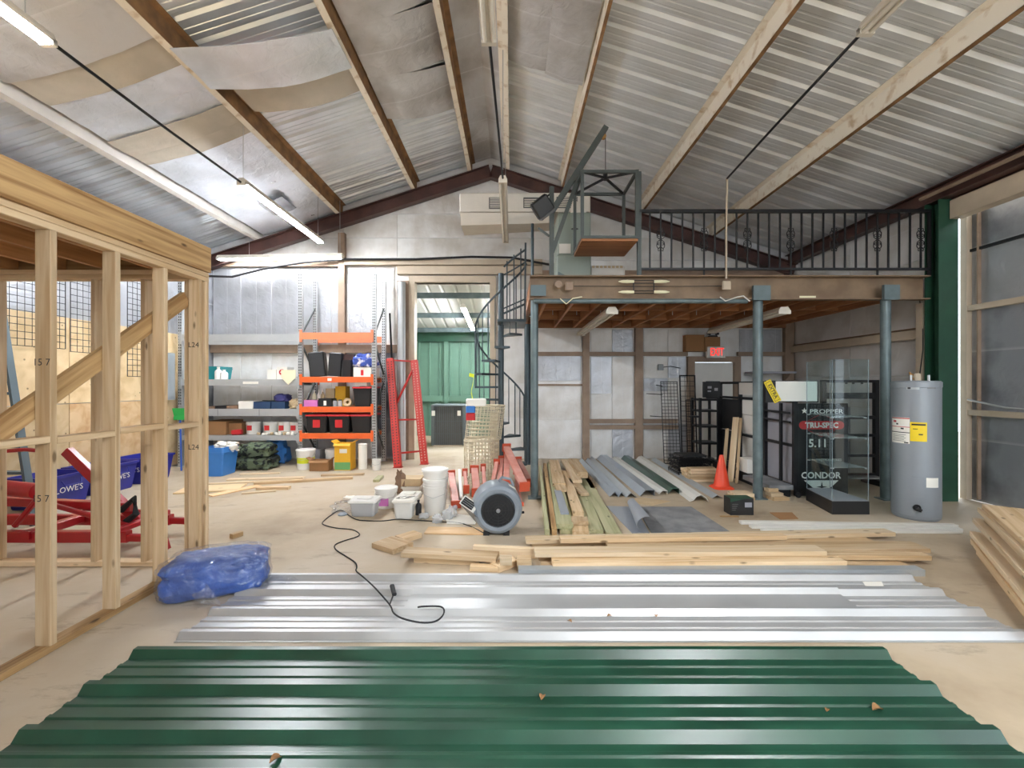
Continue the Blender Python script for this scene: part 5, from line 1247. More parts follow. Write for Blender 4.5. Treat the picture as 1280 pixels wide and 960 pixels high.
# red shelf beams in a heap: far ends propped, near ends on the floor
def rbeam(label, px, py, Yn, fx, fy, Yf, wdt=0.09, t=0.055):
    a, b = P(px, py, Yn), P(fx, fy, Yf)
    t_ = thing('rack_crossbar', label, 'rack beam', a, 0, 'heap of salmon red rack beams')
    d = (b - a).normalized()
    MB().bar(a + d*0.03, b - d*0.03, wdt, t, ch=0.006).build('beam', 'red_beam', t_)
    x, y, z = frame_of(a, b)
    for q, s in ((a, 1), (b, -1)):
        m = q + d * s * 0.012
        MB().bar(m - d*0.012, m + d*0.012, wdt + 0.03, t + 0.06).build('end_connector', 'red_beam_end', t_)
rbeam('salmon rack beam farthest left, beside the tall white bucket', 570, 632, 5.4, 564, 592, 6.8)
rbeam('salmon rack beam third from the left with a bright end, behind the blower outlet', 596, 616, 5.75, 593, 586, 6.62, 0.10)
rbeam('thin salmon rack beam second from the left', 583, 612, 5.95, 581, 590, 6.62, 0.05)
rbeam('thin salmon rack beam under the wire roll', 606, 610, 5.95, 604, 584, 6.62, 0.05)
rbeam('salmon rack beam leaning left above the blower', 615, 609, 5.8, 621, 578, 6.6, 0.06)
rbeam('salmon rack beam upright in the middle of the heap', 624, 607, 5.85, 627, 574, 6.9, 0.07)
rbeam('salmon rack beam with a bright end directly above the blower', 633, 606, 5.75, 634, 568, 6.9, 0.085)
rbeam('topmost salmon rack beam slanting down to the mezzanine post', 656, 609, 5.55, 633, 559, 6.8, 0.10, 0.06)
rbeam('lowest salmon rack beam on the floor below the slanting one', 650, 634, 5.5, 645, 588, 6.9, 0.06)
rbeam('salmon rack beam lying just behind the mezzanine post', 663, 604, 6.0, 648, 575, 7.0, 0.07)
a, b = P(576.5, 622, 5.75), P(574, 587, 6.9)
tag(MB().bar(a, b, 0.04, 0.02, ch=0.003).build('white_board', 'white_trim'), 'white narrow board between two salmon beams', 'board')

# rolls of welded wire fence
def wire_roll(label, cx, cy, z0, z1, r, lean=0.0):
    t = thing('wire_roll', label, 'wire roll', (cx, cy, z0), 0, 'rolls of cream welded wire')
    def pos(a, z, rr): return V((cx + rr*math.cos(a) + lean*(z - z0), cy + rr*math.sin(a), z))
    for nm, turns in (('outer_wrap', (r,)), ('inner_wrap', (r*0.72,))):
        mb = MB()
        for rr in turns:
            n = max(18, int(2*math.pi*rr/0.052))
            for k in range(n):
                a = 2*math.pi*k/n + rr
                mb.tube([pos(a, z0, rr), pos(a, z1, rr)], 0.0042, 4, caps=False, smooth=False)
            nz = int((z1 - z0)/0.055)
            for j in range(nz + 1):
                z = z0 + (z1 - z0)*j/nz
                mb.tube([pos(2*math.pi*k/20, z, rr + 0.004) for k in range(21)], 0.0042, 4, caps=False, smooth=False)
        S(mb.build(nm, 'wire_cream', t), 'stuff')
    for z in (z0 + 0.01, z1 - 0.01):
        MB().tube([pos(2*math.pi*k/24, z, r + 0.003) for k in range(25)], 0.006, 5, caps=False).build('selvage', 'wire_cream', t)
    return t
WXc, WYc = (602 - 640)/560*6.95, 6.95
wire_roll('lower cream roll of welded wire standing beside the spiral staircase', WXc, WYc, 0.004, 0.64, 0.27)
wire_roll('upper cream roll of welded wire stacked askew on the lower roll', WXc + 0.02, WYc, 0.65, 1.17, 0.28, 0.12)
fg = thing('flag_bag', 'white bag with blue and red stripes tucked into the wire roll', 'bag', P(595, 512, 6.62))
a = P(583, 525, 6.62); b = P(608, 498, 6.62)
for z0, z1, m in ((0.66, 1.0, 'paper'), (0.35, 0.66, 'cloth_blue'), (0.0, 0.35, 'red_plastic')):
    hz = b.z - a.z; u = 0.45 if m != 'paper' else 1.0
    MB().cbox((a.x, 6.55, a.z + hz*z0), (a.x + (b.x - a.x)*u, 6.62, a.z + hz*z1 - 0.002), 0.015).build({'paper': 'white_part', 'cloth_blue': 'blue_stripe', 'red_plastic': 'red_stripe'}[m], {'paper': 'paper', 'cloth_blue': 'blue_bin', 'red_plastic': 'red_plastic'}[m], fg)

# blue-grey air mover
am = thing('air_mover', 'blue-grey carpet blower with round black intake grille on the floor', 'blower', (-0.18, 4.6, 0))
AC = V((-0.155, 4.58, 0.255))
def T_(y): return Matrix.Translation((AC.x, AC.y, AC.z)) @ Matrix.Rotation(R(6), 4, 'Z') @ Matrix.Rotation(R(90), 4, 'X')
MB().lathe([(0.001, -0.17), (0.20, -0.17), (0.235, -0.15), (0.25, -0.10), (0.25, 0.10), (0.235, 0.15), (0.205, 0.17), (0.17, 0.165), (0.16, 0.13), (0.001, 0.13)], 36, T_(0)).build('housing', 'fan_blue', am)
MB().lathe([(0.155, 0.155), (0.155, 0.17), (0.02, 0.176), (0.001, 0.176)], 28, T_(0)).build('grille_backing', 'rubber', am)
mb = MB()
for rr in (0.04, 0.07, 0.10, 0.13, 0.155):
    mb.tube([T_(0) @ V((rr*math.cos(2*math.pi*k/24), rr*math.sin(2*math.pi*k/24), 0.183)) for k in range(25)], 0.0028, 4, caps=False)
for k in range(8):
    a = k*math.pi/4; mb.tube([T_(0) @ V((0.02*math.cos(a), 0.02*math.sin(a), 0.184)), T_(0) @ V((0.16*math.cos(a), 0.16*math.sin(a), 0.182))], 0.003, 4)
mb.build('grille', 'hole', am)
MB().lathe([(0.001, 0.183), (0.022, 0.183), (0.02, 0.192), (0.001, 0.194)], 14, T_(0)).build('grille_hub', 'mat_grey', am)
# outlet: a rectangular mouth pointing up and left
mouth = [P(575, 630, 4.38), P(582.5, 620, 4.50), P(598.5, 631, 4.47), P(591.5, 641.5, 4.34)]
q0 = [P(595, 653, 4.50), P(599, 634, 4.72), P(614, 640, 4.66), P(608, 656, 4.46)]
d = (sum(mouth, V((0, 0, 0))) - sum(q0, V((0, 0, 0)))).normalized()
MB().sweep(None, [q0, mouth]).build('outlet_duct', 'fan_blue', am)
lip = [p_ + d*0.018 for p_ in mouth]
MB().sweep(None, [mouth, lip]).build('outlet_rim', 'white_trim', am)
cen = sum((p_ for p_ in lip), V((0, 0, 0))) / 4
inn = [cen + (p_ - cen)*0.80 + d*0.003 for p_ in lip]
og = MB().sweep(None, [inn, [p_ + d*0.002 for p_ in inn]]).build('outlet_grille', 'rubber', am)
for k in range(1, 4):
    a_, b_ = lerp(inn[0], inn[1], k/4) + d*0.006, lerp(inn[3], inn[2], k/4) + d*0.006
    MB().bar(a_, b_, 0.006, 0.004).build('vane', 'mat_grey', og)
MB().box((-0.045, -0.06, 0), (0.045, 0.02, 0.002), T_(0) @ Matrix.Rotation(R(58), 4, 'Z') @ Matrix.Translation((0.252, 0.0, 0.06)) @ Matrix.Rotation(R(90), 4, 'Y')).build('sticker', 'paper', am)
MB().tube([T_(0) @ V((0.02, 0.25, 0.0)), T_(0) @ V((0.05, 0.29, 0)), T_(0) @ V((0.14, 0.27, 0)), T_(0) @ V((0.17, 0.20, 0))], 0.014, 8).build('carry_handle', 'fan_blue', am)
for s in (-0.1, 0.1): MB().box((AC.x + s - 0.03, AC.y - 0.15, 0), (AC.x + s + 0.03, AC.y + 0.15, 0.03)).build('foot', 'rubber', am)
MB().lathe([(0.001, 0), (0.012, 0), (0.012, 0.025), (0.001, 0.025)], 10, T_(0) @ Matrix.Translation((0.25, -0.06, 0.05)) @ Matrix.Rotation(R(90), 4, 'Y')).build('knob', 'rubber', am)

# its black power cord, running left, doubling back and ending in a plug on the silver sheets
pix = [(604, 657), (580, 655), (548, 652), (515, 650), (497, 649), (480, 651), (462, 651), (446, 649.5), (436, 644), (429, 638.5), (423, 638.5), (415, 643), (404, 652), (405, 656), (420, 660), (440, 662), (449, 667), (446, 671), (430, 676), (419, 681), (420, 687), (432, 695), (444, 703), (446, 709), (445, 712)]
pts = [F(x, y, 0.008) for x, y in pix] + [F(446, 714.5, 0.03), F(449, 717, 0.055)]
pts[0] = V((AC.x - 0.12, AC.y - 0.14, 0.02))
top = 0.058
pix2 = [(455, 722), (466, 732), (478, 745), (488, 757), (492, 766), (503, 773), (525, 778), (543, 777), (553, 770), (555, 762), (549, 758), (530, 758), (522, 759)]
pts += [F(x, y, top) for x, y in pix2]
def smooth(pts, n=4):
    out = []
    for i in range(len(pts) - 1):
        p0, p1, p2, p3 = pts[max(0, i-1)], pts[i], pts[i+1], pts[min(len(pts)-1, i+2)]
        for k in range(n):
            t = k/n
            out.append(0.5*((2*p1) + (p2 - p0)*t + (2*p0 - 5*p1 + 4*p2 - p3)*t*t + (3*p1 - p0 - 3*p2 + p3)*t**3))
    out.append(pts[-1]); return out
pc = thing('power_cord', 'black power cord snaking from the blower to the silver sheets', 'cord', pts[20])
MB().tube(smooth(pts), 0.0055, 6).build('cable', 'rubber', pc)
br = [F(x, y, top) for x, y in ((487, 756), (490, 748), (492, 742), (491, 736))]
MB().tube(smooth(br), 0.0055, 6).build('cable_end', 'rubber', pc)
MB().bar(F(493, 743, top + 0.01), F(490, 732, top + 0.015), 0.03, 0.022, ch=0.006).build('plug', 'rubber', pc)

# ================================================================== LUMBER
def plank(label, px0, py0, px1, py1, z, wdt, t=0.038, m='pine', nm='board', cat='board', group=None, zb=None):
    """plank whose top centre line runs between two pixels, lying with its underside at z"""
    a, b = F(px0, py0, z + t), F(px1, py1, (zb if zb is not None else z) + t)
    a.z -= t/2; b.z -= t/2
    return tag(board(nm, a, b, wdt, t, m), label, cat, group)
def plank3(label, a, b, wdt, t=0.038, m='pine', nm='board', cat='board', group=None):
    return tag(board(nm, a, b, wdt, t, m), label, cat, group)
# left, in front of the racks
plank('plywood offcut lying next to the pine frame corner', 225, 612, 303, 608, 0.0, 0.42, 0.018, 'plywood', 'plywood_offcut', 'plywood')
plank('darker plywood strip slanting under the plywood offcut', 240, 622, 320, 605, 0.019, 0.16, 0.015, 'osb', 'plywood_offcut', 'plywood') if False else plank('darker plywood strip slanting beside the plywood offcut', 262, 619, 324, 606.5, 0.0, 0.14, 0.015, 'osb', 'plywood_offcut', 'plywood')
plank('short pine board right of the slanting plywood strip', 322, 608.5, 362, 608, 0.0, 0.10)
plank('thin pine strip lying nearest to the camera before the racks', 302, 616, 345, 612.5, 0.0, 0.05, 0.02, 'pine_pale')
plank('long pine board reaching from the plywood to the yellow carton', 318, 602.5, 441, 595.5, 0.0, 0.09)
plank('pine board lying crosswise behind the long pine board', 285, 598.5, 380, 596, 0.0, 0.12, 0.02, 'pine_pale')
plank('pale pine board along the foot of the blue bin', 258, 604, 360, 599.5, 0.0, 0.07, 0.018, 'pine_pale')
plank('short pine board with a dark knot before the yellow carton', 402, 592.8, 455, 591.5, 0.0, 0.09, 0.03, 'pine')
plank('thin board farthest back on the floor before the camouflage bags', 300, 592, 350, 590.5, 0.0, 0.06, 0.018, 'pine_pale')
plank('small pine block alone on the open floor by the blue tarp bundle', 289, 667.5, 302, 663.5, 0.0, 0.05, 0.045, 'pine', 'wood_block', 'wood block')
plank('short green-grey timber piece alone near the rack foot', 470, 599.5, 476, 594, 0.0, 0.09, 0.04, 'treated_green', 'wood_block', 'wood block')

# left cluster of offcuts in front of the blower
plank('pine block at the left end of the offcuts', 478, 674, 504, 682, 0.0, 0.24, 0.045, 'pine', 'wood_block', 'wood block')
plank('square pine block behind the left end of the offcuts', 499, 671.5, 522, 664.5, 0.0, 0.14, 0.045, 'pine', 'wood_block', 'wood block')
plank('wide pine board on top of the offcuts before the blower', 505, 687, 622, 693, 0.045, 0.15, 0.04, 'pine')
plank('pine board lying under the wide pine board', 520, 694, 600, 697.5, 0.0, 0.12, 0.042, 'pine')
plank('flat thin pine board next to the blower', 533, 662, 606, 663, 0.0, 0.20, 0.016, 'osb')
plank('pine two-by-four behind the offcut blocks on edge', 592, 681, 672, 685, 0.0, 0.05, 0.085, 'pine_pale')
plank('short pine block in front of the wide pine board', 588, 706, 622, 707, 0.0, 0.07, 0.04, 'pine', 'wood_block', 'wood block')
plank('angled pine block beside the silver channel end', 618, 706, 643, 697, 0.0, 0.11, 0.05, 'pine', 'wood_block', 'wood block')
plank('small upright pine block among the offcuts', 625, 695.5, 640, 695.5, 0.052, 0.07, 0.06, 'pine_pale', 'wood_block', 'wood block')
plank('pine block touching the long stack of boards', 646, 697.5, 664, 697.5, 0.0, 0.13, 0.075, 'pine', 'wood_block', 'wood block')

# long stack of boards along X
plank('back bottom board of the long pine stack', 664, 675, 1085, 673, 0.0, 0.19, 0.038, 'pine')
plank('middle bottom board of the long pine stack', 672, 690, 1132, 692, 0.0, 0.19, 0.038, 'pine_pale')
plank('front bottom board of the long pine stack', 676, 704.5, 1040, 704.5, 0.0, 0.14, 0.038, 'pine')
plank('short bottom board at the right front of the long pine stack', 1056, 704, 1132, 704.5, 0.0, 0.13, 0.03, 'pine')
plank('back upper board of the long pine stack, sloping to the right', 657, 672.5, 1112, 663, 0.04, 0.13, 0.038, 'pine_pale')
plank('second upper board of the long pine stack with a wide right end', 760, 683, 1150, 681, 0.04, 0.2, 0.038, 'pine')
plank('front upper board of the long pine stack, broadest of all', 668, 687, 1026, 685, 0.079, 0.15, 0.038, 'pine_pale')
plank('right upper board reaching farthest right of the long pine stack', 1026, 691.5, 1158, 692.5, 0.04, 0.10, 0.038, 'pine')
plank('front edge board of the long pine stack with a slanted right end', 690, 700, 1052, 698, 0.04, 0.12, 0.038, 'pine')
plank('top board lying across the back of the long pine stack', 700, 672, 980, 668, 0.079, 0.09, 0.038, 'pine')

# centre pile running away from the camera
G = 'treated_green'
def cplank(label, fx, fy, bx, by, z, wdt, t=0.038, m=G): return plank(label, fx, fy, bx, by, z, wdt, t, m)
cplank('narrow green-tinted board at the left edge of the centre pile', 684, 661, 675, 582, 0.0, 0.045, 0.09)
cplank('second green-tinted board of the centre pile standing on edge', 693, 661, 681, 579, 0.0, 0.05, 0.09, 'treated')
cplank('wide green board lowest in the centre pile', 710, 663, 693, 580, 0.0, 0.16, 0.038)
cplank('wide green board on top of the lowest one', 706, 655, 690, 578, 0.039, 0.17, 0.05)
cplank('short pale board on top at the back left of the centre pile', 699, 604, 692, 575, 0.09, 0.17, 0.045, 'pine')
cplank('short pine offcut in front of the short pale board', 702, 612, 698, 602, 0.09, 0.14, 0.03, 'pine')
tag(board('steel_stud', F(706, 641, 0.11) + V((0, 0, -0.01)), F(697, 612, 0.11) + V((0, 0, -0.01)), 0.09, 0.02, 'mat_back'), 'grey metal strip lying among the centre pile boards', 'metal strip')
cplank('pine board in the middle of the centre pile', 723, 640, 706, 588, 0.04, 0.12, 0.05, 'pine')
cplank('pine block at the near end of the centre pile, upper', 725, 651.5, 724, 645.5, 0.06, 0.17, 0.04, 'pine')
cplank('pine block at the near end of the centre pile, lower', 726, 664, 725, 656, 0.0, 0.16, 0.055, 'pine')
cplank('pale board slanting at the back right of the centre pile', 722, 600, 706, 574, 0.09, 0.13, 0.04, 'pine_pale')
cplank('pine board with a rough end on the right of the centre pile', 731, 616, 714, 598, 0.05, 0.11, 0.04, 'pine')
cplank('thick short beam on top at the far end of the centre pile', 728, 590, 716, 573, 0.10, 0.16, 0.09, 'pine')
cplank('green-tinted board in the right half of the centre pile', 745, 662, 722, 600, 0.0, 0.15, 0.04)
cplank('long green board slanting out at the right edge of the centre pile', 768, 666, 728, 592, 0.0, 0.15, 0.04)
cplank('thin dark board leaning under the right edge of the centre pile', 742, 610, 731, 592, 0.0, 0.08, 0.04, 'treated')

# grey mat with a curled edge
mt = thing('rubber_mat', 'dark grey rubber mat with its left edge curled up', 'mat', F(845, 650))
A, B, C_, D = F(795, 634), F(864, 634), F(915, 667), F(815, 668)
MB().sweep(None, [[V((p.x, p.y, zz)) for p in (A, B, C_, D)] for zz in (0.001, 0.008)]).build('sheet', 'mat_grey', mt)
rings = []
for u in range(9):
    t_ = u / 8; base0 = lerp(A, D, t_)
    ring = []
    for k in range(9):
        a = -math.pi/2 + k/8*math.pi*1.05; r = 0.05 + 0.035*t_
        ring.append(V((base0.x - r*math.cos(a)*1.3 - 0.04, base0.y, 0.009 + r + r*math.sin(a))))
    rings.append(ring)
MB().sweep(None, rings, closed=False, caps=False, smooth=True).build('curled_edge', 'mat_back', mt)
A2, D2 = F(758, 633), F(790, 667)
MB().sweep(None, [[V((p.x, p.y, zz)) for p in (A2, lerp(A, D, 0.0) + V((-0.02, 0, 0)), lerp(A, D, 0.97) + V((-0.02, 0, 0)), D2)] for zz in (0.001, 0.007)]).build('flat_edge', 'mat_back', mt)
tag(MB().sweep(None, [[V((p.x, p.y, zz)) for p in (F(800, 622), F(838, 627), F(815, 632), F(782, 628))] for zz in (0.001, 0.006)]).build('cardboard_piece', 'cardboard_light'), 'flat tan scrap lying behind the dark mat', 'cardboard')

# metal flashings fanned out beside the centre pile
def flash(label, fx, fy, bx, by, prof, m, z=0.003):
    a, b = F(fx, fy, z), F(bx, by, z)
    return tag(MB().sweep(None, (lambda x, y, zz: [[a + y*p + zz*q for p, q in prof], [b + y*p + zz*q for p, q in prof]])(*frame_of(a, b)), closed=True, caps=True).build('flashing', m), label, 'flashing')
def vprof(w, h, t=0.004): return [(-w/2, 0), (0, h), (w/2, 0), (w/2 - t, 0), (0, h - t*1.6), (-w/2 + t, 0)]
def zprof(w, h, t=0.004): return [(-w/2, 0), (-w/2, h), (w*0.1, h), (w/2, 0.0), (w/2 - t, 0.0), (w*0.1 - t, h - t), (-w/2 + t, h - t), (-w/2 + t, 0)]
flash('blue-grey angle flashing nearest to the centre pile', 768, 621, 727, 577, vprof(0.13, 0.07), 'blue_flashing')
flash('blue-grey flashing second from the centre pile', 777, 621, 735, 576, vprof(0.10, 0.06), 'blue_flashing')
flash('crinkled galvanised flashing third from the centre pile', 789, 622, 740, 574.5, vprof(0.14, 0.07), 'silver_trim')
flash('broad grey flashing in the middle of the fan', 809, 620, 752, 573.5, zprof(0.20, 0.08), 'blue_flashing')
flash('white corrugated strip under the green flashing', 829, 618, 768, 574, zprof(0.12, 0.05), 'white_trim')
flash('dark green flashing among the grey ones', 842, 617, 781, 573.5, zprof(0.15, 0.07), 'green_sheet')
flash('pale flashing with a curled end right of the green one', 874, 627, 800, 575, [(-0.12, 0), (-0.09, 0.05), (-0.03, 0.09), (0.03, 0.07), (0.07, 0.02), (0.12, 0.0), (0.12, -0.002), (0.07, 0.012), (0.03, 0.062), (-0.03, 0.082), (-0.086, 0.045), (-0.114, 0)], 'white_trim')
flash('silver flashing farthest right in the fan', 897, 623, 818, 575, vprof(0.14, 0.05), 'silver_trim')

# ================================================================== RIGHT SIDE
# water heater
HC, HR = V((4.56, 5.06, 0)), 0.217
wh = thing('water_heater', 'tall grey cylindrical water heater with white and yellow labels beside the green column', 'water heater', HC)
MB().lathe([(0.001, 0), (HR - 0.02, 0), (HR - 0.012, 0.02), (HR - 0.004, 0.02), (HR - 0.004, 0.04), (HR, 0.045), (HR, 1.46), (HR + 0.004, 1.465), (HR + 0.004, 1.52), (HR - 0.012, 1.535), (0.001, 1.54)], 48, Matrix.Translation(HC)).build('tank', 'heater_grey', wh)
PHC = math.atan2(-HC.y, -HC.x)
def arc_patch(nm, d0, d1, z0, z1, m, par, dr=0.002, n=8, th=0.0015):
    a = [PHC + R(d0 + (d1 - d0)*k/n) for k in range(n + 1)]
    ring = lambda r, z: [V((HC.x + r*math.cos(t), HC.y + r*math.sin(t), z)) for t in a]
    r0, r1 = HR + dr - th, HR + dr
    rows = [ring(r1, z0), ring(r1, z1), ring(r0, z1), ring(r0, z0)]
    return MB().sweep(None, [list(c) for c in zip(*rows)]).build(nm, m, par)
zy = lambda y: CAMH - (y - 480) * 4.87 / FPX
arc_patch('upper_access_panel', -9, 18, zy(527), zy(503), 'heater_grey', wh, 0.006, th=0.006)
arc_patch('lower_access_panel', -9, 18, zy(622), zy(597), 'heater_grey', wh, 0.006, th=0.006)
arc_patch('warning_label', -66, -13, zy(556), zy(523), 'paper', wh)
for a, b, d0, d1, m in ((523.4, 524.6, -66, -13, 'sign_red'), (534.5, 535.3, -66, -13, 'sign_red'), (541.5, 542.5, -66, -13, 'sign_black'), (527, 529.5, -58, -48, 'sign_red'), (530.5, 532.5, -48, -42, 'sign_black'), (536, 538, -35, -27, 'sign_black'), (554, 555.5, -26, -16, 'sign_black')):
    arc_patch('print', d0, d1, zy(b), zy(a), m, wh, 0.003, 6)
for k in range(5): arc_patch('print', -60, -22 - 4*(k % 2), zy(545.2 + 2*k), zy(544.7 + 2*k), 'grille_dark', wh, 0.003, 6)
arc_patch('energy_label', -12, 24, zy(552), zy(528), 'yellow', wh, 0.008, th=0.002)
for a, b, d0, d1 in ((530, 532, -9, 21), (536, 537, -6, 4), (542.5, 544, 6, 15)): arc_patch('print', d0, d1, zy(b), zy(a), 'sign_black', wh, 0.009, 6)
arc_patch('rating_label', 23, 56, zy(609), zy(597), 'paper', wh)
arc_patch('badge', -20, 8, zy(487), zy(482), 'silver_trim', wh); arc_patch('badge_mark', -18, -11, zy(486.5), zy(482.5), 'sign_black', wh, 0.003, 4)
arc_patch('wire_cover', 25, 48, zy(486), zy(482), 'mat_grey', wh)
dv = V((math.cos(PHC + R(3)), math.sin(PHC + R(3)), 0))
MB().tube([HC + dv*HR + V((0, 0, 0.15)), HC + dv*(HR + 0.05) + V((0, 0, 0.145)), HC + dv*(HR + 0.06) + V((0.03, -0.02, 0.13))], 0.018, 8).build('drain_valve', 'rubber', wh)
MB().lathe([(0.001, 0), (0.035, 0), (0.035, 0.012), (0.001, 0.012)], 12, Matrix.Translation(HC + dv*(HR + 0.001) + V((0, 0, 0.15))) @ Matrix.Rotation(PHC, 4, 'Z') @ Matrix.Rotation(R(90), 4, 'Y')).build('drain_flange', 'rubber', wh)
for dx in (-0.1, 0.1): MB().tube([HC + V((dx, -0.05, 1.53)), HC + V((dx, -0.05, 1.60))], 0.013, 8).build('pipe_nipple', 'galv_post', wh)
MB().cbox((-0.03, -0.03, 1.53), (0.04, 0.03, 1.62), 0.01, Matrix.Translation(HC)).build('junction_box', 'tan_light', wh)
MB().tube([HC + V((-0.03, 0, 1.6)), HC + V((-0.07, 0, 1.63)), HC + V((-0.08, -0.02, 1.58)), HC + V((-0.05, -0.03, 1.555))], 0.008, 6).build('lead_wires', 'brass', wh)

# glass showcase
GA, GB, GC, GD = V((3.68, 5.15, 0)), V((4.11, 5.15, 0)), V((4.11, 5.79, 0)), V((3.80, 5.79, 0))
gs = thing('glass_showcase', 'tall empty glass showcase on a black plinth between the round posts', 'showcase', (3.92, 5.45, 0))
def ring4(z, s=1.0):
    c = (GA + GB + GC + GD)/4
    return [V((c.x + (p.x - c.x)*s, c.y + (p.y - c.y)*s, z)) for p in (GA, GB, GC, GD)]
MB().sweep(None, [ring4(0), ring4(0.15)]).build('plinth', 'black_plastic', gs)
MB().sweep(None, [ring4(0.151, 0.97), ring4(0.158, 0.97)]).build('floor_plate', 'panel_grey', gs)
for a, b in ((GA, GB), (GB, GC), (GC, GD), (GD, GA)):
    a_, b_ = lerp(a, b, 0.008), lerp(a, b, 0.992)
    n = V((0, 0, 1)).cross(b - a).normalized() * 0.005
    MB().sweep(None, [[a_ + V((0, 0, z)), b_ + V((0, 0, z)), b_ + n + V((0, 0, z)), a_ + n + V((0, 0, z))] for z in (0.16, 1.78)]).build('glass_pane', 'clear_glass', gs)
MB().sweep(None, [ring4(1.781), ring4(1.788)]).build('top_glass', 'clear_glass', gs)
for p in (GA, GB, GC, GD):
    q = V((3.92, 5.45, 0)); d = (q - p).normalized()*0.012
    MB().box((p.x + d.x - 0.003, p.y + d.y - 0.003, 0.16), (p.x + d.x + 0.003, p.y + d.y + 0.003, 1.78)).build('edge_strip', 'mat_back', gs)
for z in (0.53, 0.87, 1.115):
    MB().sweep(None, [ring4(z, 0.88), ring4(z + 0.009, 0.88)]).build('glass_shelf', 'glass_shelf', gs)
    for p in (GA, GB, GC, GD):
        c = (GA + GB + GC + GD)/4; q = c + (p - c)*0.89
        MB().box((q.x - 0.012, q.y - 0.012, z - 0.012), (q.x + 0.012, q.y + 0.012, z - 0.001)).build('shelf_clip', 'galv_post', gs)
for x in (3.85, 3.93, 4.03): MB().box((x - 0.012, 5.155, 1.50), (x + 0.012, 5.163, 1.515)).build('lock_clip', 'black_plastic', gs)

# logo panel: black upright board seen behind the glass
lp = thing('logo_panel', 'black upright sign board with four white and red logos behind the glass showcase', 'sign', (4.13, 6.02, 0))
LY = 6.0
MB().box((3.79, LY, 0.0), (4.50, LY + 0.03, 1.24)).build('board', 'sign_black', lp)
XL_ = lambda px: (px - 640)/FPX*(LY - 0.002)
ZL_ = lambda py: CAMH - (py - 480)/FPX*(LY - 0.002)
def star(nm, cx, cz, r, m, par, y, n=5, r2=0.42, rot=90, t=0.002):
    pts = [(cx + (r if k % 2 == 0 else r*r2)*math.cos(R(rot) + math.pi*k/n), cz + (r if k % 2 == 0 else r*r2)*math.sin(R(rot) + math.pi*k/n)) for k in range(2*n)]
    mb = MB()
    for k in range(2*n):
        a, b = pts[k], pts[(k+1) % (2*n)]
        mb.add([V((cx, y, cz)), V((a[0], y, a[1])), V((b[0], y, b[1])), V((cx, y + t, cz)), V((a[0], y + t, a[1])), V((b[0], y + t, b[1]))], [(0, 1, 2), (3, 5, 4), (1, 4, 5, 2)])
    return mb.build(nm, m, par)
star('star_mark', XL_(1005.5), ZL_(513.5), 0.042, 'sign_white', lp, LY - 0.003)
text('lettering', 'PROPPER', (XL_(1033), LY - 0.003, ZL_(514.5)), 0.082, 'sign_white', lp, sx=1.36, bold=0.001)
pill = []
for k in range(9): a = math.pi/2 + math.pi*k/8; pill.append((XL_(1004) + 0.055*math.cos(a), ZL_(531.5) + 0.055*math.sin(a)))
for k in range(9): a = -math.pi/2 + math.pi*k/8; pill.append((XL_(1050) + 0.055*math.cos(a), ZL_(531.5) + 0.055*math.sin(a)))
MB().sweep(None, [[V((a, y, b)) for a, b in pill] for y in (LY - 0.004, LY - 0.001)]).build('red_pill', 'sign_red', lp)
text('lettering', 'TRU-SPEC', (XL_(1027), LY - 0.006, ZL_(531.8)), 0.098, 'sign_white', lp, sx=1.02, bold=0.0035)
dm = [(XL_(1027), ZL_(516.5)), (XL_(1044), ZL_(526)), (XL_(1027), ZL_(546)), (XL_(1010), ZL_(537))]
for (p0, p1) in (((1010, 526), (1027, 517)), ((1027, 517), (1044, 526)), ((1010, 537.5), (1027, 546)), ((1027, 546), (1044, 537.5))):
    MB().bar((XL_(p0[0]), LY - 0.002, ZL_(p0[1])), (XL_(p1[0]), LY - 0.002, ZL_(p1[1])), 0.005, 0.002, (0, 1, 0)).build('diamond_line', 'sign_red', lp)
text('lettering', '5.11', (XL_(1022.5), LY - 0.004, ZL_(554.5)), 0.15, 'sign_white', lp, bold=0.003)
for (x0, x1, y0, y1) in ((1012, 1043, 548, 548.6), (1012, 1043, 561, 561.6), (1012, 1012.6, 548, 561.6), (1042.4, 1043, 548, 561.6)):
    MB().box((XL_(x0), LY - 0.002, ZL_(y1)), (XL_(x1), LY - 0.0005, ZL_(y0))).build('border_line', 'grille_dark', lp)
text('lettering', 'TACTICAL SERIES', (XL_(1036), LY - 0.003, ZL_(575)), 0.042, 'sign_white', lp, sx=1.05)
text('lettering', 'CONDOR', (XL_(1026), LY - 0.004, ZL_(594.5)), 0.118, 'sign_white', lp, sx=1.0, bold=0.003)
MB().sweep(None, [[V((XL_(a), y, ZL_(b))) for a, b in ((1005, 600.5), (1048, 600.5), (1041, 607), (1026, 618.5), (1013, 607))] for y in (LY - 0.004, LY - 0.001)]).build('shield_mark', 'sign_white', lp)
star('shield_star', XL_(1027), ZL_(608.5), 0.075, 'sign_black', lp, LY - 0.007, 4, 0.22)

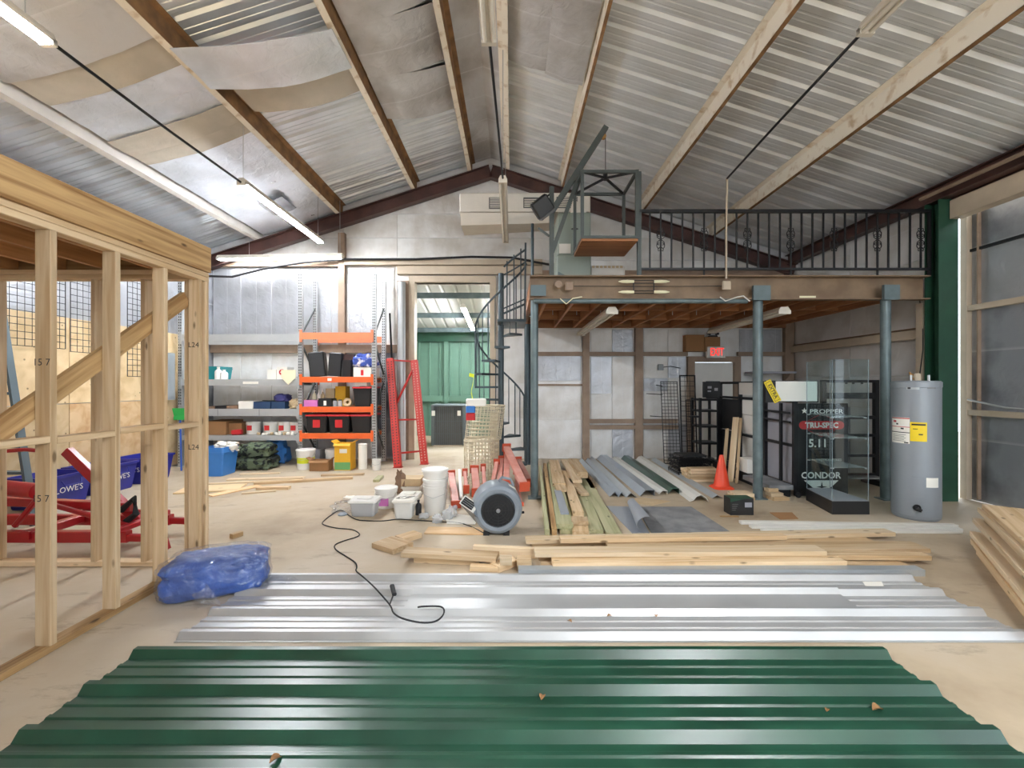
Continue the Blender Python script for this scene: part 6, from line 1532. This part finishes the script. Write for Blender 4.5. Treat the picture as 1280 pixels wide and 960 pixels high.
# black display gondola running in depth
go = thing('display_gondola', 'black display gondola with grey back panels and white headers behind the middle post', 'display rack', (3.95, 6.9, 0))
GX = 3.72
for yy in (5.93, 6.62, 7.35, 8.05):
    MB().box((GX, yy - 0.025, 0.1), (GX + 0.05, yy + 0.025, 1.54)).build('upright', 'black_steel', go)
for z in (0.12, 0.66, 1.25, 1.50): MB().box((GX + 0.01, 5.95, z), (GX + 0.04, 8.03, z + 0.04)).build('rail', 'black_steel', go)
MB().box((GX + 0.045, 5.95, 0.165), (GX + 0.06, 6.6, 1.24)).build('back_panel', 'panel_grey', go)
for z0, z1 in ((0.17, 0.65), (0.71, 1.0), (1.01, 1.24)): MB().box((GX + 0.045, 6.65, z0), (GX + 0.06, 7.33, z1)).build('back_panel', 'panel_white', go)
for z0, z1 in ((0.17, 0.65), (0.71, 1.24)): MB().box((GX + 0.045, 7.37, z0), (GX + 0.06, 8.03, z1)).build('back_panel', 'black_plastic', go)
MB().box((GX - 0.006, 6.66, 1.33), (GX + 0.008, 7.33, 1.52)).build('header_panel', 'panel_white', go)
MB().box((GX - 0.32, 5.92, 0.1), (GX - 0.002, 6.6, 0.16)).build('base_shelf', 'mat_grey', go)
MB().box((GX - 0.2, 6.62, 0.1), (GX - 0.002, 7.9, 0.16)).build('base_shelf', 'black_steel', go)
MB().box((GX - 0.18, 5.95, 0.0), (GX - 0.02, 7.9, 0.099)).build('kick_plate', 'black_steel', go)
MB().lathe([(0.001, -0.012), (0.035, -0.012), (0.035, 0.012), (0.001, 0.012)], 14, Matrix.Translation((GX + 0.05, 5.90, 0.036)) @ Matrix.Rotation(R(90), 4, 'X')).build('caster', 'rubber', go)
MB().box((GX - 0.05, 6.12, 0.18), (GX - 0.02, 6.16, 1.24)).build('standard', 'black_steel', go)
MB().box((GX - 0.05, 5.95, 1.10), (GX - 0.025, 6.34, 1.13)).build('hang_bar', 'black_steel', go)
for z in (1.02, 0.90): MB().bar((GX - 0.02, 5.96, z + 0.09), (GX - 0.02, 6.6, z + 0.10), 0.02, 0.025).build('hang_bar', 'black_steel', go)
MB().box((GX + 0.03, 5.96, 1.13), (GX + 0.044, 6.3, 1.2)).build('blue_sticker', 'blue_handle', go) if False else None
# front header and its end panel
MB().box((3.33, 5.88, 1.26), (4.02, 5.905, 1.545)).build('header_board', 'black_steel', go)
MB().box((3.46, 5.872, 1.275), (4.0, 5.8795, 1.535)).build('header_panel', 'panel_white', go)
MB().box((GX, 5.906, 1.30), (GX + 0.05, 5.93, 1.5)).build('bracket', 'black_steel', go)
sg = thing('yellow_sign', 'tilted yellow sign with dark lettering on the gondola header', 'sign', (3.41, 5.86, 1.27))
Mx = Matrix.Translation((3.41, 5.866, 1.405)) @ Matrix.Rotation(R(62), 4, 'Y')
MB().box((-0.155, -0.004, -0.048), (0.155, 0.004, 0.048), Mx).build('plate', 'yellow', sg)
MB().box((-0.135, -0.006, -0.034), (0.135, -0.0042, 0.034), Mx).build('border', 'sign_black', sg)
MB().box((-0.13, -0.008, -0.030), (0.13, -0.0062, 0.030), Mx).build('field', 'yellow', sg)
text('lettering', 'EXTRA', Mx @ V((0, -0.0095, 0)), 0.066, 'sign_black', sg, rotm=(Matrix.Rotation(R(62), 4, 'Y') @ Matrix.Rotation(R(90), 4, 'X')).to_3x3(), bold=0.001)
# second, darker fixture further back
g2 = thing('display_shelf', 'black shelf unit with a dark sign at its top before the white exit door', 'display rack', (3.55, 8.2, 0))
for x in (3.36, 3.68): 
    for yy in (8.0, 8.35): MB().box((x - 0.02, yy - 0.02, 0), (x + 0.02, yy + 0.02, 1.25)).build('upright', 'black_steel', g2)
MB().box((3.46, 7.97, 1.24), (3.70, 8.0, 1.55)).box((3.40, 7.97, 1.26), (3.47, 7.999, 1.54)).build('sign_board', 'sign_black', g2)
for z in (0.08, 0.42, 0.72, 1.0, 1.2): MB().box((3.35, 7.99, z), (3.69, 8.36, z + 0.035)).build('shelf', 'black_steel', g2)
for a, b, c, d in ((3.48, 3.55, 1.42, 1.46), (3.48, 3.54, 1.36, 1.385), (3.60, 3.66, 1.38, 1.43)): MB().box((a, 7.966, c), (b, 7.9695, d)).build('printed_mark', 'panel_grey', g2)
MB().box((3.34, 7.98, 0.9), (3.2, 8.1, 0.93)).build('arm', 'black_steel', g2)
# third fixture right of the showcase
g3 = thing('wall_gondola', 'black open shelf frame behind the showcase and the right post', 'display rack', (4.9, 6.75, 0))
for x in (4.62, 5.40):
    MB().box((x - 0.03, 6.62, 0.08), (x + 0.03, 6.68, 1.56)).build('upright', 'black_steel', g3)
    MB().box((x - 0.03, 6.40, 0.0), (x + 0.03, 6.9, 0.08)).build('foot', 'black_steel', g3)
for z, h in ((1.52, 0.04), (1.28, 0.09), (0.98, 0.05), (0.72, 0.04), (0.42, 0.04), (0.12, 0.06)): MB().box((4.65, 6.625, z), (5.37, 6.655, z + h)).build('crossbar', 'black_steel', g3)
MB().box((4.66, 6.44, 0.13), (5.36, 6.61, 0.15)).build('base_shelf', 'mat_grey', g3)

# gridwall and baskets
def gridwall(label, x0, x1, y, z0, z1, st=0.075, lean=0.0, frame=0.008):
    t = thing('wire_grid', label, 'grid panel', ((x0 + x1)/2, y, z0))
    for x in (x0, x1): MB().tube([(x, y, z0), (x, y + lean, z1)], frame, 6).build('frame_rod', 'wire_black', t)
    for z, yy in ((z0 + 0.008, y), (z1 - 0.008, y + lean)): MB().tube([(x0, yy, z), (x1, yy, z)], frame, 6).build('frame_rod', 'wire_black', t)
    mb = MB(); n = max(2, round((x1 - x0)/st))
    for i in range(1, n): mb.tube([(x0 + (x1 - x0)*i/n, y + 0.006, z0), (x0 + (x1 - x0)*i/n, y + lean + 0.006, z1)], 0.004, 4)
    k = z0 + st
    while k < z1 - 0.02:
        yy = y + lean*(k - z0)/(z1 - z0); mb.tube([(x0, yy - 0.005, k), (x1, yy - 0.005, k)], 0.004, 4); k += st
    S(mb.build('wire_mesh', 'wire_black', t), 'stuff')
    return t
g = gridwall('wide black wire grid left of the narrow ones, with hooks', 2.82, 3.13, 8.3, 0.02, 1.55, 0.062, 0.2)
for z, l in ((1.46, 0.14), (1.30, 0.32), (0.88, 0.25)): MB().tube([(2.84, 8.46, z), (2.84 - l, 8.4, z + 0.02)], 0.008, 6).build('hook_arm', 'wire_black', g)
gridwall('tall narrow black wire grid in front of the wide one', 3.06, 3.33, 8.05, 0.02, 1.66, 0.09, 0.12, 0.014)
gridwall('short black wire grid right of the tall narrow one', 3.36, 3.44, 8.55, 0.02, 1.2, 0.05, 0.1)
for k in range(4):
    z0 = 0.002 + k*0.075; x0, x1, y0, y1 = 2.70 + 0.02*(k % 2), 3.28 - 0.03*(k % 3), 7.25, 7.75
    t = thing('wire_basket', ('lowest', 'second', 'third', 'topmost')[k] + ' black wire basket of the stack before the wire grids', 'basket', ((x0+x1)/2, 7.5, z0), 0, 'stack of black wire baskets')
    MB().tube([(x0, y0, z0 + 0.066), (x1, y0, z0 + 0.066), (x1, y1, z0 + 0.066), (x0, y1, z0 + 0.066), (x0, y0, z0 + 0.066)], 0.006, 5).build('rim', 'wire_black', t)
    mb = MB()
    for i in range(11):
        u = i/10; x = x0 + (x1 - x0)*u; y = y0 + (y1 - y0)*u
        mb.tube([(x, y0, z0 + 0.062), (x, y0 + 0.02, z0 + 0.005), (x, y1 - 0.02, z0 + 0.005), (x, y1, z0 + 0.062)], 0.0035, 4, smooth=False)
        mb.tube([(x0, y, z0 + 0.062), (x0 + 0.02, y, z0 + 0.012), (x1 - 0.02, y, z0 + 0.012), (x1, y, z0 + 0.062)], 0.0035, 4, smooth=False)
    for q in (0.03, 0.05): mb.tube([(x0 + 0.004, y0 + 0.004, z0 + q), (x1 - 0.004, y0 + 0.004, z0 + q), (x1 - 0.004, y1 - 0.004, z0 + q), (x0 + 0.004, y1 - 0.004, z0 + q), (x0 + 0.004, y0 + 0.004, z0 + q)], 0.0035, 4, smooth=False)
    S(mb.build('wire_mesh', 'wire_black', t), 'stuff')
tag(MB().cbox((2.78, 7.3, 0.308), (3.18, 7.7, 0.33), 0.01).build('black_tray', 'black_plastic'), 'flat black tray lying on the stack of wire baskets', 'tray')

# short lumber offcuts stacked by the cone
rr = random.Random(5)
n = 0
pos = ('first', 'second', 'third', 'fourth')
for row in range(5):
    for k in range(4 if row < 4 else 2):
        L_ = 0.40 + 0.06*rr.random(); x0 = 2.70 + 0.03*rr.random(); y = 6.86 + 0.094*k + 0.02*rr.random(); z = 0.001 + 0.042*row
        o = board('short_stud', (x0, y, z + 0.019), (x0 + L_, y + 0.03, z + 0.019), 0.088, 0.038, 'pine' if (row + k) % 3 else 'pine_pale')
        tag(o, 'short pine offcut in the stack beside the cone, %s row up, %s from the front' % (('bottom', 'second', 'third', 'fourth', 'top')[row], pos[k]), 'wood block', 'short offcuts stacked beside the cone')
co = thing('traffic_cone', 'bright orange traffic cone in front of the short offcuts', 'cone', (3.03, 6.32, 0))
c = V((3.02, 6.60, 0))
c = V((3.03, 6.48, 0))
MB().cbox((c.x - 0.15, c.y - 0.15, 0), (c.x + 0.15, c.y + 0.15, 0.03), 0.04).build('base', 'cone_orange', co)
MB().lathe([(0.118, 0.03), (0.108, 0.045), (0.03, 0.46), (0.024, 0.475), (0.018, 0.475), (0.018, 0.44)], 28, Matrix.Translation(c)).build('body', 'cone_orange', co)
# boards leaning on the gondola
for k, (bx, tx, tz, lab, mm) in enumerate(((914, 920, 522, 'wide pale board leaning on the gondola behind the cone', 'pine_pale'), (905, 909, 536, 'shorter pine board leaning left of the wide pale board', 'pine'), (922, 926, 523, 'narrow pine board leaning right of the wide pale board', 'pine'))):
    a = F(bx, 603 + k, 0.0) + V((0.0, 0.03, 0)); b = P(tx, tz, 7.3)
    plank3(lab, a, b, (0.09, 0.05, 0.04)[k], 0.03, mm)
# flat offcuts around the foot of the middle post
for k, (x0, x1, y, z, lab, wdt) in enumerate(((2.86, 3.12, 5.86, 0.0, 'flat pale offcut on the floor left of the middle post foot', 0.22), (2.88, 3.12, 5.86, 0.042, 'wide beige offcut lying on another by the middle post foot', 0.20), (3.35, 3.56, 5.82, 0.0, 'flat offcut on the floor right of the middle post foot', 0.16), (3.35, 3.52, 5.86, 0.042, 'offcut lying on another right of the middle post foot', 0.12), (3.36, 3.50, 5.92, 0.083, 'uppermost offcut right of the middle post foot', 0.09), (3.02, 3.12, 6.08, 0.0, 'small offcut standing behind the middle post foot', 0.1))):
    tag(board('offcut', (x0, y, z + 0.0205), (x1, y + 0.02, z + 0.0205), wdt, 0.04, 'pine_pale' if k % 2 else 'pine'), lab, 'wood block')
# black and green product box
p = F(913, 644); q = F(942, 644)
bx = thing('product_box', 'small black and green carton on the floor before the middle post', 'box', ((p.x + q.x)/2, p.y + 0.08, 0))
MB().box((p.x, p.y, 0), (q.x, p.y + 0.16, 0.19)).build('body', 'sign_black', bx)
MB().add([(p.x, p.y - 0.001, 0.185), (p.x + 0.16, p.y - 0.001, 0.185), (p.x, p.y - 0.001, 0.15)] + [(p.x, p.y - 0.0002, 0.185), (p.x + 0.16, p.y - 0.0002, 0.185), (p.x, p.y - 0.0002, 0.15)], [(0, 2, 1), (3, 4, 5), (0, 1, 4, 3), (1, 2, 5, 4), (2, 0, 3, 5)]).build('green_corner', 'green_steel', bx)
MB().box((p.x, p.y, 0.1902), (q.x, p.y + 0.16, 0.192)).build('green_top', 'green_steel', bx)
for k in range(4): MB().box((p.x + 0.02, p.y - 0.001, 0.12 - 0.022*k), (p.x + 0.09 - 0.01*k, p.y - 0.0002, 0.128 - 0.022*k)).build('printed_line', 'grille_dark', bx)
MB().box((q.x - 0.10, p.y - 0.001, 0.09), (q.x - 0.02, p.y - 0.0002, 0.145)).build('picture', 'panel_grey', bx)
carton('small white carton on the gondola base behind the middle post', 3.53, 3.70, 6.72, 6.95, 0.161, 0.2, 'paper')
plank('short dark bar on the floor in front of the product box', 900, 644.5, 923, 645, 0.0, 0.03, 0.012, 'treated', 'metal_bar', 'bar')
tag(MB().sweep(None, [[V((v.x, v.y, zz)) for v in (F(962, 641), F(990, 641), F(998, 649), F(975, 649.5))] for zz in (0.001, 0.006)]).build('cardboard_piece', 'cardboard'), 'flat brown cardboard scrap in front of the showcase', 'cardboard')
# long white trims in front of the heater
flash('long white trim strip lying before the showcase, rearmost', 925, 654.5, 1195, 659, [(-0.03, 0), (-0.03, 0.03), (0.03, 0.03), (0.03, 0)], 'white_trim')
flash('long white trim strip lying before the showcase, middle one', 938, 659.5, 1200, 663, [(-0.035, 0), (-0.035, 0.025), (0.035, 0.03), (0.035, 0)], 'white_trim')
flash('long white trim strip lying before the showcase, nearest', 952, 664, 1200, 666, [(-0.03, 0), (-0.03, 0.02), (0.03, 0.022), (0.03, 0)], 'white_trim')

# exit sign, carton and junction box on the back wall
ex = thing('exit_sign', 'white exit sign with red letters above the white door', 'exit sign', P(894, 441, 8.86))
c = P(894, 440.5, 8.86)
MB().cbox((c.x - 0.18, 8.80, c.z - 0.11), (c.x + 0.18, 8.90, c.z + 0.11), 0.015).build('housing', 'white_plastic', ex)
MB().box((c.x - 0.13, 8.795, c.z - 0.085), (c.x + 0.14, 8.7995, c.z + 0.085)).build('face', 'sign_white', ex)
text('lettering', 'EXIT', (c.x + 0.005, 8.793, c.z), 0.21, 'exit_red', ex, bold=0.004, sx=0.62)
carton('brown cardboard carton resting on the girt left of the exit sign', 3.42, 3.78, 8.80, 8.97, 2.142, 0.32, 'cardboard')
carton('second brown carton above the exit sign on the girt', 3.80, 4.10, 8.82, 8.97, 2.142, 0.28, 'cardboard')
el = thing('emergency_lamp', 'small black twin lamp head on the carton above the exit sign', 'lamp', (3.98, 8.88, 2.43))
MB().cbox((3.90, 8.83, 2.432), (4.06, 8.93, 2.46), 0.01).build('base', 'black_plastic', el)
for s in (-1, 1): MB().lathe([(0.001, 0), (0.03, 0), (0.045, 0.05), (0.001, 0.05)], 12, Matrix.Translation((3.98 + 0.05*s, 8.87, 2.49)) @ Matrix.Rotation(R(60*s), 4, 'Y')).build('lamp_head', 'black_plastic', el)
jb = thing('junction_box', 'dark small switch box with wire on the foil wall below the girt', 'switch box', P(826, 459, 8.95))
c = P(826, 459, 8.95); MB().cbox((c.x - 0.06, 8.93, c.z - 0.06), (c.x + 0.05, 8.978, c.z + 0.06), 0.01).build('box', 'ebox_grey', jb)
MB().tube([(c.x + 0.05, 8.96, c.z), (c.x + 0.2, 8.96, c.z + 0.02), (c.x + 0.4, 8.96, c.z - 0.02)], 0.008, 6).build('wire', 'rubber', jb)
ws = thing('wall_shelf', 'narrow grey shelf board fixed in the corner beside the exit door', 'shelf', (5.0, 8.6, 1.72))
MB().box((4.62, 8.5, 1.70), (5.40, 8.899, 1.74)).build('board', 'panel_grey', ws)
for x in (4.75, 5.3): MB().bar((x, 8.88, 1.45), (x, 8.55, 1.69), 0.02, 0.02).build('bracket', 'tan_steel', ws)

# plank pile at the right edge
D_ = V((-0.60, -0.80, 0)).normalized(); W_ = V((0.80, -0.60, 0)).normalized()
O_ = V((4.23, 4.10, 0))
offs = [(-0.02, 0.10, 0.26, 'pine'), (0.06, -0.05, 0.24, 'pine_pale'), (-0.06, 0.12, 0.26, 'pine'), (-0.05, 0.03, 0.25, 'pine_pale'), (0.03, 0.0, 0.26, 'pine'), (-0.01, -0.12, 0.25, 'pine_pale'), (0.05, -0.02, 0.26, 'pine'), (0.03, -0.16, 0.27, 'pine_pale'), (0.05, -0.1, 0.26, 'pine')]
names = ('lowest', 'second', 'third', 'fourth', 'fifth', 'sixth', 'seventh', 'eighth', 'topmost')
for k, (lat, fore, wdt, mm) in enumerate(offs):
    a = O_ + D_*(fore + 0.1) + W_*(lat + wdt/2) + V((0, 0, 0.0205 + 0.046*k)); b = a + D_*1.75
    plank3('%s wide plank of the pile at the right edge, counted upwards' % names[k], a, b, wdt, 0.044, mm, 'plank', 'plank', 'plank pile at the right edge')
for k in range(8):
    a = O_ + D_*(0.02 + 0.05*(k % 3)) + W_*(0.50 + 0.012*(k % 2)) + V((0, 0, 0.0205 + 0.046*k)); b = a + D_*1.75
    plank3('%s plank of the right-hand stack behind the outer plank pile, counted upwards' % names[k], a, b, 0.26, 0.044, 'pine' if k % 2 else 'pine_pale', 'plank', 'plank', 'second plank stack at the right edge')
ct = thing('clamp', 'yellow and black clamp lying on the plank pile at the right edge', 'clamp', O_ + D_*0.25 + W_*0.45 + V((0, 0, 0.40)))
c = O_ + D_*0.16 + W_*0.46 + V((0, 0, 0.372))
MB().bar(c, c + V((0.16, -0.04, 0)), 0.05, 0.03, ch=0.006).build('body', 'yellow', ct)
MB().bar(c + V((-0.06, 0.0, 0.012)), c + V((0.0, 0, 0.014)), 0.06, 0.035, ch=0.008).build('grip', 'rubber', ct)
MB().bar(c + V((0.02, -0.06, 0.0)), c + V((0.15, -0.09, 0.0)), 0.03, 0.025, ch=0.006).build('handle', 'rubber', ct)

# ================================================================== FOREGROUND SHEETS
def ribbed(label, x0, x1, ys, yA, yB, z0, m, nm='ribbed_sheet', h=0.034, bw=0.085, tw=0.026, minor=True, skew=0.0, group=None, t=0.0025, wob=0.0):
    """one roll-formed sheet lying on the floor, ribs along X at the given depths"""
    prof = [(yA, 0.0)]
    ys = sorted(ys)
    for i, y in enumerate(ys):
        if y - bw/2 > yA: prof.append((y - bw/2, 0))
        prof += [(y - tw/2, h), (y + tw/2, h)]
        if y + bw/2 < yB: prof.append((y + bw/2, 0))
        if minor and i + 1 < len(ys):
            g = ys[i+1] - y
            for f in (0.36, 0.64):
                c = y + g*f
                prof += [(c - 0.018, 0), (c - 0.009, 0.007), (c + 0.009, 0.007), (c + 0.018, 0)]
    prof.append((yB, 0.0))
    n = 10; rings = []
    rr = random.Random(len(label))
    for k in range(n + 1):
        u = k/n; x = x0 + (x1 - x0)*u
        dz = wob * math.sin(u*9.0 + 1.3) * 0.5 + wob*0.5
        ring = [V((x + skew*(y - yA), y, z0 + dz*(0.3 + 0.7*(y - yA)/(yB - yA)) + hh + t)) for y, hh in prof] + [V((x + skew*(y - yA), y, z0 + dz*(0.3 + 0.7*(y - yA)/(yB - yA)) + hh)) for y, hh in reversed(prof)]
        rings.append(ring)
    o = MB().sweep(None, rings).build(nm, m)
    return tag(o, label, 'metal sheet', group)
GR = [1.03, 1.335, 1.625, 1.905, 2.19, 2.475]
ribbed('big dark green ribbed metal sheet across the whole front of the floor', -2.08, 2.06, GR[2:], 1.56, 2.52, 0.003, 'green_sheet', h=0.036, bw=0.095, tw=0.03, wob=0.002)
ribbed('second dark green ribbed metal sheet overlapped by the first, mostly below the frame', -2.10, 2.04, GR[:2], 0.95, 1.50, 0.001, 'green_sheet', h=0.036, bw=0.095, tw=0.03)
ribbed('broad silver ribbed metal sheet behind the green one', -1.96, 3.06, [2.655, 2.925, 3.2, 3.44], 2.595, 3.487, 0.002, 'silver_sheet', h=0.036, bw=0.085, tw=0.028, wob=0.002)
ribbed('narrower flat silver sheet lying on the broad ribbed one', -0.72, 2.30, [3.2], 2.975, 3.262, 0.016, 'silver_sheet', h=0.036, bw=0.085, tw=0.028, minor=False, skew=0.08)
ch = tag(MB().extrude([(-0.045, 0), (-0.045, 0.05), (0.045, 0.05), (0.045, 0), (0.040, 0), (0.040, 0.045), (-0.040, 0.045), (-0.040, 0)], (3.22, 3.535, 0.001), (0.05, 3.535, 0.001)).build('steel_channel', 'silver_trim'), 'long pale grey steel channel between the silver sheet and the lumber', 'channel')
ch2 = tag(MB().sweep(None, [[V((v.x, v.y, z)) for v in (F(1078, 727, 0.012), F(1102, 727, 0.012), F(1105, 732.5, 0.012), F(1082, 732.5, 0.012))] for z in (0.0115, 0.0125)]).build('paper_label', 'paper'), 'small white paper label on the right half of the silver sheet', 'paper')

# blue tarp bundle in clear wrap
tb = thing('tarp_bundle', 'folded blue tarp bundle in clear plastic wrap by the frame corner', 'tarp', (-2.17, 3.28, 0))
from mathutils import noise
def pillow(s, zc, amp, seed, fold, nu=56, nv=30, sq=0.42):
    rings = []
    for j in range(nv + 1):
        ph = -math.pi/2 + math.pi*j/nv; ring = []
        for i in range(nu):
            th = 2*math.pi*i/nu; f = lambda v, e: math.copysign(abs(v)**e, v)
            cp = abs(math.cos(ph))**sq
            x, y, z = cp*f(math.cos(th), 0.45), cp*f(math.sin(th), 0.45), f(math.sin(ph), 0.6)
            d = 1 + amp*noise.noise(V((x*2.2 + seed, y*2.2, z*2.0))) + amp*0.6*noise.noise(V((x*6 + seed, y*6, z*5)))
            d += fold*math.sin(z*15 + 2.2*noise.noise(V((x*2, y*2, seed))))*cp*0.5
            v = V((x*d*s[0], y*d*s[1], zc + max(-zc + 0.004, z*d*s[2])))
            ring.append(v)
        rings.append(ring)
    return rings
Mx = Matrix.Translation((-2.15, 3.27, 0)) @ Matrix.Rotation(R(24), 4, 'Z')
MB().sweep(None, [[Mx @ p for p in r] for r in pillow((0.325, 0.20, 0.14), 0.135, 0.10, 2.0, 0.05)], smooth=True).build('folded_tarp', 'blue_tarp', tb)
wr_ = [[Mx @ p for p in r] for r in pillow((0.345, 0.222, 0.152), 0.145, 0.10, 2.0, 0.0)]
MB().sweep(None, wr_, smooth=True).build('plastic_wrap', 'clear_wrap', tb)
a = F(272, 757, 0.003)
tl = []
for u in range(7):
    v = u/6
    tl.append([lerp(V((-2.30, 3.10, 0.12)), a + V((-0.03, 0, 0)), v) + V((0, -0.03*math.sin(v*3), 0.02*math.sin(v*7))), lerp(V((-2.10, 3.07, 0.10)), a + V((0.03, 0, 0)), v) + V((0, -0.03*math.sin(v*3), 0.0)), lerp(V((-2.16, 3.09, 0.2)), a + V((0.0, 0.02, 0.02)), v)])
MB().sweep(None, tl, smooth=True).build('wrap_tail', 'clear_wrap', tb)
lump('thin clear plastic scrap on the floor right of the blue tarp bundle', (-1.74, 3.40, 0), (0.10, 0.06, 0.02), 'clear_wrap', 'plastic_scrap', 'plastic', 31, 0.5, nu=14, nv=8)
lump('small white plastic piece between the frame corner and the tarp bundle', (-2.45, 3.62, 0), (0.07, 0.06, 0.05), 'clear_plastic', 'plastic_scrap', 'plastic', 33, 0.5, nu=14, nv=8)

# dry leaves
def leaf(label, px, py, z, s, rz, curl=0.5):
    c = F(px, py, z)
    rows = []
    for j in range(7):
        u = j/6; w_ = math.sin(math.pi*min(1, u*0.95 + 0.02))**0.8 * 0.34
        rows.append([V(((u - 0.5), k*w_, 0.10 + curl*(k*k)*w_ + 0.12*math.sin(u*4))) for k in (-1, 0, 1)])
    Mx = Matrix.Translation(c) @ Matrix.Rotation(rz, 4, 'Z') @ Matrix.Scale(s, 4)
    rows = [[Mx @ p for p in r] for r in rows]
    thick = [r + [p + V((0, 0, -0.0012)) for p in reversed(r)] for r in rows]
    return tag(MB().sweep(None, thick).build('dry_leaf', 'leaf_brown', origin=c), label, 'leaf')
leaf('brown dry leaf near the middle of the green sheet', 678, 872, 0.006, 0.045, 1.3)
leaf('curled pale leaf on the right half of the green sheet', 1097, 888, 0.006, 0.055, 0.2, 0.7)
leaf('small dry leaf left of the curled pale leaf on the green sheet', 1034, 888, 0.006, 0.03, 0.8)
leaf('brown dry leaf at the bottom edge of the green sheet', 345, 950, 0.006, 0.05, 0.9)
for k, (x, y, lab) in enumerate(((762, 770.5, 'small leaf scrap on the front rib of the silver sheet'), (820, 770, 'tiny leaf crumb on the silver sheet right of the small scrap'), (712, 777, 'thin dark leaf scrap on the left half of the silver sheet'))):
    leaf(lab, x, y, 0.008, 0.035, 0.3 + k)
